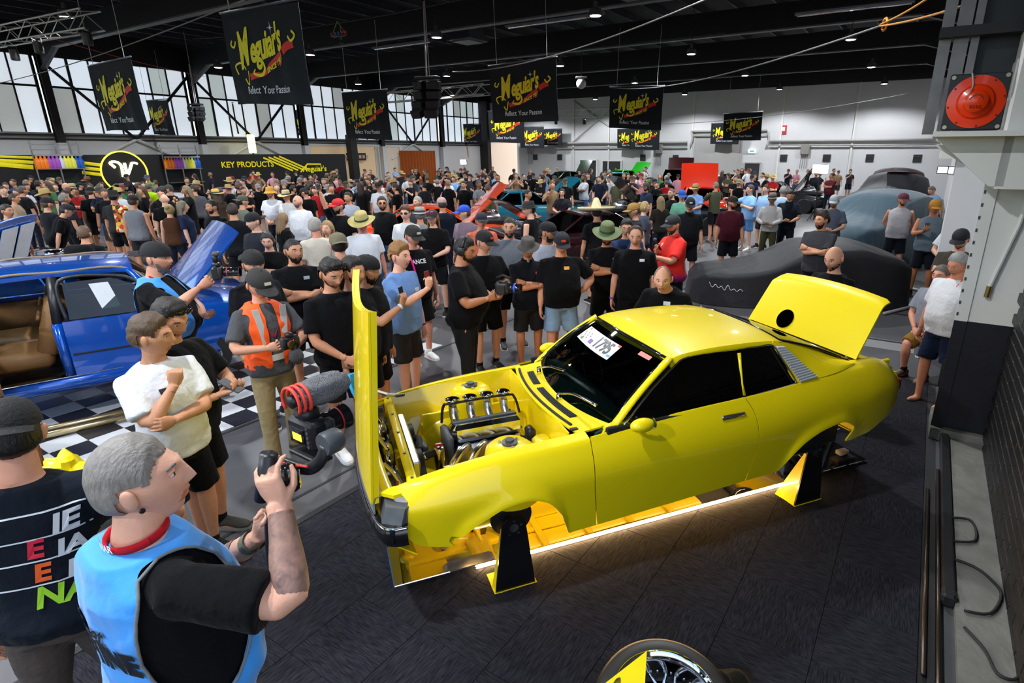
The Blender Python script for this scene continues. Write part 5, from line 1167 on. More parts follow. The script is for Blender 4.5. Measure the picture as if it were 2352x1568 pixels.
POSES['phone'] = dict(R=A_((.06, .33, 1.40), (-.1, .1, 1), (-.25, -.9, .1), (.7, .1, -1), .75), L=A_((-.27, .04, .84), (0, .12, -1), (1, 0, 0), (-.4, -1, 0), .35))
POSES['phone2'] = dict(R=A_((.07, .30, 1.16), (-.45, .8, .25), (0, -.2, 1), (.9, -.3, -.6), .55), L=A_((-.07, .29, 1.15), (.4, .85, .2), (0, -.2, 1), (-.9, -.3, -.6), .55))
POSES['cam'] = dict(R=A_((.115, .25, 1.42), (-.35, .75, .5), (-.8, -.2, .2), (.9, .0, -1), .85), L=A_((-.075, .30, 1.36), (.25, .9, .3), (.2, 0, 1), (-.8, .1, -1), .7))
POSES['camchest'] = dict(R=A_((.12, .27, 1.16), (-.45, .8, .25), (-.8, -.2, .2), (.9, -.3, -.6), .85), L=A_((-.08, .30, 1.12), (.3, .9, .2), (.3, 0, 1), (-.9, -.3, -.6), .7))
POSES['hips'] = dict(R=A_((.215, .06, 1.01), (-.6, .5, -.5), (-1, 0, 0), (1, -.25, .1), .5), L=A_((-.215, .06, 1.01), (.6, .5, -.5), (1, 0, 0), (-1, -.25, .1), .5))
POSES['hipL'] = dict(R=POSES['hang']['R'], L=POSES['hips']['L'])
POSES['behind'] = dict(R=A_((.09, -.17, .97), (-.9, -.2, -.3), (0, 1, 0), (1, -.4, 0), .6), L=A_((-.09, -.19, .95), (.9, -.2, -.3), (0, 1, 0), (-1, -.4, 0), .6))
POSES['pocket'] = dict(R=A_((.215, .09, .95), (-.15, .2, -1), (-1, 0, 0), (.9, -.8, 0), .3), L=A_((-.215, .09, .95), (.15, .2, -1), (1, 0, 0), (-.9, -.8, 0), .3))
POSES['chin'] = dict(R=A_((.05, .20, 1.36), (-.25, .15, 1), (-.4, -.9, 0), (.6, .2, -1), 1.25), L=A_((.10, .225, 1.17), (1, .05, .1), (0, -1, 0), (-1, .3, -.9), .6))
POSES['raise'] = dict(R=A_((.24, .18, 1.92), (.0, .05, 1), (-.3, .9, 0), (1, .3, 0), .55), L=POSES['hang']['L'])
POSES['point'] = dict(R=A_((.40, .42, 1.40), (.6, .8, .05), (0, 0, -1), (.5, -.3, -1), .8), L=A_((-.05, .22, 1.22), (.9, .3, .1), (0, -1, .1), (-1, 0, -.8), .6))
POSES['mic'] = dict(R=A_((.0, .26, 1.30), (-.1, .35, .9), (-.9, -.2, .1), (.8, .1, -1), 1.15), L=A_((-.05, .33, 1.22), (.35, .75, .55), (.1, -.3, 1), (-.9, 0, -.9), .4))
POSES['holdlow'] = dict(R=A_((.10, .27, 1.06), (-.6, .75, 0), (0, -.3, .9), (.9, -.4, -.5), .7), L=A_((-.09, .27, 1.05), (.6, .75, 0), (0, -.3, .9), (-.9, -.4, -.5), .7))
POSES['lean'] = dict(R=A_((.22, .30, .98), (0, .8, -.5), (0, 0, -1), (1, -.4, 0), .3), L=A_((-.20, .32, .98), (0, .8, -.5), (0, 0, -1), (-1, -.4, 0), .3))
SHOE = {}
def shoe_mesh(col, sole='#d8d8d4'):
    k = col + sole
    if k not in SHOE:
        m = MB(); rings = []
        for y, w_, h_ in ((-.095, .025, .06), (-.085, .036, .085), (-.03, .040, .10), (.03, .040, .085), (.09, .047, .06), (.14, .044, .045), (.172, .028, .032), (.18, .012, .024)):
            th = np.arange(12) * 2 * math.pi / 12; rings.append(np.stack([np.cos(th) * w_, np.full(12, y), .012 + h_ / 2 + np.sin(th) * h_ / 2], 1))
        m.loft(rings)
        so = []
        for y, w_ in ((-.098, .024), (-.085, .040), (.0, .042), (.09, .050), (.15, .044), (.185, .018)): so.append([(-w_, y, .002), (w_, y, .002), (w_, y, .022), (-w_, y, .022)])
        m.loft([np.array(q) for q in so], True, True, 1)
        for q in range(4): m.tube([(-.022, .02 + .022 * q, .088 - .010 * q), (.022, .02 + .022 * q, .088 - .010 * q)], .004, 5, 1)
        SHOE[k] = m.mesh('shoe', [mat('shoe_' + col, col, .6, 0, .15), mat('sole_' + sole, sole, .6)], True, 50)
    return SHOE[k]
HAIRC = {}
PERSON_LOG = []
def person(head_px, h, face, label, shirt='#08080b', sleeve='short', pants=('shorts', '#0c0c0e'), shoes=('#141416', '#d8d8d4'), skin='#c68d6d', hair=('short', '#2a1c14'), beard=None, hat=None,
           pose='hang', R_=None, L_=None, head=(0, 0, 0), build=.25, lean=0., hi=False, group=None, side_lean=0., feet_px=None, collar=False, twist=0., glasses=None, jaw=1., loc=None, female=False, sit=0.):
    s = h / 1.76; b = build
    po = dict(POSES[pose]); 
    if R_ is not None: po['R'] = R_
    if L_ is not None: po['L'] = L_
    lean_r = R(lean); hipz = .93 - sit
    def T(p):                                                                      # torso bend about the hips + side lean
        p = np.asarray(p, float); q = p - np.array([0, 0, .95]); c_, s_ = math.cos(lean_r), math.sin(lean_r)
        y, z = q[..., 1] * c_ + q[..., 2] * s_, -q[..., 1] * s_ + q[..., 2] * c_
        x = q[..., 0] + side_lean * q[..., 2]; return np.stack([x, y, z + .95 - sit], -1)
    hc = T(np.array([0, .018 + .02 * b, 1.632]))                                    # head centre
    if loc is None:
        top = G(head_px[0], head_px[1], (hc[2] + .126) * s); rz = R(face) if face != 'car' else math.atan2(-(.5 - top[0]), 4.3 - top[1])
        off = np.array([hc[0], hc[1]]) * s; loc = (top[0] - (off[0] * math.cos(rz) - off[1] * math.sin(rz)), top[1] - (off[0] * math.sin(rz) + off[1] * math.cos(rz)), 0.)
    else: rz = R(face)
    root = thing('person', label, 'person', loc, rz, group); root.scale = (s,) * 3
    SK = skin_m(skin); hx = hair[1]
    # ---------------- torso sections
    sx = .93 if female else 1.
    secs = [(.84, .150 + .02 * b, .110 + .02 * b, .0), (.93, .170 + .03 * b, .120 + .035 * b, -.005), (1.02, .160 + .055 * b, .110 + .07 * b, .010 + .035 * b), (1.10, .150 + .065 * b, .106 + .085 * b, .012 + .05 * b), (1.20, .158 + .05 * b, .112 + .06 * b, .012 + .035 * b),
            (1.30, .178 + .03 * b, .118 + .03 * b, .010 + .015 * b), (1.37, .180 + .02 * b, .108 + .015 * b, .004), (1.415, .160 + .01 * b, .092, -.004), (1.455, .112, .078, -.010), (1.495, .066, .062, -.010)]
    def torso(mb, grow0, z0, z1, n=20, flare=0.):
        rings = []
        for z, wx, dy, oy in secs:
            if z < z0 - .04 or z > z1 + .04: continue
            zz = min(max(z, z0), z1); grow = grow0 + flare * max(0, min(1, (1.06 - z) / .14)); th = np.arange(n) * 2 * math.pi / n; e = .82
            cx_, sn = np.cos(th), np.sin(th); x = np.sign(cx_) * np.abs(cx_) ** e * (wx * sx + grow); y = np.sign(sn) * np.abs(sn) ** e * (dy + grow) + oy
            if female and 1.22 < z < 1.36: y = y + .035 * np.exp(-((np.abs(x) - .07) / .05) ** 2) * (sn > 0)
            rings.append(T(np.stack([x, y, np.full(n, zz)], 1)))
        mb.loft(rings)
    arms = {}
    for nm, sd in (('R', 1), ('L', -1)):
        S = T(np.array([sd * (.182 + .02 * b) * sx, -.005, 1.395])); w_, fd, pn, hint, curl = po[nm]
        W = T(w_); E, W = ik(S, W, .295, .262, hint); arms[nm] = (S, E, W, fd, pn, curl, sd)
    vox = .010 if hi == 2 else (.020 if group else .0165); dc = .5 if hi == 2 else (.42 if group else .5)
    # ---------------- body
    mb = MB(); torso(mb, -.012, .86, 1.495)
    NB = T(np.array([0, -.008, 1.47])); mb.tube([NB, NB + (hc - NB) * .45, hc + np.array([0, -.018, -.045])], [.062 + .008 * b, .056 + .01 * b, .055 + .008 * b], 14)
    fa = 1 + .18 * b
    for nm in 'RL':
        S, E, W, fd, pn, curl, sd = arms[nm]; dU = E - S; dF = W - E
        pts = [S - dU * .05, S + dU * .25, S + dU * .6, S + dU * .9, E + dF * .08, E + dF * .3, E + dF * .65, W]
        mb.tube(pts, [.052 * fa, .050 * fa, .046 * fa, .040 * fa, .040 * fa, .042 * fa, .034 * fa, (.030, .024)], 14)
    feet = {}
    for sd in (-1, 1):
        hp = np.array([sd * .095, 0, .92 - sit]); ft = np.array([sd * (.115 + .03 * b), (.03 if sd > 0 else -.03) + sit * .55, .075]); kn = (hp + ft) / 2 + np.array([sd * .012, .025 + sit * .35, .02 + sit * .25]); feet[sd] = ft
        mb.tube([hp, hp + (kn - hp) * .5, kn, kn + (ft - kn) * .3, kn + (ft - kn) * .7, ft, ft - np.array([0, 0, .03])], [.090 + .02 * b, .075 + .015 * b, .056 + .006 * b, .058, .042, .037, .04], 14)
        mb.ball(ft + np.array([0, .05, -.045]), (.042, .12, .03), 12, 8)
    v, f = remesh(mb, 'body', vox, 5 if hi == 2 else (2 if group else 3), dc)
    bm_ = MB().add(v, f, 0)
    hands = {}
    for nm in 'RL':
        S, E, W, fd, pn, curl, sd = arms[nm]
        if hi:
            hm = MB(); ctr, tips = make_hand(hm, W, fd, pn, -sd, curl, 1.02, 10); dF = W - E; hm.tube([W - dF * .12, W + np.array(fd) / np.linalg.norm(fd) * .01], [(.031 * fa, .026)] * 2, 12)
            vv, ff = remesh(hm, 'hand', .0038 if hi == 2 else .0046, 4, .5); bm_.add(vv, ff, 0)
        else: ctr, tips = make_hand(bm_, W, fd, pn, -sd, curl, 1.03, 6)
        hands[nm] = (ctr, W, tips)
    hd = MB(); make_head(hd, 84 if hi == 2 else (56 if hi else 40), 76 if hi == 2 else (48 if hi else 34), True, jaw, 1.); Hm = 1.07 * rotm(0, 0, R(head[0])) @ rotm(-R(head[1]) - lean_r * .5, 0, 0) @ rotm(0, R(head[2]), 0)
    hd.xf(Hm, hc); bm_.merge(hd)
    bo = bm_.build('body', [SK, mat('eye_white', (.62, .60, .57), .3), mat('iris_dark', (.03, .02, .015), .2), hair_m(hx), mat('lip_' + skin, tuple(c * k for c, k in zip(srgb(skin), (.72, .45, .45))), .5)], root, True, None, False)
    # ---------------- hair, beard, hat
    def hp(mbx, nm, m, smooth=True): mbx.xf(Hm, hc); return mbx.build(nm, m, root, smooth, None, False)
    if hair[0] not in ('bald',) : hp(hair_mesh(hair[0], 72 if hi == 2 else 36, 60 if hi == 2 else 32, len(PERSON_LOG)), 'hair', hair_m(hx))
    if beard: hp(beard_mesh(beard[0], 36, 34), 'beard', hair_m(beard[1]))
    if hat:
        for nm, mbx, col, sm in cap_parts(hat[1], hat[0], len(hat) > 2 and hat[2] == 'back'):
            tl = rotm(-R(6 if hat[0] in ('cap', 'trucker') else 4), 0, 0); mbx.xf(tl, (0, 0, .006 if hat[0] in ('cap', 'trucker') else .014)); hp(mbx, nm, mat('hat_%s_%s' % (hat[0], col), col, .8, 0, .15, 20, .3, 80))
        if len(hat) > 3:
            y_ = .108 if hat[2] != 'back' else .108
            lg = MB().box((0, .108, .075), (.05, .006, .024), rotm(R(22), 0, 0)); hp(lg, 'cap_badge', mat('badge_' + hat[3], hat[3], .6), False)
    if glasses:
        zz = .012 if glasses[0] == 'eyes' else .10; yy = .094 if glasses[0] == 'eyes' else .088; g = MB()
        for sd in (-1, 1): g.bbox((sd * .032, yy, zz), (.048, .008, .030), .008, rotm(0, 0, -sd * .18)); g.tube([(sd * .058, yy - .012, zz + .006), (sd * .083, .0, zz + .004)], .003, 5)
        g.box((0, yy + .003, zz + .006), (.02, .004, .004)); hp(g, 'sunglasses', mat('lens_' + glasses[1], glasses[1], .1, .2, .1, coat=.6))
    # ---------------- shirt
    sm = MB(); torso(sm, .020, .855, 1.478, flare=.016)
    if sleeve != 'none':
        for nm in 'RL':
            S, E, W, fd, pn, curl, sd = arms[nm]; dU = E - S; dF = W - E; k = 1 + .2 * b
            inn = S - np.array([sd * .08, 0, -.012])
            if sleeve == 'short': sm.tube([inn, S - dU * .02, S + dU * .35, S + dU * .78], [.052 * k, .063 * k, .068 * k, .074 * k], 14)
            else: sm.tube([inn, S, S + dU * .5, E, E + dF * .5, W - dF * .06], [.052 * k, .062 * k, .062 * k, .055 * k, .050 * k, .040 * k], 14)
    v, f = remesh(sm, 'shirt', vox * 1.05, 5 if not group else 3, .6)
    drop = sst(1.05, .86, v[:, 2]); wr = nz3(v + len(PERSON_LOG) * .37, 26) * .007 + nz3(v[:, [2, 0, 1]], 55) * .003
    ctr_ = np.array([0, .01 + .04 * b, 0]); rad = (v - ctr_) * np.array([1, 1, 0]); rad /= np.linalg.norm(rad, axis=1, keepdims=True) + 1e-6; v = v + rad * (wr * (.6 + drop))[:, None]
    so = MB().add(v, f).build('shirt', cloth(shirt) if isinstance(shirt, str) else shirt, root, True, None, False)
    if collar:
        cb = T(np.array([0, -.008, 1.50])); MB().loft([cb + np.stack([np.cos(t_) * r, np.sin(t_) * r * .92 + .004, np.full(16, z) - .02 * (np.sin(t_) > .6)], 1) for t_ in [np.arange(16) * 2 * math.pi / 16] for r, z in ((.074, -.012), (.068, .018), (.078, .004), (.088, -.02))], False, False).build('collar', cloth(shirt) if isinstance(shirt, str) else shirt, root, True)
    # ---------------- trousers or shorts
    pmb = MB(); n = 18; th = np.arange(n) * 2 * math.pi / n
    rings = [np.stack([np.cos(th) * (wx + .004), np.sin(th) * (dy + .002) + oy, np.full(n, z - sit)], 1) for z, wx, dy, oy in ((.82, .165 + .03 * b, .118 + .03 * b, 0), (.90, .172 + .03 * b, .122 + .035 * b, -.004), (.98, .145 + .045 * b, .098 + .05 * b, .0))]; pmb.loft(rings)
    for sd in (-1, 1):
        hpn = np.array([sd * .088, 0, .88 - sit]); ft = feet[sd]; kn = (np.array([sd * .095, 0, .92 - sit]) + ft) / 2 + np.array([sd * .012, .025 + sit * .35, .02 + sit * .25])
        if pants[0] == 'shorts': pmb.tube([hpn, hpn + (kn - hpn) * .5, hpn + (kn - hpn) * .93], [.098 + .02 * b, .094 + .015 * b, .097 + .01 * b], 14)
        else: pmb.tube([hpn, hpn + (kn - hpn) * .5, kn, kn + (ft - kn) * .5, ft + np.array([0, .0, .01])], [.098 + .02 * b, .088 + .015 * b, .074, .066, .066], 14)
    v, f = remesh(pmb, 'pants', vox * 1.1, 4, .5); v = v + (nz3(v + 3.1, 30) * .006)[:, None] * (v - np.array([0, 0, 1])[None]) / (np.linalg.norm(v - np.array([0, 0, 1]), axis=1, keepdims=True) + 1e-6)
    MB().add(v, f).build('shorts' if pants[0] == 'shorts' else 'trousers', cloth(pants[1]), root, True, None, False)
    if shoes:
        for sd in (-1, 1):
            o = obj('shoe', shoe_mesh(*shoes), root); o.location = (feet[sd][0], feet[sd][1] + .02, 0); o.rotation_euler = (0, 0, -sd * .12)
            if pants[0] == 'shorts': obj('sock', sock_mesh(shoes[0]), o)
    PERSON_LOG.append(root.name)
    Mw = np.array(Matrix.Rotation(rz, 3, 'Z')) * s; L0 = np.array(loc, float)
    return dict(root=root, shirt=so, body=bo, hands={k: (L0 + Mw @ a, L0 + Mw @ w_) for k, (a, w_, t_) in hands.items()}, M=Mw, loc=L0, Hm=Hm, hc=hc, s=s, rz=rz, arms=arms, T=T)
_sock = {}
def sock_mesh(c):
    c = '#d0d0cc' if c in ('#d9d9d6', '#e4e4e2') else '#111113'
    if c not in _sock: _sock[c] = MB().lathe([(.040, .06), (.041, .10), (.043, .135), (.040, .137)], 12, (0, -.02, 0)).mesh('sock', cloth(c), True)
    return _sock[c]
def local(p, q): return p['loc'] + p['M'] @ np.asarray(q, float)
def stick_on(p, part, name, v2, f, origin, normal, up, m, off=.004):              # flat print laid onto cloth
    me = part.data; bv = BVHTree.FromPolygons([tuple(q.co) for q in me.vertices], [tuple(q.vertices) for q in me.polygons])
    nrm = np.array(normal, float); nrm /= np.linalg.norm(nrm); up = np.array(up, float); up = up - nrm * (up @ nrm); up /= np.linalg.norm(up); rt = np.cross(up, nrm); out = []
    for x, y, *_ in v2:
        st = np.array(origin) + rt * x + up * y + nrm * .35; hit = bv.ray_cast(Vector(st), Vector(-nrm), .6)
        out.append(np.array(hit[0]) + nrm * off if hit[0] is not None else np.array(origin) + rt * x + up * y + nrm * off)
    return MB().add(np.array(out), f).build(name, m, part)
def quadgrid(w_, h_, n=4, m=4):
    v = [(-w_ / 2 + w_ * i / n, -h_ / 2 + h_ * j / m) for j in range(m + 1) for i in range(n + 1)]; f = [(j * (n + 1) + i, j * (n + 1) + i + 1, (j + 1) * (n + 1) + i + 1, (j + 1) * (n + 1) + i) for j in range(m) for i in range(n)]; return v, f
def chest_logo(p, x, z, txt, size, col, back=False):
    v, f = text_mesh(txt, size, 0, 'CENTER', 0, .002) if txt else quadgrid(size, size * .55)
    sg = -1 if back else 1
    return stick_on(p, p['shirt'], 'print', v, f, (x, 0, z), (0, sg, 0), (0, 0, 1), mat('print_' + col, col, .6))
# ---------------- hand-held things
def phone(p, hand, label, col='#16161a', up=None, nrm=None):
    c, w_ = p['hands'][hand]; t_ = thing('phone', label, 'phone', c); M = np.stack(frame_of(nrm if nrm is not None else p['M'] @ np.array([0, 1, .15]))[:3], 1)
    t_.rotation_euler = Matrix(M.tolist()).to_euler(); MB().bbox((0, 0, 0), (.076, .152, .009), .004).build('case', mat('phone_' + col, col, .4), t_); MB().box((0, 0, -.0055), (.068, .142, .001)).build('screen', mat('phone_screen', (.1, .12, .14), .1, emit=(.25, .3, .32), estr=.6), t_)
    return t_
def camera_body(label, c, rz, s=1., flash=True, lens=.12, tiltx=0.):
    t_ = thing('stills_camera', label, 'camera', c, rz); t_.scale = (s,) * 3; t_.rotation_euler = (tiltx, 0, rz)
    MB().bbox((0, 0, 0), (.145, .06, .10), .012).build('body', BLK, t_, True, 40); MB().bbox((.055, .03, 0), (.035, .03, .095), .012).build('grip', RUB, t_, True)
    MB().bbox((0, 0, .065), (.06, .055, .04), .012).build('prism_hump', BLK, t_, True)
    ln = MB().lathe([(.036, .02), (.038, .05), (.034, .055), (.036, lens - .02), (.042, lens), (.036, lens), (.033, lens - .02)], 24, (0, 0, 0), rotm(R(-90), 0, 0)).build('lens', GBLK, t_, True, 40)
    MB().lathe([(.0365, .07), (.0365, .078), (.036, .08)], 24, (0, 0, 0), rotm(R(-90), 0, 0), caps=False).build('red_ring', mat('lens_red', (.4, .03, .03), .4), ln)
    MB().lathe([(.033, lens - .02), (0, lens - .024)], 20, (0, 0, 0), rotm(R(-90), 0, 0), caps=False).build('front_element', mat('lens_glass', (.02, .02, .04), .03, 0, .1, coat=1.), ln)
    MB().box((0, -.032, 0), (.075, .004, .055)).build('screen', GBLK, t_)
    if flash: MB().bbox((0, 0, .115), (.05, .04, .06), .01).build('flash_unit', BLK, t_, True); MB().bbox((0, .012, .155), (.065, .05, .035), .01).build('flash_head', DGR, t_, True)
    for x in (-.05, .052): MB().lathe([(.011, 0), (.011, .01), (0, .01)], 12, (x, 0, .05)).build('dial', DGR, t_)
    return t_
def lanyard(p, col='#b01822', badge=None):
    T = p['T']; pts = [T(np.array([-.07, -.02, 1.50])), T(np.array([-.085, .075, 1.44])), T(np.array([-.06, .135, 1.32])), T(np.array([0, .155, 1.20]))]
    out = MB()
    for sd in (1, -1): out.tube(spline([q * np.array([sd, 1, 1]) for q in pts], 14), [(.004, .011)] * 16 if False else .007, 6)
    return out.build('lanyard', cloth(col), p['root'], True)
BK, WH, GY = '#08080b', '#d4d6d8', '#5c6068'
TAN1, PALE, TANNED, DARKSK = '#cb9678', '#dcab92', '#c08a6a', '#8f6248'
def torso_shell(p, grow, z0, z1, name, m, keep, build=.25, vox=.012):
    mb = MB(); T = p['T']; b = build; n = 24; rings = []
    for z, wx, dy, oy in [(.84, .150 + .02 * b, .110 + .02 * b, .0), (.93, .170 + .03 * b, .120 + .035 * b, -.005), (1.02, .160 + .055 * b, .110 + .07 * b, .010 + .035 * b), (1.10, .150 + .065 * b, .106 + .085 * b, .012 + .05 * b), (1.20, .158 + .05 * b, .112 + .06 * b, .012 + .035 * b),
            (1.30, .178 + .03 * b, .118 + .03 * b, .010 + .015 * b), (1.37, .182 + .02 * b, .110 + .015 * b, .004), (1.415, .166 + .01 * b, .096, -.004), (1.455, .116, .082, -.010), (1.485, .08, .072, -.010)]:
        if z < z0 - .05 or z > z1 + .04: continue
        zz = min(max(z, z0), z1); th = np.arange(n) * 2 * math.pi / n; c_, s_ = np.cos(th), np.sin(th); e = .82
        rings.append(np.stack([np.sign(c_) * np.abs(c_) ** e * (wx + grow), np.sign(s_) * np.abs(s_) ** e * (dy + grow) + oy, np.full(n, zz)], 1))
    mb.loft(rings); v, f = remesh(mb, 'shell', vox, 4)
    v = v + (nz3(v, 24) * .006)[:, None] * np.array([1, 1, 0]) * np.sign(v)
    f2 = [q for q in f if keep(v[list(q)].mean(0))]
    used = sorted({i for q in f2 for i in q}); mp = {i: k for k, i in enumerate(used)}
    cnt = {}
    for q in f2:
        for i in range(len(q)):
            e_ = tuple(sorted((q[i], q[(i + 1) % len(q)]))); cnt[e_] = cnt.get(e_, 0) + 1
    nb = {}
    for (i, j), k in cnt.items():
        if k == 1: nb.setdefault(i, []).append(j); nb.setdefault(j, []).append(i)
    for _ in range(14):
        new = {i: (v[i] * .4 + .6 * np.mean([v[j] for j in js], 0)) for i, js in nb.items()}
        for i, q in new.items(): v[i] = q
    return MB().add(T(v[used]), [tuple(mp[i] for i in q) for q in f2]).build(name, m, p['root'], True, None, False), None
# ---- 1. photographer in the foreground
p = person((300, 1012), 1.90, -34, 'grey-haired man in a light blue vest holding up a camera rig in the foreground', shirt=BK, skin='#d39f86', hair=('short', '#7a756f'), pose='cam', build=.6, hi=2, head=(-32, -8, 0), pants=('long', '#1a1a1e'),
           R_=A_((.29, .24, 1.55), (-.2, -.15, 1), (-.5, .8, .1), (.95, .42, -.35), .55), L_=A_((.13, .24, 1.38), (.4, .4, .8), (.6, .0, .6), (.1, .6, -1), 1.0))
VEST = mat('blue_vest_cloth', '#2f8fe0', .7, 0, .05, 6, .3, 16, sheen=.2)
def armhole(c): return not (abs(c[0]) > .125 and ((c[2] - 1.27) / .235) ** 2 + ((c[1] - .01) / .13) ** 2 < 1) and c[2] > .78
v1, _ = torso_shell(p, .042, .80, 1.478, 'vest', VEST, armhole, .6, .009)
# armhole piping
for sd in (-1, 1):
    bvv = BVHTree.FromPolygons([tuple(q.co) for q in v1.data.vertices], [tuple(q.vertices) for q in v1.data.polygons])
    pts = []
    for a in np.linspace(0, 2 * math.pi, 33):
        q = np.array([sd * .20, .01 + .133 * math.cos(a), 1.27 + .24 * math.sin(a)]); h_ = bvv.find_nearest(Vector(q)); pts.append(np.array(h_[0]) + np.array([sd * .003, 0, 0]))
    MB().tube(pts, .0045, 6, cap=False).build('vest_piping', cloth('#6e7478'), p['root'], True)
vt, ft = text_mesh('MACHINE', .105, 0, 'CENTER', 0, .006); stick_on(p, v1, 'vest_lettering', [(a * .8, b_) for a, b_, _ in vt], ft, (-.02, 0, 1.22), (0, -1, 0), (0, 0, 1), mat('print_black', (.01, .01, .012), .6), .006)
vt, ft = text_mesh('Street', .075, 0, 'CENTER', .25, .002); stick_on(p, v1, 'vest_script', [(a * .9, b_) for a, b_, _ in vt], ft, (-.02, 0, 1.285), (0, -1, 0), (0, .0, 1), mat('print_black', (.01, .01, .012), .6), .006)
MB().tube([p['T'](np.array([.078 * math.cos(a), -.008 + .072 * math.sin(a), 1.50 + .012 * math.sin(a)])) for a in np.linspace(0, 2 * math.pi, 25)], [(.004, .014)] * 25, 6, cap=False).build('lanyard', cloth('#b01822'), p['root'], True)
vt, ft = text_mesh('SINNAR', .03, 0, 'CENTER', 0, .001); MB().add([p['T'](np.array([.086 * math.sin(a * 9), -.010 - .08 * math.cos(a * 9), 1.50 + b_])) for a, b_, _ in vt], ft).build('lanyard_lettering', mat('banner_white'), p['root'])
MB().lathe([(.006, -.004), (.008, 0), (.006, .004)], 10, p['hc'] + p['Hm'] @ np.array([.084, .006, -.036]), rotm(0, R(90), 0)).build('ear_plug', BLK, p['root'])
# forearm tattoo sleeve and watch
S, E, W, fd, pn, cu, sd = p['arms']['R']; dF = W - E
TAT = mat('tattoo_ink', '#4a6570', .5, 0, .6, 26, .1, 90); tt = TAT.node_tree; 
for n_ in tt.nodes:
    if n_.type == 'MIX': n_.inputs[6].default_value = (*srgb('#b98a74'), 1); n_.inputs[7].default_value = (*srgb('#0c2a38'), 1)
    if n_.type == 'TEX_NOISE' and abs(n_.inputs['Scale'].default_value - 26) < 1: n_.inputs['Scale'].default_value = 22; n_.inputs['Distortion'].default_value = 1.2
MB().tube([E + dF * .08, E + dF * .14, E + dF * .3, E + dF * .5, E + dF * .65, E + dF * .92], [.041, .0462, .0475, .0435, .0385, .0335], 20, cap=False).build('tattoo', TAT, p['root'], True)
S2, E2, W2, *_ = p['arms']['L']; dF2 = W2 - E2; MB().tube([W2 - dF2 * .22, W2 - dF2 * .10], [(.038, .034)] * 2, 16, cap=False).build('watch_strap', cloth('#6f7262'), p['root'], True)
MB().tube([E2 + dF2 * .15, E2 + dF2 * .35, E2 + dF2 * .6], [.0465, .0465, .0400], 18, cap=False).build('tattoo', TAT, p['root'], True)
P1 = p
# gimbal rig in front of him
gc = CAMP + ray(712, 988) * 1.93; t_ = thing('gimbal_camera', 'camera with furry microphone on a handheld gimbal, held by the blue-vested photographer', 'camera rig', gc, R(-34))
MB().bbox((0, 0, 0), (.150, .075, .105), .014).build('camera_body', BLK, t_, True, 40); MB().bbox((0, 0, .066), (.065, .065, .045), .014).build('prism_hump', BLK, t_, True); MB().bbox((.062, .03, .0), (.035, .04, .10), .014).build('grip', RUB, t_, True)
MB().lathe([(.040, .03), (.042, .06), (.037, .065), (.040, .11), (.046, .125), (.046, .14), (.040, .14)], 28, (0, 0, 0), rotm(R(-90), 0, 0)).build('lens', GBLK, t_, True, 40); MB().lathe([(.0455, .10), (.0455, .106)], 28, (0, 0, 0), rotm(R(-90), 0, 0), caps=False).build('lens_ring', mat('lens_red', (.4, .03, .03), .4), t_)
sc = MB().box((-.012, -.039, -.006), (.078, .004, .056)).build('screen', GBLK, t_); MB().box((-.012, -.0415, -.010), (.05, .001, .026)).build('live_picture', mat('screen_yellow', (.7, .65, .05), .5, emit=(.8, .72, .05), estr=.7), sc)
for k in range(5): MB().lathe([(.006, 0), (.006, .004), (0, .004)], 8, (.048, -.038, .035 - .017 * k), rotm(R(90), 0, 0)).build('button', DGR, t_)
g = MB().ball((.01, .06, .135), (.052, .105, .05), 26, 18); g.v = [q * 1. + (np.array(q) - np.array([.01, .06, .135])) * (.10 * nz3(q, 170) + .06 * nz3(q[:, [1, 2, 0]], 310))[:, None] for q in g.v]; g.build('furry_windscreen', mat('grey_fur_light', (.26, .26, .27), .95, 0, .6, 150, 1., 260), t_, True)
for k in range(3): MB().tube([(.01 + .048 * math.cos(a), -.055 + .02 * k, .125 + .05 * math.sin(a)) for a in np.linspace(-.6, 3.8, 16)], .006, 6).build('red_shock_mount', mat('shock_red', (.75, .05, .03), .5), t_, True)
MB().tube([(.01, -.06, .125), (.01, -.03, .13)], .022, 10).build('mic_body', BLK, t_, True); MB().box((.01, -.02, .085), (.02, .05, .02)).build('hot_shoe', DGR, t_)
ga = MB().tube(spline([(-.16, -.08, -.11), (-.05, -.075, -.105), (.06, -.07, -.095), (.13, -.06, -.05), (.145, -.04, .0)], 20), [(.014, .022)] * 21, 8).build('gimbal_arm', BLK, t_, True)
MB().lathe([(.036, -.03), (.04, -.02), (.04, .02), (.036, .03), (0, .03)], 20, (.145, -.02, .01), rotm(R(90), 0, 0)).build('gimbal_motor', DGR, t_, True, 40); MB().bbox((.02, -.02, -.075), (.16, .06, .016), .006).build('mounting_plate', BLK, t_)
vt, ft = text_mesh('RONIN', .034, 0, 'CENTER', .15, .001); MB().add([(a + .005, -.091, -.101 + b_ + .10 * a * .5) for a, b_, _ in vt], ft).build('arm_lettering', mat('banner_white'), ga)
MB().tube(spline([(-.14, -.095, -.097), (-.03, -.09, -.092), (.10, -.085, -.065)], 10), .004, 6).build('red_stripe', mat('shock_red'), ga)
hl = p['hands']['L'][0]; rt_ = Matrix.Rotation(-R(-34), 3, 'Z'); q0 = np.array(rt_ @ Vector(hl - gc)); q1 = np.array(rt_ @ Vector(p['hands']['R'][0] - gc))
MB().tube(spline([(-.05, -.07, -.12), (q0[0] * .5 - .02, q0[1] * .5 - .04, q0[2] * .5 - .05), tuple(q0), (q0[0] - .02, q0[1] - .01, q0[2] - .18), (q0[0] - .03, q0[1] - .02, q0[2] - .36)], 16), .019, 10).build('handle', BLK, t_, True)
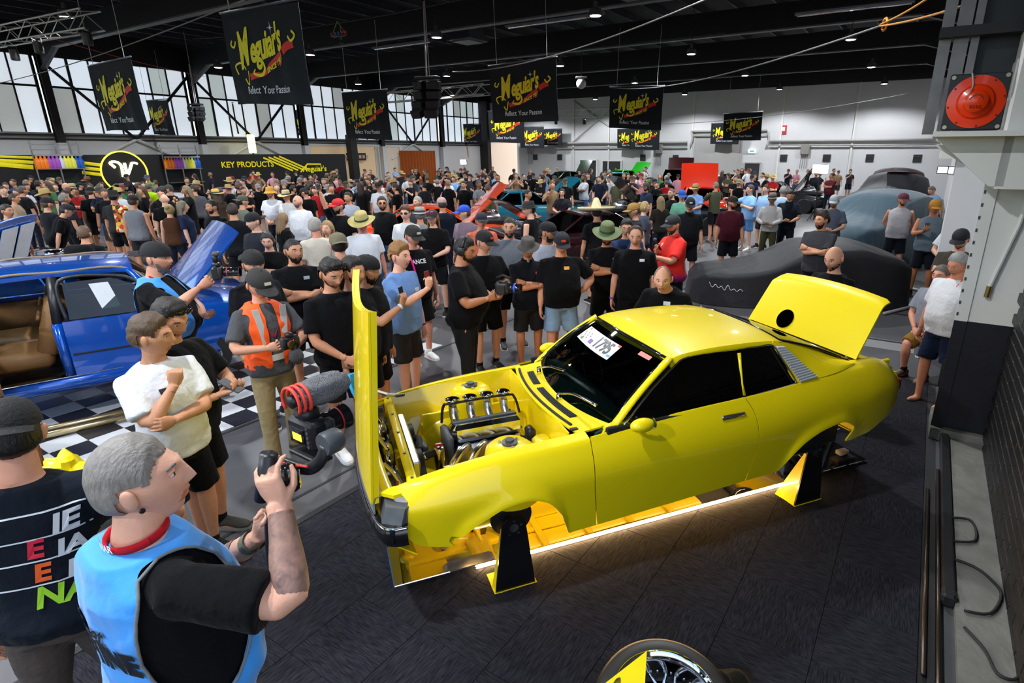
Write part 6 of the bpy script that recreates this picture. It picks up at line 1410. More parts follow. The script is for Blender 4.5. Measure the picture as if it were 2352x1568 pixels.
MB().bbox((q0[0] * .55, q0[1] * .55, q0[2] * .55), (.06, .06, .10), .014).build('control_module', GBLK, t_, True)
MB().tube([q1 + np.array([-.03, -.03, -.09]), q1 + np.array([.0, .0, .06])], [.022, .026], 14).build('side_grip', BLK, t_, True)
MB().tube(spline([q1 + np.array([0, 0, .04]), (q1 + np.array([-.16, -.08, -.11])) / 2 + np.array([0, 0, .02]), (-.16, -.08, -.11)], 10), .013, 8).build('grip_bar', DGR, t_, True)
# ---- 2. man at the left edge seen from behind
p = person((2, 930), 1.80, 24, 'heavy man in navy with a colourful back print, cut off by the left edge', shirt='#10161f', skin='#c98f74', hair=('short', '#15110f'), hat=('cap', '#0c0c0e', 'back'), build=.9, hi=2, pants=('long', '#4a413c'), head=(10, 6, 0), R_=A_((.33, .12, 1.10), (0, .6, -.6), (-1, 0, 0), (1, -.6, 0), .4))
for txt, sz, x, z, c_ in (('IE', .10, .17, 1.33, '#d0d4d8'), ('E', .10, .07, 1.25, '#c8203a'), ('IA', .09, .17, 1.23, '#d0d4d8'), ('E', .10, .07, 1.15, '#e0581c'), ('IA', .09, .18, 1.135, '#d0d4d8'), ('NA', .11, .11, 1.05, '#8cc020')):
    vt, ft = text_mesh(txt, sz, 0, 'CENTER', .2, .004); stick_on(p, p['shirt'], 'back_print', vt, ft, (x - .04, 0, z), (0, -1, 0), (.0, 0, 1), mat('print_' + c_, c_, .6), .005)
for z, x0, x1 in ((1.29, -.1, .2), (1.20, -.1, .24), (1.10, -.1, .25), (1.385, -.1, .2)): 
    vq = [(x0 + (x1 - x0) * i / 8, q) for q in (0, .006) for i in range(9)]; fq = [(i, i + 1, i + 10, i + 9) for i in range(8)]; stick_on(p, p['shirt'], 'print_frame', vq, fq, (0, 0, z), (0, -1, 0), (0, 0, 1), mat('print_#d0d4d8', '#d0d4d8', .6), .005)
# ---- 3. front row, left to right
p = person((338, 727), 1.76, -112, 'young man in an oversized white T-shirt with a hand at his chin', shirt=WH, skin=TANNED, hair=('mop', '#4a3826'), pose='chin', build=.3, pants=('shorts', BK), shoes=('#161616', '#9a9a94'), head=(38, 6, 0), jaw=.9, hi=True); chest_logo(p, .07, 1.33, '', 0.06, '#23262c')
p = person((380, 688), 1.80, -96, 'dark-haired man in black looking down at a phone, sunglasses on his head', shirt=BK, skin=TANNED, hair=('messy', '#1b130e'), beard=('stubble', '#2a1c14'), pose='phone2', build=.35, head=(-8, 26, 0), glasses=('top', '#101012'), shoes=('#3a382f', '#8a8a80')); chest_logo(p, .09, 1.36, '', 0.06, '#9aa0a8'); phone(p, 'R', 'phone in the hands of the dark-haired man by the white T-shirt', '#1a1a1e', None, p['M'] @ np.array([0, .5, .9]))
p = person((352, 560), 1.90, -78, 'grey-bearded man in a backwards black cap and light blue vest aiming a camera', shirt=BK, skin='#cc9478', hair=('crop', '#2a211b'), beard=('full', '#6b6560'), hat=('cap', '#17171a', 'back'), pose='cam', build=.95, pants=('shorts', BK), shoes=('#101010', '#2a2a2a'), R_=A_((.20, .40, 1.42), (-.2, .8, .5), (-.8, .1, .3), (1, -.2, -1), .9), L_=A_((-.02, .30, 1.12), (.5, .8, 0), (0, -.5, .8), (-1, 0, -.5), .8), head=(-4, 2, 0))
torso_shell(p, .036, .95, 1.488, 'vest', VEST, lambda c: not (abs(c[0]) > .15 and c[2] > 1.12 and abs(c[1]) < .12 and c[2] < 1.42) and (c[1] < .06 or abs(c[0]) > .09), .95); lanyard(p)
c1 = p['hands']['R'][0] + p['M'] @ np.array([-.03, .06, .05]); camera_body('black stills camera with flash held by the grey-bearded man in the cap', c1, p['rz'], 1.1, True, .17)
p = person((588, 620), 1.76, -128, 'young man in an orange hi-vis vest and dark cap holding a camera', shirt='#4c4d50', skin='#c99277', hair=('short', '#2a1d15'), beard=('tash', '#2a1d15'), hat=('cap', '#2b2a28', 'front', '#c8c8c6'), pose='camchest', build=.1, pants=('long', '#8a7a58'), shoes=('#3b362c', '#77736a'), head=(6, 24, 0))
HV = mat('hi_vis_orange', '#ff5a14', .7, 0, .06, 6, .3, 18, emit=(1., .16, .01), estr=.0)
vs_, _ = torso_shell(p, .032, .93, 1.486, 'hi_vis_vest', HV, lambda c: not (abs(c[0]) > .15 and c[2] > 1.12 and abs(c[1]) < .11 and c[2] < 1.42) and (c[1] < .05 or abs(c[0]) > .05), .1)
SIL = mat('reflective_silver', (.62, .64, .66), .4, .3, .08)
for sd in (-1, 1):
    MB().slab(np.array([[p['T'](np.array([sd * (.115 - .05 * a) + q, .135 + .02 * math.sin(a * 3), 1.46 - .40 * a])) for q in (-.026, .026)] for a in np.linspace(0, 1, 8)]), (0, .006, 0)).build('reflective_stripe', SIL, vs_, True)
MB().loft([p['T'](np.stack([np.cos(t_) * .196, np.sin(t_) * .150 + .012, np.full(28, z)], 1)) for t_ in [np.arange(28) * 2 * math.pi / 28] for z in (1.0, 1.055)], False, False).build('reflective_band', SIL, vs_, True); lanyard(p, '#a8283a')
c1 = p['hands']['R'][0] + p['M'] @ np.array([-.05, .08, .02]); camera_body('small black camera with furry microphone in the hands of the hi-vis man', c1, p['rz'] - .2, 1.0, False, .10); 
t_ = thing('furry_microphone', 'grey furry microphone under the camera of the hi-vis man', 'microphone', c1 + np.array([.06, -.05, -.10])); g = MB().ball((0, 0, 0), (.055, .055, .07), 20, 14); g.v = [q * (1 + .10 * nz3(q, 160))[:, None] for q in g.v]; g.build('windscreen', mat('grey_fur', (.09, .09, .10), .95, 0, .5, 120, 1., 200), t_, True); MB().cyl((0, 0, .06), (0, 0, .10), .012).build('stem', BLK, t_)
p = person((577, 578), 1.78, -120, 'man in a backwards black cap right behind the hi-vis man', shirt='#15161a', hat=('cap', '#1c1b1b', 'back'), skin=TAN1, hair=('crop', '#241a14'), beard=('full', '#241a14'), head=(-10, 6, 0), build=.4); 
p = person((670, 549), 1.80, -150, 'short-haired bearded man in a black T-shirt with a chest badge, left of the clasped-hands man', shirt=BK, skin=TANNED, hair=('crop', '#15100d'), beard=('full', '#1d1510'), pose='cross', build=.45, head=(24, 2, 0), pants=('shorts', BK)); chest_logo(p, -.08, 1.36, '', 0.06, '#8f98a4')
p = person((757, 594), 1.83, -132, 'man in black with clasped hands and a bag, left of the raised bonnet', shirt=BK, skin='#c48a6c', hair=('messy', '#1e1610'), beard=('stubble', '#3a2a1e'), pose='clasp', build=.35, head=(4, 22, 0), glasses=('top', '#141416'), pants=('shorts', '#14161a'), shoes=('#e4e4e2', '#d8d8d4'), hi=True); chest_logo(p, -.09, 1.36, '', 0.07, '#b8363a')
W_, _w = p['hands']['R']; cb = W_ + np.array([.05, -.06, -.20]); t_ = thing('show_bag', 'cyan and orange show bag in the clasped hands beside the bonnet', 'bag', cb, p['rz'] + .4)
P_ = np.array([[(-.10 + .2 * a + .02 * math.sin(b_ * 4), .03 * math.sin(a * 5 + b_ * 3), .15 - .30 * b_) for a in np.linspace(0, 1, 9)] for b_ in np.linspace(0, 1, 9)]); MB().slab(P_[:6], (0, .03, 0)).build('cyan_half', mat('bag_cyan', '#3aa6dc', .5, 0, .2, 9), t_, True); MB().slab(P_[5:], (0, .03, 0)).build('orange_half', mat('bag_orange', '#d8a05c', .5, 0, .25, 9), t_, True)
MB().ball((.02, -.02, -.02), (.05, .01, .05), 12, 8).build('print', mat('bag_print', (.03, .03, .04), .6), t_)
p = person((806, 590), 1.82, 'car', 'man in black half hidden behind the clasped-hands man, left of the backwards-cap man', skin='#b98060', hair=('short', '#1c1410'), beard=('stubble', '#2a1d15'), head=(-6, 8, 0), build=.3)
p = person((840, 590), 1.78, -100, 'man in a backwards black cap holding up a phone, right behind the bonnet', skin=TANNED, hair=('crop', '#120e0c'), beard=('full', '#15100d'), hat=('cap', '#0f0f11', 'back'), pose='phone', build=.3, head=(0, 4, 0), R_=A_((.07, .36, 1.34), (-.2, .3, 1), (-.3, -.9, .1), (.8, .2, -1), .9)); phone(p, 'R', 'phone held up by the man in the backwards cap behind the bonnet', '#202024')
MB().tube([p['arms']['R'][2] - (p['arms']['R'][2] - p['arms']['R'][1]) * q for q in (.02, .10)], [(.034, .029)] * 2, 14, cap=False).build('wristband', cloth('#c9ccd0'), p['root'], True)
p = person((917, 560), 1.80, -112, 'ginger-haired young man in a light blue T-shirt filming with a phone', shirt='#6c8fc4', skin='#dba48c', hair=('curly', '#8c6334'), pose='phone', build=.25, head=(0, 2, 0), pants=('shorts', '#2b2a2c'), R_=A_((.10, .40, 1.36), (-.1, .1, 1), (-.5, -.8, .1), (.7, 0, -1), .85), hi=True, jaw=.9); phone(p, 'R', 'red phone held up by the ginger young man in light blue', '#7c2a1c'); chest_logo(p, -.05, 1.30, '', 0.07, '#b8cbe6')
MB().tube([p['arms']['L'][2] - (p['arms']['L'][2] - p['arms']['L'][1]) * q for q in (.02, .09)], [(.034, .029)] * 2, 14, cap=False).build('wristband', cloth('#5d35a8'), p['root'], True)
p = person((946, 520), 1.80, -140, 'man in a dark green cap and black T-shirt with a bright pink strap', skin='#c98d76', hair=('short', '#6b5230'), hat=('cap', '#23241f', 'front', '#b8bab4'), build=.5, head=(10, 12, 0), shoes=('#d9d9d6', '#d8d8d4')); chest_logo(p, 0, 1.34, 'ANCE', .07, '#c8ccd0')
MB().tube(spline([p['T'](np.array(q)) for q in ((.10, .0, 1.50), (.10, .14, 1.38), (.08, .20, 1.15), (.13, .17, .95))], 14), [(.006, .022)] * 16, 6).build('pink_strap', cloth('#e8188a'), p['root'], True)
p = person((1066, 545), 1.84, -96, 'big man in black with headphones operating a compact cine camera, behind the engine bay', skin='#b87d5c', hair=('short', '#14100d'), beard=('full', '#1a1410'), pose='camchest', build=1.0, head=(-4, 18, 0), pants=('long', '#17181a'), shoes=('#3a3732', '#2a2a2a'), hi=True)
hpq = MB(); hpq.tube([(.088 * math.cos(a), -.01, .02 + .115 * math.sin(a)) for a in np.linspace(0, math.pi, 15)], [(.014, .008)] * 15, 6)
for sd in (-1, 1): hpq.bbox((sd * .092, -.008, -.002), (.03, .07, .08), .015)
hpq.xf(p['Hm'], p['hc']); hpq.build('headphones', BLK, p['root'], True)
c1 = p['hands']['R'][0] + p['M'] @ np.array([-.09, .08, .06]); t_ = thing('cine_camera', 'compact cine camera with a blue-ringed lens held by the headphone man', 'video camera', c1, p['rz'] - .2)
MB().bbox((0, 0, 0), (.13, .16, .13), .02).build('body', BLK, t_, True); MB().lathe([(.05, .08), (.052, .12), (.045, .13), (.05, .20), (.04, .20)], 24, (0, 0, 0), rotm(R(-90), 0, 0)).build('lens', GBLK, t_, True, 40); MB().lathe([(.054, .13), (.054, .15)], 24, (0, 0, 0), rotm(R(-90), 0, 0), caps=False).build('blue_ring', mat('blue_ring', (.02, .08, .6), .4), t_)
MB().tube([(0, -.07, .10), (0, 0, .13), (0, .09, .10)], .014, 8).build('top_handle', RUB, t_, True); MB().bbox((-.08, -.02, .0), (.03, .1, .09), .01).build('side_monitor', DGR, t_); MB().bbox((.075, 0, -.01), (.03, .1, .1), .012).build('grip', RUB, t_)
for k in range(4): MB().bbox((-.02 + .02 * k, .02, .07), (.012, .03, .012), .004).build('button', mat('brown_plastic', (.2, .1, .05), .5), t_)
p = person((1110, 532), 1.78, -150, 'man in a black cap with a yellow badge, right of the headphone man', skin=TAN1, hair=('crop', '#2a1d15'), hat=('cap', '#131315', 'front', '#b63a3a'), pose='holdlow', build=.4, shoes=('#2b2b2d', '#8a8a88'), head=(30, 10, 0)); chest_logo(p, .0, .98, '', .06, '#c8b41e')
p = person((1170, 500), 1.84, 'car', 'bearded man in a grey T-shirt smiling, between the cap man and the leather hat', shirt='#61656c', skin='#cf9678', hair=('crop', '#1d1612'), beard=('full', '#2a1e17'), build=.8, pose='hang', head=(-20, 4, 0), pants=('shorts', BK), shoes=('#101012', '#e0e0de'))
p = person((1212, 549), 1.68, 'car', 'man in a brown leather hat with a long grey goatee and crossed arms', shirt='#0c0e14', skin='#b87a58', hair=('short', '#4a3f38'), beard=('goatee', '#8a8078'), hat=('leather', '#4a4642'), pose='cross', build=.45, pants=('shorts', '#1c1b1b'), shoes=None, head=(-10, 12, 0), collar=True); chest_logo(p, -.09, 1.34, '', .055, '#b0384a')
for sd in (-1, 1): MB().bbox((sd * .125, .05, .006), (.09, .26, .012), .005).build('flip_flop', RUB, p['root'])
p = person((1256, 512), 1.80, -165, 'man in a white T-shirt and black cap turned sideways behind the dark-capped men', shirt='#aeb2bc', skin='#c98d6c', hair=('crop', '#1c1512'), beard=('full', '#1c1512'), hat=('cap', '#101014'), build=.3, head=(60, 6, 0), pants=('shorts', BK))
p = person((1290, 536), 1.76, 'car', 'stout man in a red-badged navy cap and faded denim shorts, hand on hip', shirt=BK, skin='#d09474', hair=('crop', '#4a4038'), hat=('cap', '#161a22', 'front', '#c8382c'), pose='hipL', build=1.0, pants=('shorts', '#7d9ab8'), head=(0, 12, 0), shoes=('#cfcfca', '#9a9a94')); chest_logo(p, -.04, 1.36, '', .065, '#d8963c')
p = person((1395, 517), 1.78, 'car', 'bearded man in a green straw hat with arms crossed over a black T-shirt', shirt=BK, skin='#b87c58', hair=('short', '#14100d'), beard=('full', '#14100d'), hat=('straw', '#5e6a44'), pose='cross', build=.35, head=(0, 12, 0)); chest_logo(p, -.10, 1.34, '', .05, '#7f8fa0')
p = person((1461, 518), 1.82, 'car', 'tall man with receding hair in a plain black T-shirt, left of the red polo announcer', shirt=BK, skin='#cf9880', hair=('balding', '#2a1d16'), pose='hang', build=.35, head=(0, 14, 0)); chest_logo(p, -.09, 1.36, '', 0.06, '#c8ccd0')
MB().tube([p['arms']['R'][2] - (p['arms']['R'][2] - p['arms']['R'][1]) * q for q in (.02, .09)], [(.034, .029)] * 2, 14, cap=False).build('wristband', cloth('#6d44c0'), p['root'], True)
p = person((1440, 503), 1.78, 'car', 'man in a navy blue T-shirt mostly hidden behind the receding-hair man', shirt='#243352', skin=TAN1, hair=('short', '#17110e'), head=(0, 10, 0), pose='clasp')
redm = mat('red_polo_cloth', '#e0261c', .8, 0, .05, 8, .4, 20); tr_ = redm.node_tree; _tc = tr_.nodes.new('ShaderNodeTexCoord'); _sp = tr_.nodes.new('ShaderNodeSeparateXYZ'); _rp = tr_.nodes.new('ShaderNodeValToRGB')
_rp.color_ramp.elements[0].position = .90; _rp.color_ramp.elements[0].color = (*srgb('#6b1560'), 1); _rp.color_ramp.elements[1].position = 1.08; _rp.color_ramp.elements[1].color = (*srgb('#e02418'), 1); _rp.color_ramp.elements.new(.97).color = (*srgb('#c8185a'), 1)
tr_.links.new(_tc.outputs['Object'], _sp.inputs[0]); tr_.links.new(_sp.outputs[2], _rp.inputs[0]); tr_.links.new(_rp.outputs[0], tr_.nodes['Principled BSDF'].inputs['Base Color'])
p = person((1548, 496), 1.82, 112, 'announcer in a bright red polo and dark cap speaking into a microphone', shirt=redm, skin='#cf9276', hair=('crop', '#1d1612'), beard=('full', '#2a1e17'), hat=('cap', '#23272a', 'front', '#6a7076'), pose='mic', build=.6, head=(6, 8, 0), collar=True, hi=True); chest_logo(p, .09, 1.36, '03', .05, '#e8d8d0')
c1 = p['hands']['R'][0]; t_ = thing('microphone', 'black handheld microphone of the red polo announcer', 'microphone', c1, p['rz']); M_ = rotm(R(-35), 0, 0)
MB().lathe([(.012, -.10), (.016, .06), (.018, .07)], 14, (0, 0, 0), M_).build('handle', BLK, t_, True); MB().ball(M_ @ np.array([0, 0, .09]), .026, 14, 10).build('grille', DGR, t_, True)
p = person((1523, 612), 1.74, 150, 'bald man in a black T-shirt leaning over behind the yellow roof', shirt=BK, skin='#dba184', hair=('fringe', '#8a7a6c'), pose='lean', build=.35, lean=28, head=(18, -4, 0), hi=True); chest_logo(p, -.05, 1.30, '', 0.07, '#c8ccd0')
p = person((1920, 566), 1.76, 118, 'bald man with a dark beard in black, head down behind the open boot lid', shirt=BK, skin='#d29a80', hair=('bald', '#2a1e17'), beard=('full', '#1d1510'), build=.4, head=(4, 20, 0), pose='holdlow', hi=True)
p = person((1890, 486), 1.82, 140, 'curly-haired man in a charcoal T-shirt with crossed arms, behind the black car cover', shirt='#38383c', skin='#c9906e', hair=('curly', '#2a1c13'), beard=('full', '#231811'), pose='cross', build=.25, head=(-26, 4, 0))
person((1918, 449), 1.80, 150, 'man in a pale cap and slate T-shirt standing behind the curly-haired man', shirt='#4c5361', skin=TAN1, hat=('cap', '#a8b0b6', 'front'), pose='holdlow', head=(0, 10, 0), beard=('full', '#6b5a4c'))
person((2076, 445), 1.84, 150, 'man in a maroon cap and pale grey singlet by the covered cars', shirt='#a8a3a6', sleeve='none', skin='#c98f72', hat=('cap', '#5c2436', 'front'), pose='behind', build=.5, pants=('shorts', '#0f141c'), beard=('stubble', '#3a2a20'), hair=('crop', '#2a1d15'), head=(40, 4, 0), shoes=('#101012', '#3a3a3a'))
p = person((2150, 460), 1.84, 140, 'man in a mustard cap and slate singlet checking a phone by the covered cars', shirt='#5d6a74', sleeve='none', skin='#b3714c', hat=('cap', '#a8741c', 'front'), pose='phone', build=.5, pants=('shorts', '#10141c'), head=(30, 6, 0), R_=A_((.05, .34, 1.24), (-.4, .6, .7), (0, -.8, .4), (.8, 0, -1), .7), shoes=('#101012', '#3a3a3a')); phone(p, 'R', 'phone in the hand of the man with the mustard cap')
person((2234, 468), 1.78, 120, 'man in a black cap and white T-shirt leaning on the right wall', shirt='#cdd0d4', skin=TAN1, hat=('cap', '#111113', 'front'), beard=('full', '#1c1410'), pose='holdlow', build=.4, pants=('shorts', '#1a1c22'), head=(10, 4, 0), loc=tuple(hall(11.3, .52)))
person((2230, 512), 1.74, 128, 'man in a black cap and brown T-shirt with crossed arms against the right wall', shirt='#3c362f', skin='#d29a80', hat=('cap', '#15151a', 'front'), beard=('stubble', '#6a4a30'), pose='cross', build=.5, pants=('long', '#4c4a40'), head=(0, 16, 0), loc=tuple(hall(9.0, .46)))
p = person((2220, 620), 1.70, 110, 'older man in a white T-shirt half hidden by the white pilaster, holding a black bag', shirt='#cfd0d2', skin='#c08060', hair=('short', '#8a8a88'), pose='hang', build=.6, pants=('shorts', '#141d34'), head=(0, 20, 0), loc=tuple(hall(7.15, .40)), shoes=None); lanyard(p, '#d8481c')
c1 = p['hands']['L'][0]; t_ = thing('shoulder_bag', 'black soft bag hanging from the hand of the man by the pilaster', 'bag', c1 + np.array([0, 0, -.26]), p['rz']); MB().bbox((0, 0, 0), (.12, .34, .34), .06).build('pouch', cloth('#0b0b0d'), t_, True); MB().tube(spline([(0, -.12, .15), (0, -.05, .27), (0, .05, .27), (0, .12, .15)], 12), .012, 6).build('strap', RUB, t_, True)
person((2190, 640), 1.70, 115, 'person in mustard shorts sitting behind the pilaster man', shirt='#7d8088', skin='#c98a70', pants=('shorts', '#7c5a24'), pose='clasp', loc=tuple(hall(8.05, .30)), hair=('short', '#5a5048'), sit=.3, shoes=('#5c463a', '#3a2c24'))
person((2142, 428), 1.76, 100, 'man in a light blue shirt bending by the red and black covered car', shirt='#7fa6d4', skin=TAN1, hair=('short', '#6b6258'), head=(0, 20, 0), lean=20)
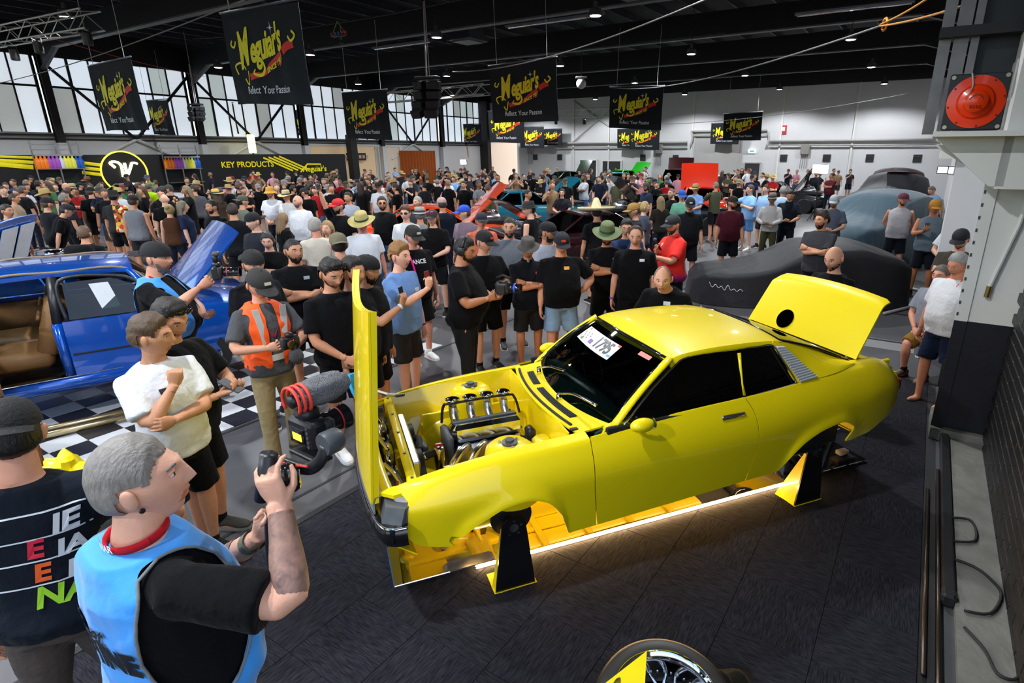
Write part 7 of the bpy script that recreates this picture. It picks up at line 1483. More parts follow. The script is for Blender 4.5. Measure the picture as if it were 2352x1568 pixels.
# ---- middle rows
MID = [
 ((1683, 452), 1.80, 170, 'bearded man in a maroon T-shirt standing alone on the grey floor', dict(shirt='#3f0f1c', skin=TANNED, beard=('full', '#1a120e'), hat=('cap', '#241614', 'front'), pants=('shorts', '#0c0e14'), head=(50, 0, 0), build=.5)),
 ((1724, 425), 1.82, 110, 'man in a sky blue T-shirt and denim shorts pointing left', dict(shirt='#86b4e6', pose='point', pants=('shorts', '#4c78ac'), skin=PALE, hair=('short', '#4a3a2c'), shoes=('#d9d9d6', '#d8d8d4'), head=(-20, 0, 0))),
 ((1775, 445), 1.74, 150, 'man in a pale grey long-sleeved shirt and felt hat', dict(shirt='#a9a6a4', sleeve='long', skin=DARKSK, hat=('trilby', '#6b6258'), pose='holdlow', pants=('long', '#3f3d24'))),
 ((1816, 437), 1.80, 160, 'dark-haired man in a navy polo reading a card', dict(shirt='#141a24', pose='holdlow', skin=TANNED, hair=('short', '#1a1511'), beard=('tash', '#2a211b'), head=(0, 20, 0), build=.5, pants=('long', '#131a26'), collar=True)),
 ((1760, 425), 1.80, 120, 'man in a light blue shirt behind the pointing man', dict(shirt='#9cc0e8', skin=PALE, hair=('short', '#3a2c20'))),
 ((1586, 455), 1.82, 175, 'man in a black cap and black polo, right of the announcer', dict(shirt='#101014', hat=('cap', '#17181c', 'front', '#b8bcc0'), skin='#d29a80', build=.5, collar=True, head=(0, 14, 0))),
 ((1567, 438), 1.78, 150, 'man in a mint green T-shirt and blue cap', dict(shirt='#6fae93', hat=('cap', '#1d58b8', 'front'), skin=PALE, head=(30, 6, 0), build=.4)),
 ((1598, 425), 1.74, 140, 'person in a light blue shirt and straw hat near the orange open bonnet', dict(shirt='#7ca2d8', hat=('straw', '#a08c58'), skin=TAN1, pose='holdlow')),
 ((1543, 433), 1.78, 110, 'man with a long reddish beard in black', dict(beard=('long', '#8a6448'), skin=PALE, hair=('crop', '#6a5244'), head=(20, 0, 0))),
 ((1518, 452), 1.66, 10, 'woman with long fair hair seen from behind', dict(shirt='#26241f', hair=('long', '#8a7450'), female=True, build=.05)),
 ((1457, 468), 1.80, 100, 'man in a tan cap, left of the blonde woman', dict(shirt='#25272c', hat=('cap', '#9a7638', 'front'), skin=TAN1, head=(0, 6, 0))),
 ((1482, 463), 1.72, -100, 'blonde woman in a striped top', dict(shirt='#4a4e5c', hair=('bun', '#a8905c'), female=True, skin=PALE, build=.1)),
 ((1485, 420), 1.78, 120, 'long-haired man in a cap and navy T-shirt before the black engine display', dict(shirt='#1f2a3c', hat=('cap', '#3a3a3a', 'front'), hair=('long', '#2a1c13'), beard=('full', '#2a1c13'))),
 ((1370, 472), 1.78, 20, 'person in a huge cream sombrero seen from behind', dict(shirt='#0f0f12', hat=('sombrero', '#d8caa0'), hair=('short', '#15100d'))),
 ((1341, 401), 1.86, 120, 'tall man in a white T-shirt with crossed arms beside the teal car', dict(shirt='#cdd0d8', pose='cross', skin=DARKSK, hair=('crop', '#15100d'), beard=('full', '#15100d'), pants=('long', '#4a6690'))),
 ((1291, 434), 1.66, 170, 'dark-haired woman in a printed black T-shirt by the teal car', dict(shirt='#23222a', hair=('long', '#1c1512'), female=True, pose='holdlow', skin=PALE, build=.1)),
 ((1215, 465), 1.82, 70, 'man in a dark felt hat and black singlet with pink lettering', dict(shirt='#0e0e11', sleeve='none', hat=('trilby', '#1a1a1c'), skin=PALE, hair=('short', '#14100d'), head=(30, 0, 0))),
 ((1212, 436), 1.76, -110, 'man in a khaki T-shirt reaching towards the teal car', dict(shirt='#6f6248', pose='holdlow', skin=TANNED)),
 ((1066, 473), 1.78, 150, 'young man in a bright blue cap and lilac T-shirt', dict(shirt='#7d6b78', hat=('cap', '#1c4cc0', 'front', '#c88a3c'), skin=PALE, head=(-50, 0, 0), hair=('short', '#5a3a24'))),
 ((1105, 490), 1.74, 'car', 'man in a navy cap and coral T-shirt wearing glasses', dict(shirt='#c8664c', hat=('cap', '#1b2130', 'front'), skin='#c98a6c', build=.5, glasses=('eyes', '#2a2a2e'))),
 ((992, 483), 1.78, 170, 'man with pink mirrored sunglasses on a dark cap, black T-shirt with white print', dict(hat=('cap', '#3a2c2c', 'front'), skin=PALE, hair=('long', '#7a5a38'), glasses=('top', '#d040a0'), pose='holdlow', build=.3)),
 ((963, 478), 1.74, 10, 'person in a grey felt hat seen from behind', dict(shirt='#8a8c8c', hat=('trilby', '#8e8e8c'), hair=('short', '#6a6a68'))),
 ((930, 474), 1.78, 175, 'curly red-haired young man in sunglasses and a white T-shirt', dict(shirt='#d2d3d6', hair=('curly', '#5a3422'), skin=PALE, glasses=('eyes', '#121214'), build=.2)),
 ((958, 452), 1.76, 150, 'grey-haired man beside the orange coupe', dict(shirt='#2d3038', hair=('short', '#8a8884'), skin=TAN1)),
 ((1014, 455), 1.80, 30, 'man in a pale cap and navy T-shirt seen from behind by the orange coupe', dict(shirt='#121826', hat=('cap', '#a88a84', 'front'), build=.5, hair=('crop', '#3a2c22'))),
 ((830, 492), 1.80, -150, 'man in a wide straw hat and white T-shirt looking right', dict(shirt='#cfd2d8', hat=('straw', '#b8a868'), skin='#c48272', build=.4, head=(-30, 14, 0), hair=('short', '#3a2a20'))),
 ((775, 538), 1.80, 30, 'man in a khaki trucker cap and black singlet seen from behind', dict(sleeve='none', hat=('trucker', '#6f6a52', 'back'), skin='#c78f74', hair=('crop', '#2a1e17'), build=.5)),
 ((776, 458), 1.84, 170, 'bearded man in a red cap raising an arm with a phone', dict(hat=('cap', '#c01c22', 'front'), skin='#cf9a80', beard=('full', '#15100d'), pose='raise', build=.4, head=(-30, 0, 0))),
 ((876, 452), 1.84, 160, 'bearded man in black T-shirt and jeans left of the orange coupe', dict(beard=('full', '#2a1d15'), skin=TANNED, hair=('short', '#1d1510'), pants=('long', '#3a5476'), build=.5, head=(40, 0, 0), glasses=('eyes', '#1a1a1e'))),
 ((722, 501), 1.76, 30, 'white-haired man in a cream printed T-shirt seen from behind', dict(shirt='#c9c2b2', hair=('short', '#9a968e'), skin='#c98a70', build=.4, head=(-40, 0, 0))),
 ((750, 508), 1.66, 175, 'blonde woman looking up between the white-haired man and the straw hat', dict(shirt='#2a2826', hair=('long', '#9a8050'), female=True, skin=PALE, build=.1)),
 ((682, 449), 1.82, 170, 'bald man with a beard in a white T-shirt, sunglasses hooked on the collar', dict(shirt='#cfd1d6', hair=('bald', '#3a2e28'), beard=('stubble', '#5a4c44'), skin='#d09c84', build=.6, head=(-20, 0, 0))),
 ((648, 490), 1.62, -40, 'woman with long light brown hair in black', dict(hair=('long', '#7a5e3c'), female=True, skin=PALE, build=.1, head=(10, 10, 0))),
 ((619, 432), 1.80, 175, 'man in a colourful cap and printed white T-shirt', dict(shirt='#c8cbd2', hat=('bucket', '#b8862c'), skin=TAN1, pose='clasp', build=.7, beard=('stubble', '#6a5a4c'))),
 ((656, 440), 1.74, 170, 'man in a small straw hat and white top', dict(shirt='#d0d0ce', hat=('straw', '#c0a878'), skin=TAN1, build=.3)),
 ((699, 432), 1.78, 60, 'man in black with a dark cap, right of the small straw hat', dict(hat=('cap', '#15151a', 'front'), skin=TAN1, head=(20, 20, 0), build=.5)),
 ((612, 535), 1.62, -165, 'woman with braided dark hair in a black top', dict(hair=('bun', '#2a211c'), female=True, pose='cross', skin=PALE, build=.4, head=(0, 12, 0))),
 ((579, 490), 1.80, 160, 'young man in a black cap and dark printed T-shirt', dict(shirt='#23272e', hat=('cap', '#111114', 'back'), skin=PALE, head=(-10, 6, 0), hair=('short', '#15100d'))),
 ((532, 468), 1.80, 20, 'man in a dark T-shirt seen from behind, right of the blue open bonnet', dict(shirt='#101216', hair=('short', '#2a1d15'), skin=TANNED, build=.5)),
 ((555, 450), 1.78, -40, 'man in an olive cap and grey-green T-shirt', dict(shirt='#6d7264', hat=('cap', '#4c5240', 'back'), skin=TAN1)),
 ((484, 460), 1.82, 160, 'dark-haired man in a black T-shirt with headphone lead', dict(hair=('short', '#14100d'), beard=('stubble', '#2a1d15'), skin=TANNED, build=.4, head=(-10, 0, 0))),
 ((417, 462), 1.70, -60, 'woman with shoulder-length grey-blonde hair in a navy top', dict(shirt='#1f2742', hair=('long', '#7c725e'), female=True, skin=PALE, build=.5)),
 ((387, 470), 1.64, 10, 'woman with a blonde bun in a brown strappy top', dict(shirt='#4a2e1e', sleeve='none', hair=('bun', '#9a8456'), female=True, skin='#d6a184', build=.3)),
 ((303, 449), 1.82, 5, 'man in a grey singlet and black cap seen from behind', dict(shirt='#74767c', sleeve='none', hat=('cap', '#18181c', 'front'), skin='#c48a68', hair=('crop', '#3a2c20'), build=.4)),
 ((258, 440), 1.82, 10, 'man in a black beanie and half-floral shirt seen from behind', dict(shirt='FLORAL', hat=('bucket', '#0d0d0f'), skin=TANNED, hair=('crop', '#14100d'), build=.5)),
 ((494, 437), 1.72, 60, 'woman in a wide yellow straw hat', dict(shirt='#3a2c22', hat=('straw', '#c8a04c'), hair=('long', '#5a4430'), female=True, skin=TANNED)),
 ((444, 425), 1.80, 30, 'man in a grey T-shirt leaning by the black covered car', dict(shirt='#55565c', hair=('short', '#2a211b'), skin=TAN1, head=(60, 10, 0))),
 ((337, 402), 1.78, 170, 'man in a bright green T-shirt and cap', dict(shirt='#5a9a3c', hat=('cap', '#4a5a78', 'front'), skin=TAN1, build=.5)),
 ((340, 420), 1.76, 10, 'man in a lime hi-vis vest over black seen from behind', dict(shirt='#a8d018', hair=('short', '#5a544c'), skin=TAN1)),
 ((375, 446), 1.76, 20, 'bald man seen from behind, left of the blonde bun', dict(hair=('bald', '#2a211b'), skin=PALE, build=.5)),
 ((150, 420), 1.82, -60, 'bald man in black, left of the white car', dict(hair=('bald', '#2a211b'), skin='#cf9a80', build=.6)),
 ((164, 424), 1.74, 30, 'person in a weathered straw hat beside the bald man', dict(shirt='#8a6a4c', hat=('straw', '#9a8a58'))),
 ((205, 430), 1.80, 40, 'man in a black cap and T-shirt, left of the floral shirt', dict(hat=('cap', '#101012', 'front'), skin=TAN1, head=(-30, 0, 0), build=.4)),
 ((200, 408), 1.76, 165, 'person in a wide brown hat before the neon roundel', dict(shirt='#3a2a22', hat=('straw', '#6a4a2c'), skin=DARKSK)),
 ((150, 470), 1.74, -50, 'man in a dark cap bending over the far blue car', dict(hat=('cap', '#1b1d26', 'front'), skin=TAN1, lean=24)),
 ((190, 520), 1.62, 10, 'person with a big black backpack by the propped bonnet lining', dict(shirt='#121214', hair=('short', '#5a4430'))),
 ((145, 445), 1.76, -30, 'grey-haired man in navy behind the far blue car', dict(shirt='#20242e', hair=('short', '#7a766e'))),
 ((50, 428), 1.78, -20, 'dark-haired man in a black shirt with a red collar at the left', dict(shirt='#101216', hair=('short', '#4a4038'), build=.5)),
 ((30, 445), 1.70, -60, 'person in a beige striped top at the left edge', dict(shirt='#a89078', hair=('short', '#3a2c22'))),
 ((12, 470), 1.74, -90, 'man in a black T-shirt with a backpack at the left edge', dict(shirt='#141418', hair=('short', '#2a211b'))),
 ((85, 415), 1.76, 0, 'man in a black and white team shirt seen from behind', dict(shirt='#181c24', hair=('short', '#1c1612'))),
 ((105, 455), 1.78, -20, 'man in a dark polo and cap near the far blue car', dict(shirt='#16181e', hat=('cap', '#0f0f12', 'front'), skin=TAN1)),
 ((28, 412), 1.76, 170, 'man in a blue top near the yellow stripes', dict(shirt='#2c4a78', hair=('short', '#3a2c20'))),
 ((868, 420), 1.80, 170, 'man in a white polo and navy cap left of the black covered car', dict(shirt='#c8ccd4', hat=('cap', '#141a28', 'front'), skin=TAN1, build=.5)),
 ((908, 423), 1.78, 80, 'man in black using a phone beside the white polo', dict(pose='phone', skin=TAN1, hair=('short', '#1c1511'))),
 ((798, 442), 1.78, 170, 'young man with short dark hair right of the red cap', dict(shirt='#9aa0ac', hair=('short', '#2a1f18'), skin=TANNED)),
 ((972, 417), 1.80, 60, 'bearded man in dark grey beside the orange bonnet', dict(shirt='#23252c', beard=('full', '#1c1511'), skin=TAN1)),
 ((1120, 422), 1.80, 20, 'man in a sage green singlet seen from behind', dict(shirt='#5a6a50', sleeve='none', skin=PALE, hair=('crop', '#5a4a38'))),
 ((1065, 416), 1.78, 160, 'man in a black T-shirt before the far crowd, right of the orange bonnet', dict(skin=TAN1, hair=('short', '#17120f'))),
 ((1690, 404), 1.80, 165, 'man in black with crossed arms right of the orange open bonnet', dict(pose='cross', skin=TAN1, build=.5, hair=('short', '#3a2e26'))),
 ((1698, 412), 1.78, 150, 'man in a pale camouflage cap and black singlet', dict(sleeve='none', hat=('cap', '#8a8a70', 'front'), skin=PALE)),
 ((1728, 402), 1.78, 150, 'man in a navy cap and dark blue T-shirt behind the pointing man', dict(shirt='#1c2448', hat=('cap', '#151c34', 'front'), skin=PALE)),
 ((1752, 396), 1.80, 100, 'man in a white T-shirt taking a picture near the engine displays', dict(shirt='#cfd2d6', pose='cam', skin=PALE)),
 ((1800, 428), 1.80, -20, 'man in pale blue seen from behind, left of the navy polo', dict(shirt='#a8c4e0', skin=PALE, hair=('short', '#8a8880'))),
 ((1876, 393), 1.82, 160, 'man in black shorts silhouetted under the work light', dict(shirt='#1a2228', pants=('shorts', '#14181c'), build=.5)),
 ((1910, 398), 1.80, 120, 'person in a maroon shirt beside the work light', dict(shirt='#5c1f2c', build=.6, pose='cross')),
]
FLO = mat('floral_cloth', '#101012', .85, 0, .1); t = FLO.node_tree; vo = t.nodes.new('ShaderNodeTexVoronoi'); vo.inputs['Scale'].default_value = 16; tc = t.nodes.new('ShaderNodeTexCoord'); sp = t.nodes.new('ShaderNodeSeparateXYZ'); rp = t.nodes.new('ShaderNodeValToRGB'); mx = t.nodes.new('ShaderNodeMix'); mx.data_type = 'RGBA'; gt = t.nodes.new('ShaderNodeMath'); gt.operation = 'GREATER_THAN'; gt.inputs[1].default_value = .0
rp.color_ramp.interpolation = 'CONSTANT'; rp.color_ramp.elements[0].color = (*srgb('#e0b850'), 1); rp.color_ramp.elements[1].position = .75; rp.color_ramp.elements[1].color = (*srgb('#c83a28'), 1)
for q, c_ in ((.2, '#e8e0b8'), (.4, '#3a3424'), (.55, '#d87a1c')): rp.color_ramp.elements.new(q).color = (*srgb(c_), 1)
sr = t.nodes.new('ShaderNodeSeparateColor'); t.links.new(tc.outputs['Object'], vo.inputs['Vector']); t.links.new(vo.outputs['Color'], sr.inputs[0]); t.links.new(sr.outputs[0], rp.inputs[0]); t.links.new(tc.outputs['Object'], sp.inputs[0]); t.links.new(sp.outputs[0], gt.inputs[0]); t.links.new(gt.outputs[0], mx.inputs[0]); mx.inputs[6].default_value = (.01, .01, .012, 1); t.links.new(rp.outputs[0], mx.inputs[7]); t.links.new(mx.outputs[2], t.nodes['Principled BSDF'].inputs['Base Color'])
MIDP = {}
for (hpx, hh, fc, lab, kw) in MID:
    if kw.get('shirt') == 'FLORAL': kw['shirt'] = FLO
    kw.setdefault('hair', (('short', 'crop', 'messy')[len(PERSON_LOG) % 3], ('#2a1d15', '#17110e', '#4a3626')[len(PERSON_LOG) % 3]))
    if kw.get('hat') and kw['hat'][0] in ('cap', 'trucker') and kw['hair'][0] in ('short', 'messy'): kw['hair'] = ('crop', kw['hair'][1])
    kw.setdefault('pants', (('shorts', '#111216'), ('long', '#1c2230'), ('shorts', '#2a2a2c'))[len(PERSON_LOG) % 3])
    MIDP[lab] = person(hpx, hh, fc, lab, group='spectators in the middle rows', **kw)
phone(MIDP['bearded man in a red cap raising an arm with a phone'], 'R', 'phone held high above the red cap', '#101014')
q = MIDP['person with a big black backpack by the propped bonnet lining']; t_ = thing('backpack', 'big black backpack on the person by the propped bonnet lining', 'backpack', local(q, (0, -.22, 1.22)), q['rz']); MB().bbox((0, 0, 0), (.36, .22, .50), .08).build('pack', cloth('#0c0c0f'), t_, True); MB().bbox((0, -.12, -.06), (.26, .08, .26), .04).build('pocket', cloth('#131317'), t_, True)
q = MIDP['man in a black T-shirt with a backpack at the left edge']; t_ = thing('backpack', 'pale grey backpack on the man at the left edge', 'backpack', local(q, (0, -.22, 1.22)), q['rz']); MB().bbox((0, 0, 0), (.34, .20, .46), .08).build('pack', cloth('#8a8484'), t_, True); MB().bbox((0, -.11, -.06), (.24, .08, .24), .04).build('pocket', cloth('#6d6868'), t_, True)
q = MIDP['man in a dark felt hat and black singlet with pink lettering']; chest_logo(q, 0, 1.32, '', .14, '#c87aa8')
q = MIDP['man in a maroon T-shirt standing alone on the grey floor'] if 'man in a maroon T-shirt standing alone on the grey floor' in MIDP else None
# ---- far crowd: light copies, one mesh each
def far_person_mesh(kind):
    rs = np.random.RandomState(kind); m = MB()
    po = POSES[('hang', 'cross', 'holdlow', 'phone', 'pocket', 'hang', 'cam')[kind % 7]]
    n = 12; th = np.arange(n) * 2 * math.pi / n
    m.loft([np.stack([np.cos(th) * a, np.sin(th) * b_ + c_, np.full(n, z)], 1) for z, a, b_, c_ in ((.86, .17, .13, 0), (1.0, .175, .14, .01), (1.15, .17, .135, .015), (1.32, .19, .13, .01), (1.42, .185, .10, 0), (1.49, .10, .07, 0))], True, True, 1)
    m.tube([(0, -.01, 1.46), (0, .0, 1.58)], .055, 8, 0); 
    for nm, sd in (('R', 1), ('L', -1)):
        S = np.array([sd * .19, 0, 1.42]); w_, fd, pn, hint, cu = po[nm]; E, W = ik(S, w_, .295, .262, hint); dU = E - S
        m.tube([S - [sd * .05, 0, 0], S + dU * .35, S + dU * .75], [.07, .068, .07], 8, 1); m.tube([S + dU * .6, E, E + (W - E) * .4, W], [.046, .042, .042, .028], 8, 0); m.ball(W + np.array(fd) / np.linalg.norm(fd) * .06, (.035, .035, .05), 6, 5, 0)
        hp = np.array([sd * .09, 0, .9]); ft = np.array([sd * .12, .02 * sd, .06]); m.tube([hp, (hp + ft) / 2 + [0, .02, .06]], [.105, .10], 8, 2); m.tube([(hp + ft) / 2 + [0, .02, .1], (hp + ft) * .5 * .5 + [0, 0, .0] + ft * .25, ft], [.055, .055, .038], 8, 0); m.ball(ft + [0, .05, -.02], (.045, .13, .045), 8, 6, 3)
    hd = MB(); P, AZ = head_surface(16, 14); hd.add(P.reshape(-1, 3), wrap_faces(14, 16) + [tuple(range(16))], 0); hm = MB()
    st = kind % 5
    if st < 3: hm.merge(hair_mesh(('short', 'curly', 'long')[st], 16, 14), 3)
    else:
        for nm, mbx, col, sm in cap_parts('#111', ('cap', 'straw')[st - 3]): hm.merge(mbx, 3 if st == 3 else 4)
        hm.merge(hair_mesh('crop', 16, 14), 3)
    for s_ in (-1, 1): hd.ball((s_ * .032, .08, .012), (.010, .008, .007), 6, 4, 3)
    Hm = rotm(0, 0, rs.uniform(-.5, .5)) @ rotm(-rs.uniform(0, .2), 0, 0); hd.xf(Hm, (0, .015, 1.64)); hm.xf(Hm, (0, .015, 1.64)); m.merge(hd); m.merge(hm)
    return m.mesh('spectator', [skin_m(TAN1), cloth('#111114'), cloth('#15161a'), hair_m('#1d1511'), mat('far_straw', '#b09a60', .8)], True, 60)
FAR = [far_person_mesh(k) for k in range(35)]
SHC = [('black', '#0e0e11')] * 9 + [('charcoal', '#2a2b30'), ('charcoal', '#2a2b30'), ('white', '#c8cbd0'), ('white', '#c8cbd0'), ('grey', '#6d7078'), ('navy', '#161d30'), ('navy', '#161d30'), ('maroon', '#4a1620'), ('sky blue', '#7fa4cc'), ('tan', '#8a6f54'), ('olive', '#4a4c38'), ('pink', '#c08a96'), ('red', '#9a1c20'), ('green', '#3c6a44')]
CARS_KEEP = []; MIDXY = [(o.location[0], o.location[1]) for o in COL.objects if o.name.startswith('person')]
def far_crowd(n_target, boxes):
    rs = np.random.RandomState(11); placed = []; k = 0; tries = 0; far_n = {}
    while k < n_target and tries < 9000:
        tries += 1; bx = boxes[rs.choice(len(boxes), p=[b[4] for b in boxes])]; px, py = rs.uniform(bx[0], bx[1]), rs.uniform(bx[2], bx[3]); hgt = rs.uniform(1.64, 1.84); P_ = G(px, py, hgt)
        u, v = P_ @ AX, P_ @ NX
        if u > U_BACK - .8 or v < -31.8 or v > -.5: continue
        if any((P_[0] - a) ** 2 + (P_[1] - b) ** 2 < .50 ** 2 for a, b in placed + MIDXY): continue
        if any(abs((P_[0] - cx_) * math.cos(rz) + (P_[1] - cy_) * math.sin(rz)) < lx + .3 and abs(-(P_[0] - cx_) * math.sin(rz) + (P_[1] - cy_) * math.cos(rz)) < ly + .3 for cx_, cy_, rz, lx, ly in CARS_KEEP): continue
        placed.append((P_[0], P_[1])); nm, c_ = SHC[rs.choice(len(SHC))]; me = FAR[int(rs.choice(7)) * 5 + int(rs.choice(5, p=[.42, .1, .13, .27, .08]))]; o = obj('spectator', me); o.location = (P_[0], P_[1], 0); s_ = hgt / 1.76; o.scale = (s_,) * 3; o.rotation_euler = (0, 0, rs.uniform(-math.pi, math.pi) if rs.rand() < .4 else math.pi + rs.uniform(-1, 1))
        st = FAR.index(me) % 5; wear = ('short-haired', 'curly-haired', 'long-haired', 'capped', 'straw-hatted')[st]
        side = ('below the yellow stripes', 'by the neon roundel', 'by the key products stand', 'left of the rust curtain', 'by the rust curtain', 'left of the daylit doorway', 'right of the daylit doorway', 'below the middle banner', 'by the roller door', 'right of the roller door')[int(np.searchsorted((150, 420, 620, 800, 960, 1100, 1300, 1500, 1680), px))]; dep = 'last rows' if py < 390 else ('back rows' if py < 400 else ('middle distance' if py < 415 else 'nearer distance'))
        tag(o, '%s spectator in %s, %s, %s' % (wear, nm, dep, side), 'person', 'far crowd')
        mats = [skin_m((TAN1, PALE, TANNED, '#cf9a80', DARKSK)[rs.choice(5, p=[.3, .3, .2, .15, .05])]), cloth(c_), cloth(('#15161a', '#1c2230', '#3a3a3c', '#4a5a74')[rs.choice(4)]), hair_m(('#1d1511', '#2a1d15', '#4a3626', '#7a6a54')[rs.choice(4)]) if st != 3 else mat('farcap_%d' % (k % 5), ('#101014', '#141c30', '#8a8a88', '#6a1c20', '#3a3c30')[k % 5], .8)]
        for i, m_ in enumerate(mats): o.material_slots[i].link = 'OBJECT'; o.material_slots[i].material = m_
        k += 1
# ================================================================== other vehicles
TYRE = mat('tyre_rubber', (.012, .012, .012), .65, 0, .2, 20, .2); RIM = mat('polished_rim', (.7, .7, .72), .15, 1., .05)
wheel_parts = None
def wheel_on(parent, x, y, r, sd):
    global wheel_parts
    if wheel_parts is None:
        ro = rotm(R(90), 0, 0)
        ty = MB().lathe([(.66, -.30), (.92, -.32), (1., -.22), (1., .22), (.92, .32), (.66, .30)], 28, (0, 0, 0), ro, caps=False).mesh('tyre', TYRE, True, 40)
        rm = MB().lathe([(.66, .30), (.62, .22), (.58, .0), (.16, .12), (.12, .20), (0, .20)], 28, (0, 0, 0), ro, caps=False); rm.lathe([(.66, -.30), (.62, -.22), (.58, .0), (.16, -.12), (.12, -.20), (0, -.20)], 28, (0, 0, 0), ro, caps=False)
        wheel_parts = (ty, rm.mesh('rim', RIM, True, 40))
    w_ = obj('wheel', wheel_parts[0], parent); w_.location = (x, y, r); w_.scale = (r, r, r); obj('rim', wheel_parts[1], w_); return w_
def generic_car(label, c, rz, col, L=4.6, W=1.78, H=1.36, hood=0., boot=0., metal=.25, far=False, lining=None, hln=.60, lift=0., cat='car'):
    pm_ = mat('car_paint_' + col, col, .22, metal * .3, .03, 3, coat=1.)
    t_ = thing('show_car', label, cat, (c[0], c[1], lift), rz); CARS_KEEP.append((c[0], c[1], rz, L / 2 + .15, W / 2 + .1)); hl = L / 2
    xs = np.array([-1, -.985, -.94, -.80, -.55, -.30, 0, .35, .55, .80, .93, .985, 1]) * hl
    bl = np.array([.58, .66, .74, .80, .86, .90, .92, .93, .93, .90, .86, .78, .66]); wz = np.array([.80, .90, .955, .985, 1, 1, 1, 1, 1, .985, .95, .90, .82]) * W / 2; bo = np.array([.42, .34, .27, .24, .23, .23, .23, .23, .24, .27, .32, .38, .44])
    rings = []
    for x, b_, w_, z0 in zip(xs, bl, wz, bo):
        half = [(0, z0), (w_ * .86, z0), (w_ * .97, z0 + .10), (w_, (z0 + b_) / 2), (w_ * .985, b_ - .12), (w_ * .93, b_ - .03), (w_ * .80, b_), (0, b_ + .025)]
        rings.append(np.array([(x, y, z) for y, z in half] + [(x, -y, z) for y, z in half[-2:0:-1]]))
    MB().loft(rings).build('body', pm_, t_, True, 45)
    # glasshouse
    g0, g1 = -.30 * hl, .62 * hl; r0, r1 = -.02 * hl, .34 * hl; zb, zr = .90, H
    def gh(x0, x1, z, w_): return [(x0, -w_, z), (x1, -w_, z), (x1, w_, z), (x0, w_, z)]
    wb_, wt_ = W / 2 * .86, W / 2 * .66
    MB().loft([np.array(gh(g0, g1, zb, wb_)), np.array(gh(g0 + (r0 - g0) * .9, g1 + (r1 - g1) * .9, zr - .05, wt_ + .02))]).build('glass', GLASS_D, t_)
    n = 14; P_ = np.array([[(r0 + (r1 - r0) * a, t * wt_ * 1.04, zr + .035 * (1 - t * t) - .03 * (2 * a - 1) ** 2) for t in np.linspace(-1, 1, 9)] for a in np.linspace(0, 1, n)]); MB().slab(P_, (0, 0, -.05)).build('roof', pm_, t_, True, 50)
    for sd in (-1, 1):
        for xa, xb in ((g0, r0), ((g0 + g1) / 2, (r0 + r1) / 2), (g1, r1)): MB().tube([(xa, sd * wb_ * 1.005, zb), (xb, sd * wt_ * 1.02, zr - .02)], [(.035, .02)] * 2, 6).build('pillar', pm_, t_)
        MB().bbox((-.42 * hl + .1, sd * W / 2 * .995, .88), (hl * 1.3, .012, .012), .003).build('side_trim', CHR, t_)
        for x in (-.60, .62):
            wheel_on(t_, x * hl, sd * (W / 2 - .09), .315, sd); MB().lathe([(.36, 0), (.36, .012), (.30, .014)], 24, (x * hl, sd * (W / 2 + .002), .315), rotm(R(-90) * sd, 0, 0)).build('arch', BLK, t_, True)
        MB().lathe([(.08, 0), (.09, .02), (.07, .03), (0, .03)], 16, (-hl * .985, sd * W * .34, .62), rotm(0, R(-90), 0)).build('headlight', CHR, t_, True); MB().bbox((hl * .985, sd * W * .34, .66), (.04, .3, .1), .02).build('tail_light', MATS['red_lens'], t_)
    for sx, nm in ((-1, 'front_bumper'), (1, 'rear_bumper')): MB().bbox((sx * hl * 1.01, 0, .45), (.10, W * .94, .12), .04).build(nm, CHR, t_, True)
    MB().bbox((-hl * .99, 0, .60), (.03, W * .5, .14), .01).build('grille', BLK, t_)
    if hood:
        a = R(hood); hx = -.34 * hl; hlng = hln * hl; P_ = np.array([[(hx - math.cos(a) * hlng * q, t * W * .43, .92 + math.sin(a) * hlng * q + .02 * (1 - t * t)) for t in np.linspace(-1, 1, 9)] for q in np.linspace(0, 1, 6)])
        ho = MB().slab(P_, (.03 * math.sin(a), 0, .03 * math.cos(a))).build('bonnet', pm_, t_, True, 50)
        if lining:
            for y0, y1 in ((-.36, -.03), (.03, .36)):
                Q = np.array([[(hx - math.cos(a) * hlng * q - .012, y * W, .905 + math.sin(a) * hlng * q) for y in np.linspace(y0, y1, 5)] for q in np.linspace(.15, .88, 5)]); MB().slab(Q, (-.01, 0, 0)).build('bonnet_lining', mat('lining_white', lining, .7), ho)
        MB().bbox((-.64 * hl, 0, .90), (.5 * hl, W * .74, .10), .02).build('engine_bay', BLK, t_)
        eg = MB().bbox((-.60 * hl, 0, .98), (.62, .5, .16), .05).build('engine', ALU, t_, True)
        for k in range(4):
            for sd in (-1, 1): MB().tube([(-.60 * hl - .24 + .16 * k, sd * .2, 1.02), (-.60 * hl - .24 + .16 * k, sd * .05, 1.10)], .03, 8).build('intake_runner', CHR, eg, True)
        MB().lathe([(.2, 0), (.22, .03), (.22, .08), (.1, .1), (0, .1)], 20, (-.60 * hl, 0, 1.09)).build('air_cleaner', CHR, eg, True)
    if boot:
        a = R(boot); hx = .66 * hl; P_ = np.array([[(hx + math.cos(a) * .3 * hl * q, t * W * .42, .93 + math.sin(a) * .3 * hl * q + .02 * (1 - t * t)) for t in np.linspace(-1, 1, 7)] for q in np.linspace(0, 1, 5)]); MB().slab(P_, (-.02, 0, .02)).build('boot_lid', pm_, t_, True, 50)
    return t_
def gxy(px, py, z=0.): g = G(px, py, z); return (g[0], g[1])
generic_car('blue coupe with raised bonnet and white bonnet lining at the far left', (-9.53, 8.66), R(205), '#0a62c8', hood=68, H=1.32, lining=(.75, .78, .82), hln=.36)
generic_car('bright orange coupe with its bonnet up in the middle of the crowd', (-3.37, 15.8), R(196), '#f0480a', hood=42, H=1.34)
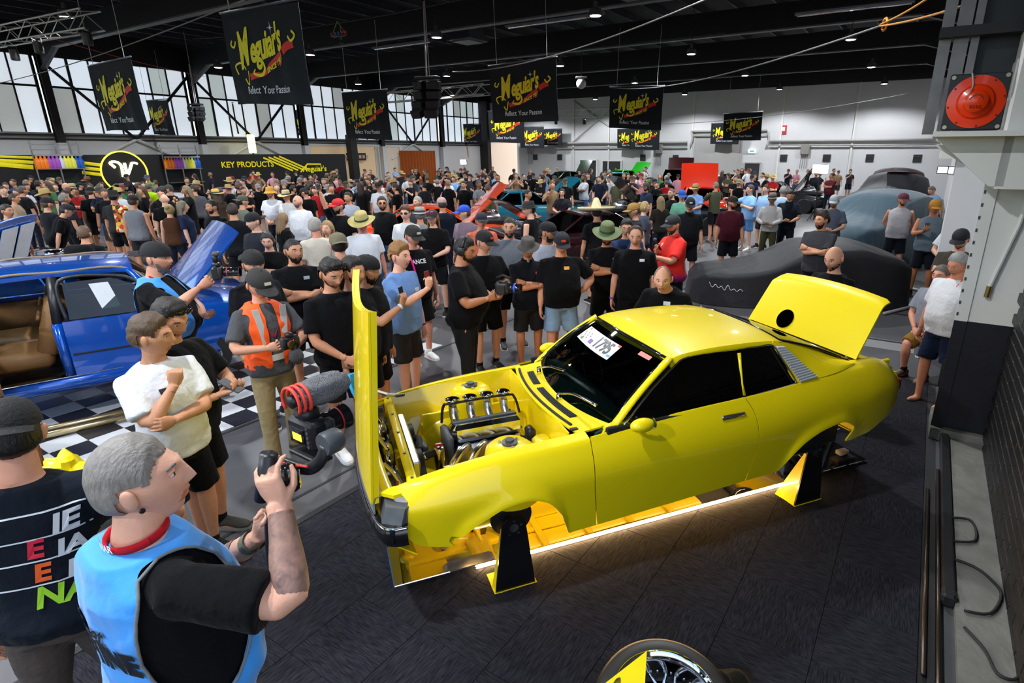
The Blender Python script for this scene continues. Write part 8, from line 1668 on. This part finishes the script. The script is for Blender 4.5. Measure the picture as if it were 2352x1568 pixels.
generic_car('teal coupe with raised bonnet beside the white T-shirt man', (-1.3, 21.6), R(200), '#0c6c84', hood=38)
generic_car('dark maroon coupe behind the sombrero', (.34, 14.3), R(24), '#2a0710', hood=30, H=1.30)
generic_car('black car with exposed engine between the sombrero and the orange bonnet', (3.43, 20.0), R(12), '#060608', hood=46, H=1.30)
generic_car('deep orange car with its bonnet standing open, right of centre', (5.75, 24.3), R(262), '#c8280a', hood=72, H=1.36)
generic_car('dark red truck with a tall open tailgate near the back wall', tuple(hall(34, -13.)[:2]), R(250), '#3a0a0c', hood=80, H=1.75, L=4.9)
generic_car('lime green car near the back wall, right of the daylit doorway', tuple(hall(38.5, -18.6)[:2]), R(215), '#1fa81c', hood=50, H=1.5)
generic_car('dark green car beside the lime green one', tuple(hall(37, -22.4)[:2]), R(210), '#1a3a1c', hood=60, H=1.4)
generic_car('turquoise hot rod among the far spectators', tuple(hall(33, -16.5)[:2]), R(120), '#3ab0b8', H=1.5)
generic_car('cream car near the roller door', tuple(hall(37.5, -10.2)[:2]), R(200), '#d0c8b0', H=1.45)
generic_car('white coupe before the neon roundel', tuple(on_plane(325, 420, NX, -30.9)[:2]), R(238), '#d8dade', H=1.35, hood=0)
generic_car('red car with raised bonnet left of the far centre crowd', gxy(828, 412, .6), R(200), '#b8080c', hood=40, H=1.35)
generic_car('blue and white race car behind the straw hats', gxy(640, 420, .6), R(202), '#1848c0', hood=35)
generic_car('dark car beside the lit work stand', tuple(hall(29.6, -6.2)[:2]), R(150), '#15171a', hood=55)
# ---- car covers
def car_cover(label, c, rz, m, L, W, H, prof=None, wav=1., flare=.12):
    t_ = thing('covered_car', label, 'car cover', (c[0], c[1], 0), rz); CARS_KEEP.append((c[0], c[1], rz, L / 2 + .2, W / 2 + .2)); prof = prof or ([-1, -.86, -.45, -.28, .0, .35, .62, .85, 1], [.50, .62, .70, .76, 1, .98, .78, .70, .52]); pf = pchip(*prof)
    nph, e = 120, .62; rows = []
    def top(x, y): return H * float(pf(x / (L / 2))) - .10 * H * abs(y / (W / 2)) ** 2.6
    for r in np.linspace(.02, 1, 12):
        row = []
        for k in range(nph):
            a = 2 * math.pi * k / nph; cx_ = math.copysign(abs(math.cos(a)) ** e, math.cos(a)) * L / 2 * r; cy_ = math.copysign(abs(math.sin(a)) ** e, math.sin(a)) * W / 2 * r
            row.append((cx_, cy_, top(cx_, cy_) + .006 * math.sin(k * .8) * r))
        rows.append(row)
    last = rows[-1]
    for q in np.linspace(.12, 1, 11):
        row = []
        for k in range(nph):
            x, y, z = last[k]; nrm = np.array([x / (L / 2) ** 2, y / (W / 2) ** 2]); nrm /= np.linalg.norm(nrm); fold = wav * q * (.035 * math.sin(k * 1.9) + .028 * math.sin(k * 3.1 + 1) + .02 * math.sin(k * .63)); o_ = flare * q ** 1.3 + fold
            row.append((x + nrm[0] * o_, y + nrm[1] * o_, z * (1 - q) + .012 * q))
        rows.append(row)
    MB().loft([np.array(r) for r in rows], True, False).build('cover', m, t_, True)
    return t_, top
CVB = mat('cover_black', (.010, .010, .013), .62, 0, .2, 2, .3, 14, sheen=.04); CVT = mat('cover_slate_blue', '#2e4856', .7, 0, .1, 3, .3, 10, sheen=.3); CVR = mat('cover_red', '#b81420', .7, 0, .08, 3, sheen=.3)
ct, top_ = car_cover('black stretch car cover with a white script, behind the yellow coupe', (4.45, 10.75), R(-6), CVB, 3.95, 1.75, 1.16, ([-1, -.9, -.55, -.3, .05, .4, .65, .88, 1], [.36, .50, .60, .70, .98, 1, .90, .74, .50]), .18, .05)
MB().tube(spline([(-1.72 + .055 * k, -.935 + .003 * (k % 2), .43 + (.055, -.03, .03, -.02, .02, -.045, .06, -.02, .015, -.02, .03, 0)[k] - .010 * k) for k in range(12)], 60), .005, 5).build('white_script', mat('banner_white'), ct, True)
car_cover('tall slate blue car cover with pleated skirt near the right wall', (8.0, 14.75), R(38), CVT, 3.8, 1.7, 1.80, ([-1, -.9, -.7, -.45, -.1, .3, .65, .88, 1], [.42, .56, .62, .70, .96, 1, .96, .80, .6]), 1.1, .14)
ct, _ = car_cover('black car cover with a red panel near the back wall', tuple(hall(27, -1.3)[:2]), R(38), CVB, 4.6, 1.9, 1.95, None, .5)
P_ = np.array([[(-.3 + 1.6 * a, -.55 + .8 * b_, 1.95 * (1. - .03 * a * a) + .02 - .22 * max(0, a - .7)) for b_ in np.linspace(0, 1, 6)] for a in np.linspace(0, 1, 8)]); MB().slab(P_, (0, 0, .01)).build('red_panel', CVR, ct, True)
car_cover('black car cover behind the red and black one', tuple(hall(32.5, -1.5)[:2]), R(40), CVB, 4.4, 1.9, 2.0, None, .4)
car_cover('long black car cover left of centre in the crowd', gxy(510, 470, .5), R(30), CVB, 4.8, 1.9, 1.25, None, .3)
car_cover('black car cover behind the red cap man', gxy(815, 452, .5), R(32), CVB, 4.4, 1.9, 1.35, None, .3)
car_cover('black car cover near the dark green car', gxy(1235, 436, .5), R(30), CVB, 4.4, 1.9, 1.3, None, .3)
# ---- blue sedan with its doors open (front left)
BLU = mat('blue_metallic', '#0a52b8', .2, .35, .04, 300, coat=1.); TANL = mat('tan_leather', '#8a6238', .5, 0, .12, 14, .2, 60)
bx, by, brz = -5.85, 5.95, R(40); sed = thing('blue_sedan', 'metallic blue four-door sedan with open doors and tan seats on the chequered mat', 'car', (bx, by, .12), brz); CARS_KEEP.append((bx, by, brz, 2.5, 1.1))
Ls, Ws = 4.7, 1.84
xs = np.array([-1, -.985, -.94, -.8, -.55, -.32]) * Ls / 2
def low_ring(x, b_, w_, z0):
    half = [(0, z0), (w_ * .86, z0), (w_ * .97, z0 + .10), (w_, (z0 + b_) / 2), (w_ * .985, b_ - .12), (w_ * .93, b_ - .03), (w_ * .80, b_), (0, b_ + .02)]; return np.array([(x, y, z) for y, z in half] + [(x, -y, z) for y, z in half[-2:0:-1]])
MB().loft([low_ring(x, b_, w_ * Ws / 2, z0) for x, b_, w_, z0 in zip(xs, (.62, .72, .80, .86, .90, .93), (.82, .91, .96, .985, 1, 1), (.40, .34, .27, .25, .24, .24))]).build('front_clip', BLU, sed, True, 45)
xr = np.array([.50, .62, .80, .93, .985, 1]) * Ls / 2
MB().loft([low_ring(x, b_, w_ * Ws / 2, z0) for x, b_, w_, z0 in zip(xr, (.95, .95, .92, .88, .80, .68), (1, 1, .985, .95, .90, .82), (.24, .25, .28, .32, .38, .44))]).build('rear_clip', BLU, sed, True, 45)
MB().bbox((.2, 0, .27), (1.95, Ws * .9, .06), .02).build('floor_pan', BLK, sed)
for sd in (-1, 1):
    MB().bbox((.21, sd * Ws * .47, .30), (2.0, .12, .14), .03).build('sill', BLU, sed, True); MB().bbox((.21, sd * Ws * .475, .378), (1.95, .09, .012), .004).build('sill_plate', CHR, sed)
    for xa, xb, nm in ((-.74, -.22, 'windscreen_pillar'), (.30, .34, 'centre_pillar'), (1.30, .98, 'rear_pillar')): MB().tube([(xa, sd * .82, .90), (xb, sd * .64, 1.36)], [(.045, .03)] * 2, 8).build(nm, BLU if nm != 'centre_pillar' else BLK, sed, True)
    MB().tube([(.30, sd * .85, .32), (.30, sd * .84, .92)], [(.05, .06)] * 2, 8).build('lower_pillar', BLU, sed, True)
    MB().tube(spline([(-.72, sd * .80, .92), (-.20, sd * .63, 1.365), (.4, sd * .625, 1.40), (1.0, sd * .635, 1.36), (1.30, sd * .80, .92)], 30), .014, 6).build('door_frame_trim', mat('tan_rubber', (.22, .16, .10), .6), sed, True)
P_ = np.array([[(-.24 + 1.26 * a - .03 * (1 - t * t) * (1 - a), t * .655, 1.375 + .05 * (1 - abs(t) ** 2.4) + .02 * math.sin(a * math.pi)) for t in np.linspace(-1, 1, 17)] for a in np.linspace(0, 1, 14)]); MB().slab(P_, (0, 0, -.035)).build('roof', BLU, sed, True, 50)
P_ = np.array([[(-.78 + .54 * a - .05 * (1 - t * t), t * (.80 - .16 * a), .92 + .45 * a + .02 * (1 - t * t)) for t in np.linspace(-1, 1, 9)] for a in np.linspace(0, 1, 5)]); MB().grid(P_).build('windscreen', GLASS, sed, True)
P_ = np.array([[(1.40 - .38 * a, t * (.78 - .13 * a), .93 + .43 * a + .02 * (1 - t * t)) for t in np.linspace(-1, 1, 9)] for a in np.linspace(0, 1, 5)]); MB().grid(P_).build('rear_window', GLASS, sed, True)
def sedan_door(x0, ln, sd, ang):
    d_ = bpy.data.objects.new('door', None); COL.objects.link(d_); d_.parent = sed; d_.location = (x0, sd * .90, 0); d_.rotation_euler = (0, 0, ang * sd)
    P_ = np.array([[(ln * a, sd * (.018 * math.sin(q * math.pi)), .34 + .60 * q) for q in np.linspace(0, 1, 8)] for a in np.linspace(0, 1, 6)]); MB().slab(P_, (0, -sd * .05, 0)).build('door_skin', BLU, d_, True, 50)
    MB().bbox((ln / 2, -sd * .07, .64), (ln * .9, .03, .5), .02).build('door_card', TANL, d_, True); MB().bbox((ln * .5, sd * .02, .60), (ln * .96, .012, .02), .004).build('side_moulding', BLK, d_)
    MB().tube(spline([(.04, -sd * .02, .94), (.16, -sd * .10, 1.22), (.32, -sd * .15, 1.34), (ln * .8, -sd * .15, 1.34), (ln - .03, -sd * .02, .94)] if x0 < 0 else [(.04, -sd * .02, .94), (.05, -sd * .14, 1.33), (ln * .5, -sd * .15, 1.34), (ln * .75, -sd * .12, 1.24), (ln - .03, -sd * .02, .94)], 24), .018, 6).build('window_frame', BLK, d_, True)
    gp = [(.06, -sd * .03, .95), (.2, -sd * .11, 1.24), (.33, -sd * .14, 1.32), (ln * .8, -sd * .14, 1.32), (ln - .05, -sd * .03, .95)] if x0 < 0 else [(.06, -sd * .03, .95), (.07, -sd * .13, 1.31), (ln * .5, -sd * .14, 1.32), (ln * .73, -sd * .11, 1.22), (ln - .05, -sd * .03, .95)]
    MB().prism(gp, (0, -sd * .004, 0)).build('window_glass', GLASS, d_); MB().bbox((ln * .82, sd * .03, .86), (.16, .02, .03), .006).build('door_handle', CHR, d_, True); return d_
# nose is at -x; the near side is -y
sedan_door(-.66, .95, -1, 1.05); sedan_door(.34, .92, -1, .04); sedan_door(-.66, .95, 1, .0); sedan_door(.34, .92, 1, .0)
for x in (-.02, .86):
    for sd in (-1, 1):
        s_ = MB().bbox((x - .05, sd * .38, .52), (.52, .56, .20), .07).build('seat', TANL, sed, True); MB().bbox((x + .26, sd * .38, .84), (.18, .54, .62), .07, rotm(0, R(18), 0)).build('seat_back', TANL, s_, True)
        for q in (-.12, 0, .12): MB().bbox((x + .17, sd * .38, .82 + q), (.03, .30, .05), .012, rotm(0, R(18), 0)).build('seat_pleat', TANL, s_, True)
MB().bbox((-.62, 0, .84), (.3, 1.5, .2), .06).build('dashboard', BLK, sed, True); MB().tube([(-.40 + .05 * math.sin(q), -.38 + .19 * math.cos(q), .95 + .18 * math.sin(q)) for q in np.linspace(0, 2 * math.pi, 25)], .012, 6).build('steering_wheel', BLK, sed, True)
MB().prism([(.62, -.80, 1.28), (.78, -.80, 1.28), (.84, -.86, 1.02), (.68, -.86, 1.02)], (0, -.004, 0)).build('window_notice', mat('paper_white', (.7, .72, .74), .7), sed)
for x in (-1.42, 1.45):
    for sd in (-1, 1): wheel_on(sed, x, sd * .80, .32, sd)
a = R(46); P_ = np.array([[(1.42 + math.cos(a) * .95 * q - .05 * max(0, q - .8), t * (.80 - .03 * q), 1.0 + math.sin(a) * .95 * q + .04 * (1 - t * t)) for t in np.linspace(-1, 1, 15)] for q in np.linspace(0, 1, 10)]); MB().slab(P_, (.02 * math.sin(a), 0, -.02 * math.cos(a))).build('boot_lid', BLU, sed, True, 50)
P_ = np.array([[(-.80 - 1.42 * q, t * (.80 - .08 * q), .94 - .09 * q + .03 * (1 - t * t)) for t in np.linspace(-1, 1, 11)] for q in np.linspace(0, 1, 8)]); MB().slab(P_, (0, 0, -.02)).build('bonnet', BLU, sed, True, 50)
for sd in (-1, 1): MB().bbox((-2.33, sd * .62, .62), (.05, .3, .16), .04).build('headlight', CHR, sed, True)
MB().bbox((-2.36, 0, .45), (.10, 1.7, .12), .04).build('front_bumper', CHR, sed, True); MB().bbox((2.36, 0, .48), (.10, 1.7, .12), .04).build('rear_bumper', CHR, sed, True)
# gold exhaust tubes laid along the near side of the sedan
for k, off in enumerate((-1.05, -1.20)):
    c_, s_ = math.cos(brz), math.sin(brz); w2 = lambda x, y: np.array([bx + c_ * x - s_ * y, by + s_ * x + c_ * y, .06])
    tag(MB().tube([w2(-1.2, off), w2(-.1, off - .02), w2(.0, off - .06), w2(1.6, off - .05)], .035, 10).build('side_pipe', mat('gold_tube', (.42, .33, .18), .25, .9), None, True), '%s champagne-coloured tube on the mat along the blue sedan' % ('inner' if k == 0 else 'outer'), 'pipe', 'tubes beside the blue sedan')
# ---- loose wheel, sign and cloth at the bottom edge
wc = G(1528, 1600, .34); t_ = thing('chrome_wheel', 'chrome mesh-spoke wheel with low tyre lying at the bottom edge of the picture', 'wheel', (wc[0], wc[1], .22)); t_.rotation_euler = (R(10), R(-4), .3)
MB().lathe([(.235, -.115), (.30, -.12), (.325, -.08), (.328, .06), (.315, .10), (.29, .118), (.242, .112), (.238, .09)], 64, caps=False).build('tyre', mat('show_tyre', (.018, .016, .014), .45, 0, .2, 30), t_, True, 50)
MB().lathe([(.242, .112), (.246, .120), (.236, .118), (.225, .06), (.205, .0), (.195, -.03), (.19, -.09)], 64, caps=False).build('rim_lip', mat('mirror_chrome', (.85, .87, .9), .05, 1., .02), t_, True)
for k in range(40): MB().lathe([(.0045, 0), (.0045, .007), (0, .007)], 6, (.205 * math.cos(k * math.pi / 20), .205 * math.sin(k * math.pi / 20), .002)).build('rim_bolt', ALU, t_)
hub = MB().lathe([(.07, -.02), (.072, .02), (.05, .03), (.045, .04), (0, .04)], 32).build('hub', RIM, t_, True, 40)
for k in range(10):
    a = k * math.pi / 5
    for da in (-.20, .20): MB().tube([(.055 * math.cos(a), .055 * math.sin(a), .015), (.12 * math.cos(a + da * .45), .12 * math.sin(a + da * .45), .018), (.198 * math.cos(a + da), .198 * math.sin(a + da), -.004)], [(.010, .012), (.008, .010), (.009, .010)], 6).build('spoke', RIM, t_, True)
MB().lathe([(.185, -.06), (.03, -.06)], 32, caps=False).build('brake_backing', BLK, t_); 
for k in range(5): MB().lathe([(.008, 0), (.008, .012), (0, .012)], 6, (.055 * math.cos(k * 1.257), .055 * math.sin(k * 1.257), .03)).build('wheel_nut', CHR, hub)
MB().lathe([(.20, -.22), (.20, -.12), (0, -.12)], 24).build('pedestal', BLK, t_)
a0, a1 = CAMP + ray(1485, 1495) * 2.33, CAMP + ray(1378, 1578) * 2.22; a2 = a1 + CAMP + ray(1478, 1615) * 2.2 - a0
sg = thing('yellow_sign', 'yellow display card standing before the chrome wheel', 'sign', a1); quad = np.array([a0, a1, a2, a2 + (a0 - a1)]) - a1; nrm = np.cross(quad[0] - quad[1], quad[2] - quad[1]); nrm /= np.linalg.norm(nrm)
MB().prism(quad, nrm * -.006).build('card', mat('card_yellow', '#f4dc06', .45, 0, .03), sg)
ex, ey = (a0 - a1) / np.linalg.norm(a0 - a1), (a2 - a1) / np.linalg.norm(a2 - a1)
sgn = 1 if nrm @ (CAMP - a1) > 0 else -1
MB().prism([ex * (.05 + .03 * math.cos(q)) * 1.6 + ey * (.05 + .03 * math.sin(q)) + nrm * sgn * .002 for q in np.linspace(0, 2 * math.pi, 20, endpoint=False)], nrm * sgn * .002).build('orange_roundel', mat('card_orange', '#f08a10', .5), sg)
vt, ft = text_mesh('2', .09, 0, 'CENTER', 0, .004); MB().add([ex * (.09 + a) + ey * (.055 - b_) + nrm * sgn * .006 for a, b_, _ in vt], ft).build('lettering', BLK, sg)
MB().prism([a1 * 0 + ex * .02 - nrm * .006 * sgn, ex * .06 - nrm * .006 * sgn, ex * .06 + np.array([0, .10, -(a1[2] - .22)]), ex * .02 + np.array([0, .10, -(a1[2] - .22)])], (0, .006, 0)).build('easel_back', BLK, sg)
fc = G(1672, 1560, .10); fb = thing('folded_cloth', 'crumpled dark cloth beside the chrome wheel', 'cloth', (fc[0], fc[1], 0)); P_ = np.array([[(-.16 + .32 * a, -.14 + .28 * b_, .012 + .11 * math.sin(math.pi * a) * math.sin(math.pi * b_) * (1 + .35 * math.sin(a * 14 + b_ * 5)) ) for b_ in np.linspace(0, 1, 14)] for a in np.linspace(0, 1, 16)]); MB().slab(P_, (0, 0, -.008)).build('cloth', cloth('#17160f'), fb, True)
ta = CAMP + ray(1372, 1550) * 2.5; st = thing('tie_strap', 'black and red ratchet strap left of the chrome wheel', 'strap', (ta[0], ta[1], .02)); MB().tube([(-.10, -.05, .02), (.0, .0, .03), (.10, .06, .02)], [(.006, .02)] * 3, 6).build('webbing', BLK, st)
for x in (-.06, .08): MB().bbox((x, x * .5, .035), (.05, .03, .03), .008).build('red_buckle', mat('shock_red', (.75, .05, .03), .5), st)
# yellow plastic bag and timber by the left photographer
yb = G(150, 1090, .95); t_ = thing('yellow_bag', 'crumpled yellow plastic bag on a wooden stool behind the foreground men', 'bag', (yb[0], yb[1], .86)); g = MB().ball((0, 0, .10), (.12, .10, .11), 20, 14); g.v = [q + (q - np.array([0, 0, .1])) * (.35 * nz3(q, 34))[:, None] for q in g.v]; g.build('bag', mat('bag_yellow', '#e8d410', .35, 0, .1, 8), t_, True, 30)
t_ = thing('wooden_stool', 'brown timber stool carrying the yellow bag', 'stool', (yb[0], yb[1], 0), .5); WD = mat('brown_timber', '#7a4418', .55, 0, .25, 12)
MB().bbox((0, 0, .84), (.34, .34, .04), .01).build('seat', WD, t_)
for x in (-.14, .14):
    for y in (-.14, .14): MB().bbox((x, y, .41), (.05, .05, .82), .008).build('leg', WD, t_)
for y in (-.14, .14): MB().bbox((0, y, .3), (.26, .03, .05), .006).build('rung', WD, t_)
MB().bbox((-.14, .14, 1.0), (.05, .05, .30), .008).build('post', WD, t_)
# barrier tape rails near the covered cars
for k, (p0, p1) in enumerate((((2060, 655), (2150, 675)), ((2030, 720), (2150, 690)))):
    a, b_ = G(*p0, .03), G(*p1, .03); tag(MB().tube([a, b_], .03, 8).build('floor_rail', mat('pale_rail', (.3, .3, .3), .5, .4), None, True), 'pale metal rail on the floor near the covered cars, %s one' % ('farther' if k == 0 else 'nearer'), 'rail', 'floor rails')
far_crowd(250, [(0, 420, 392, 440, .16), (420, 800, 388, 430, .14), (640, 1120, 384, 420, .26), (1000, 1400, 382, 418, .22), (1380, 1660, 380, 420, .16), (1640, 1960, 386, 402, .06)])
scn.collection.children.link(COL)
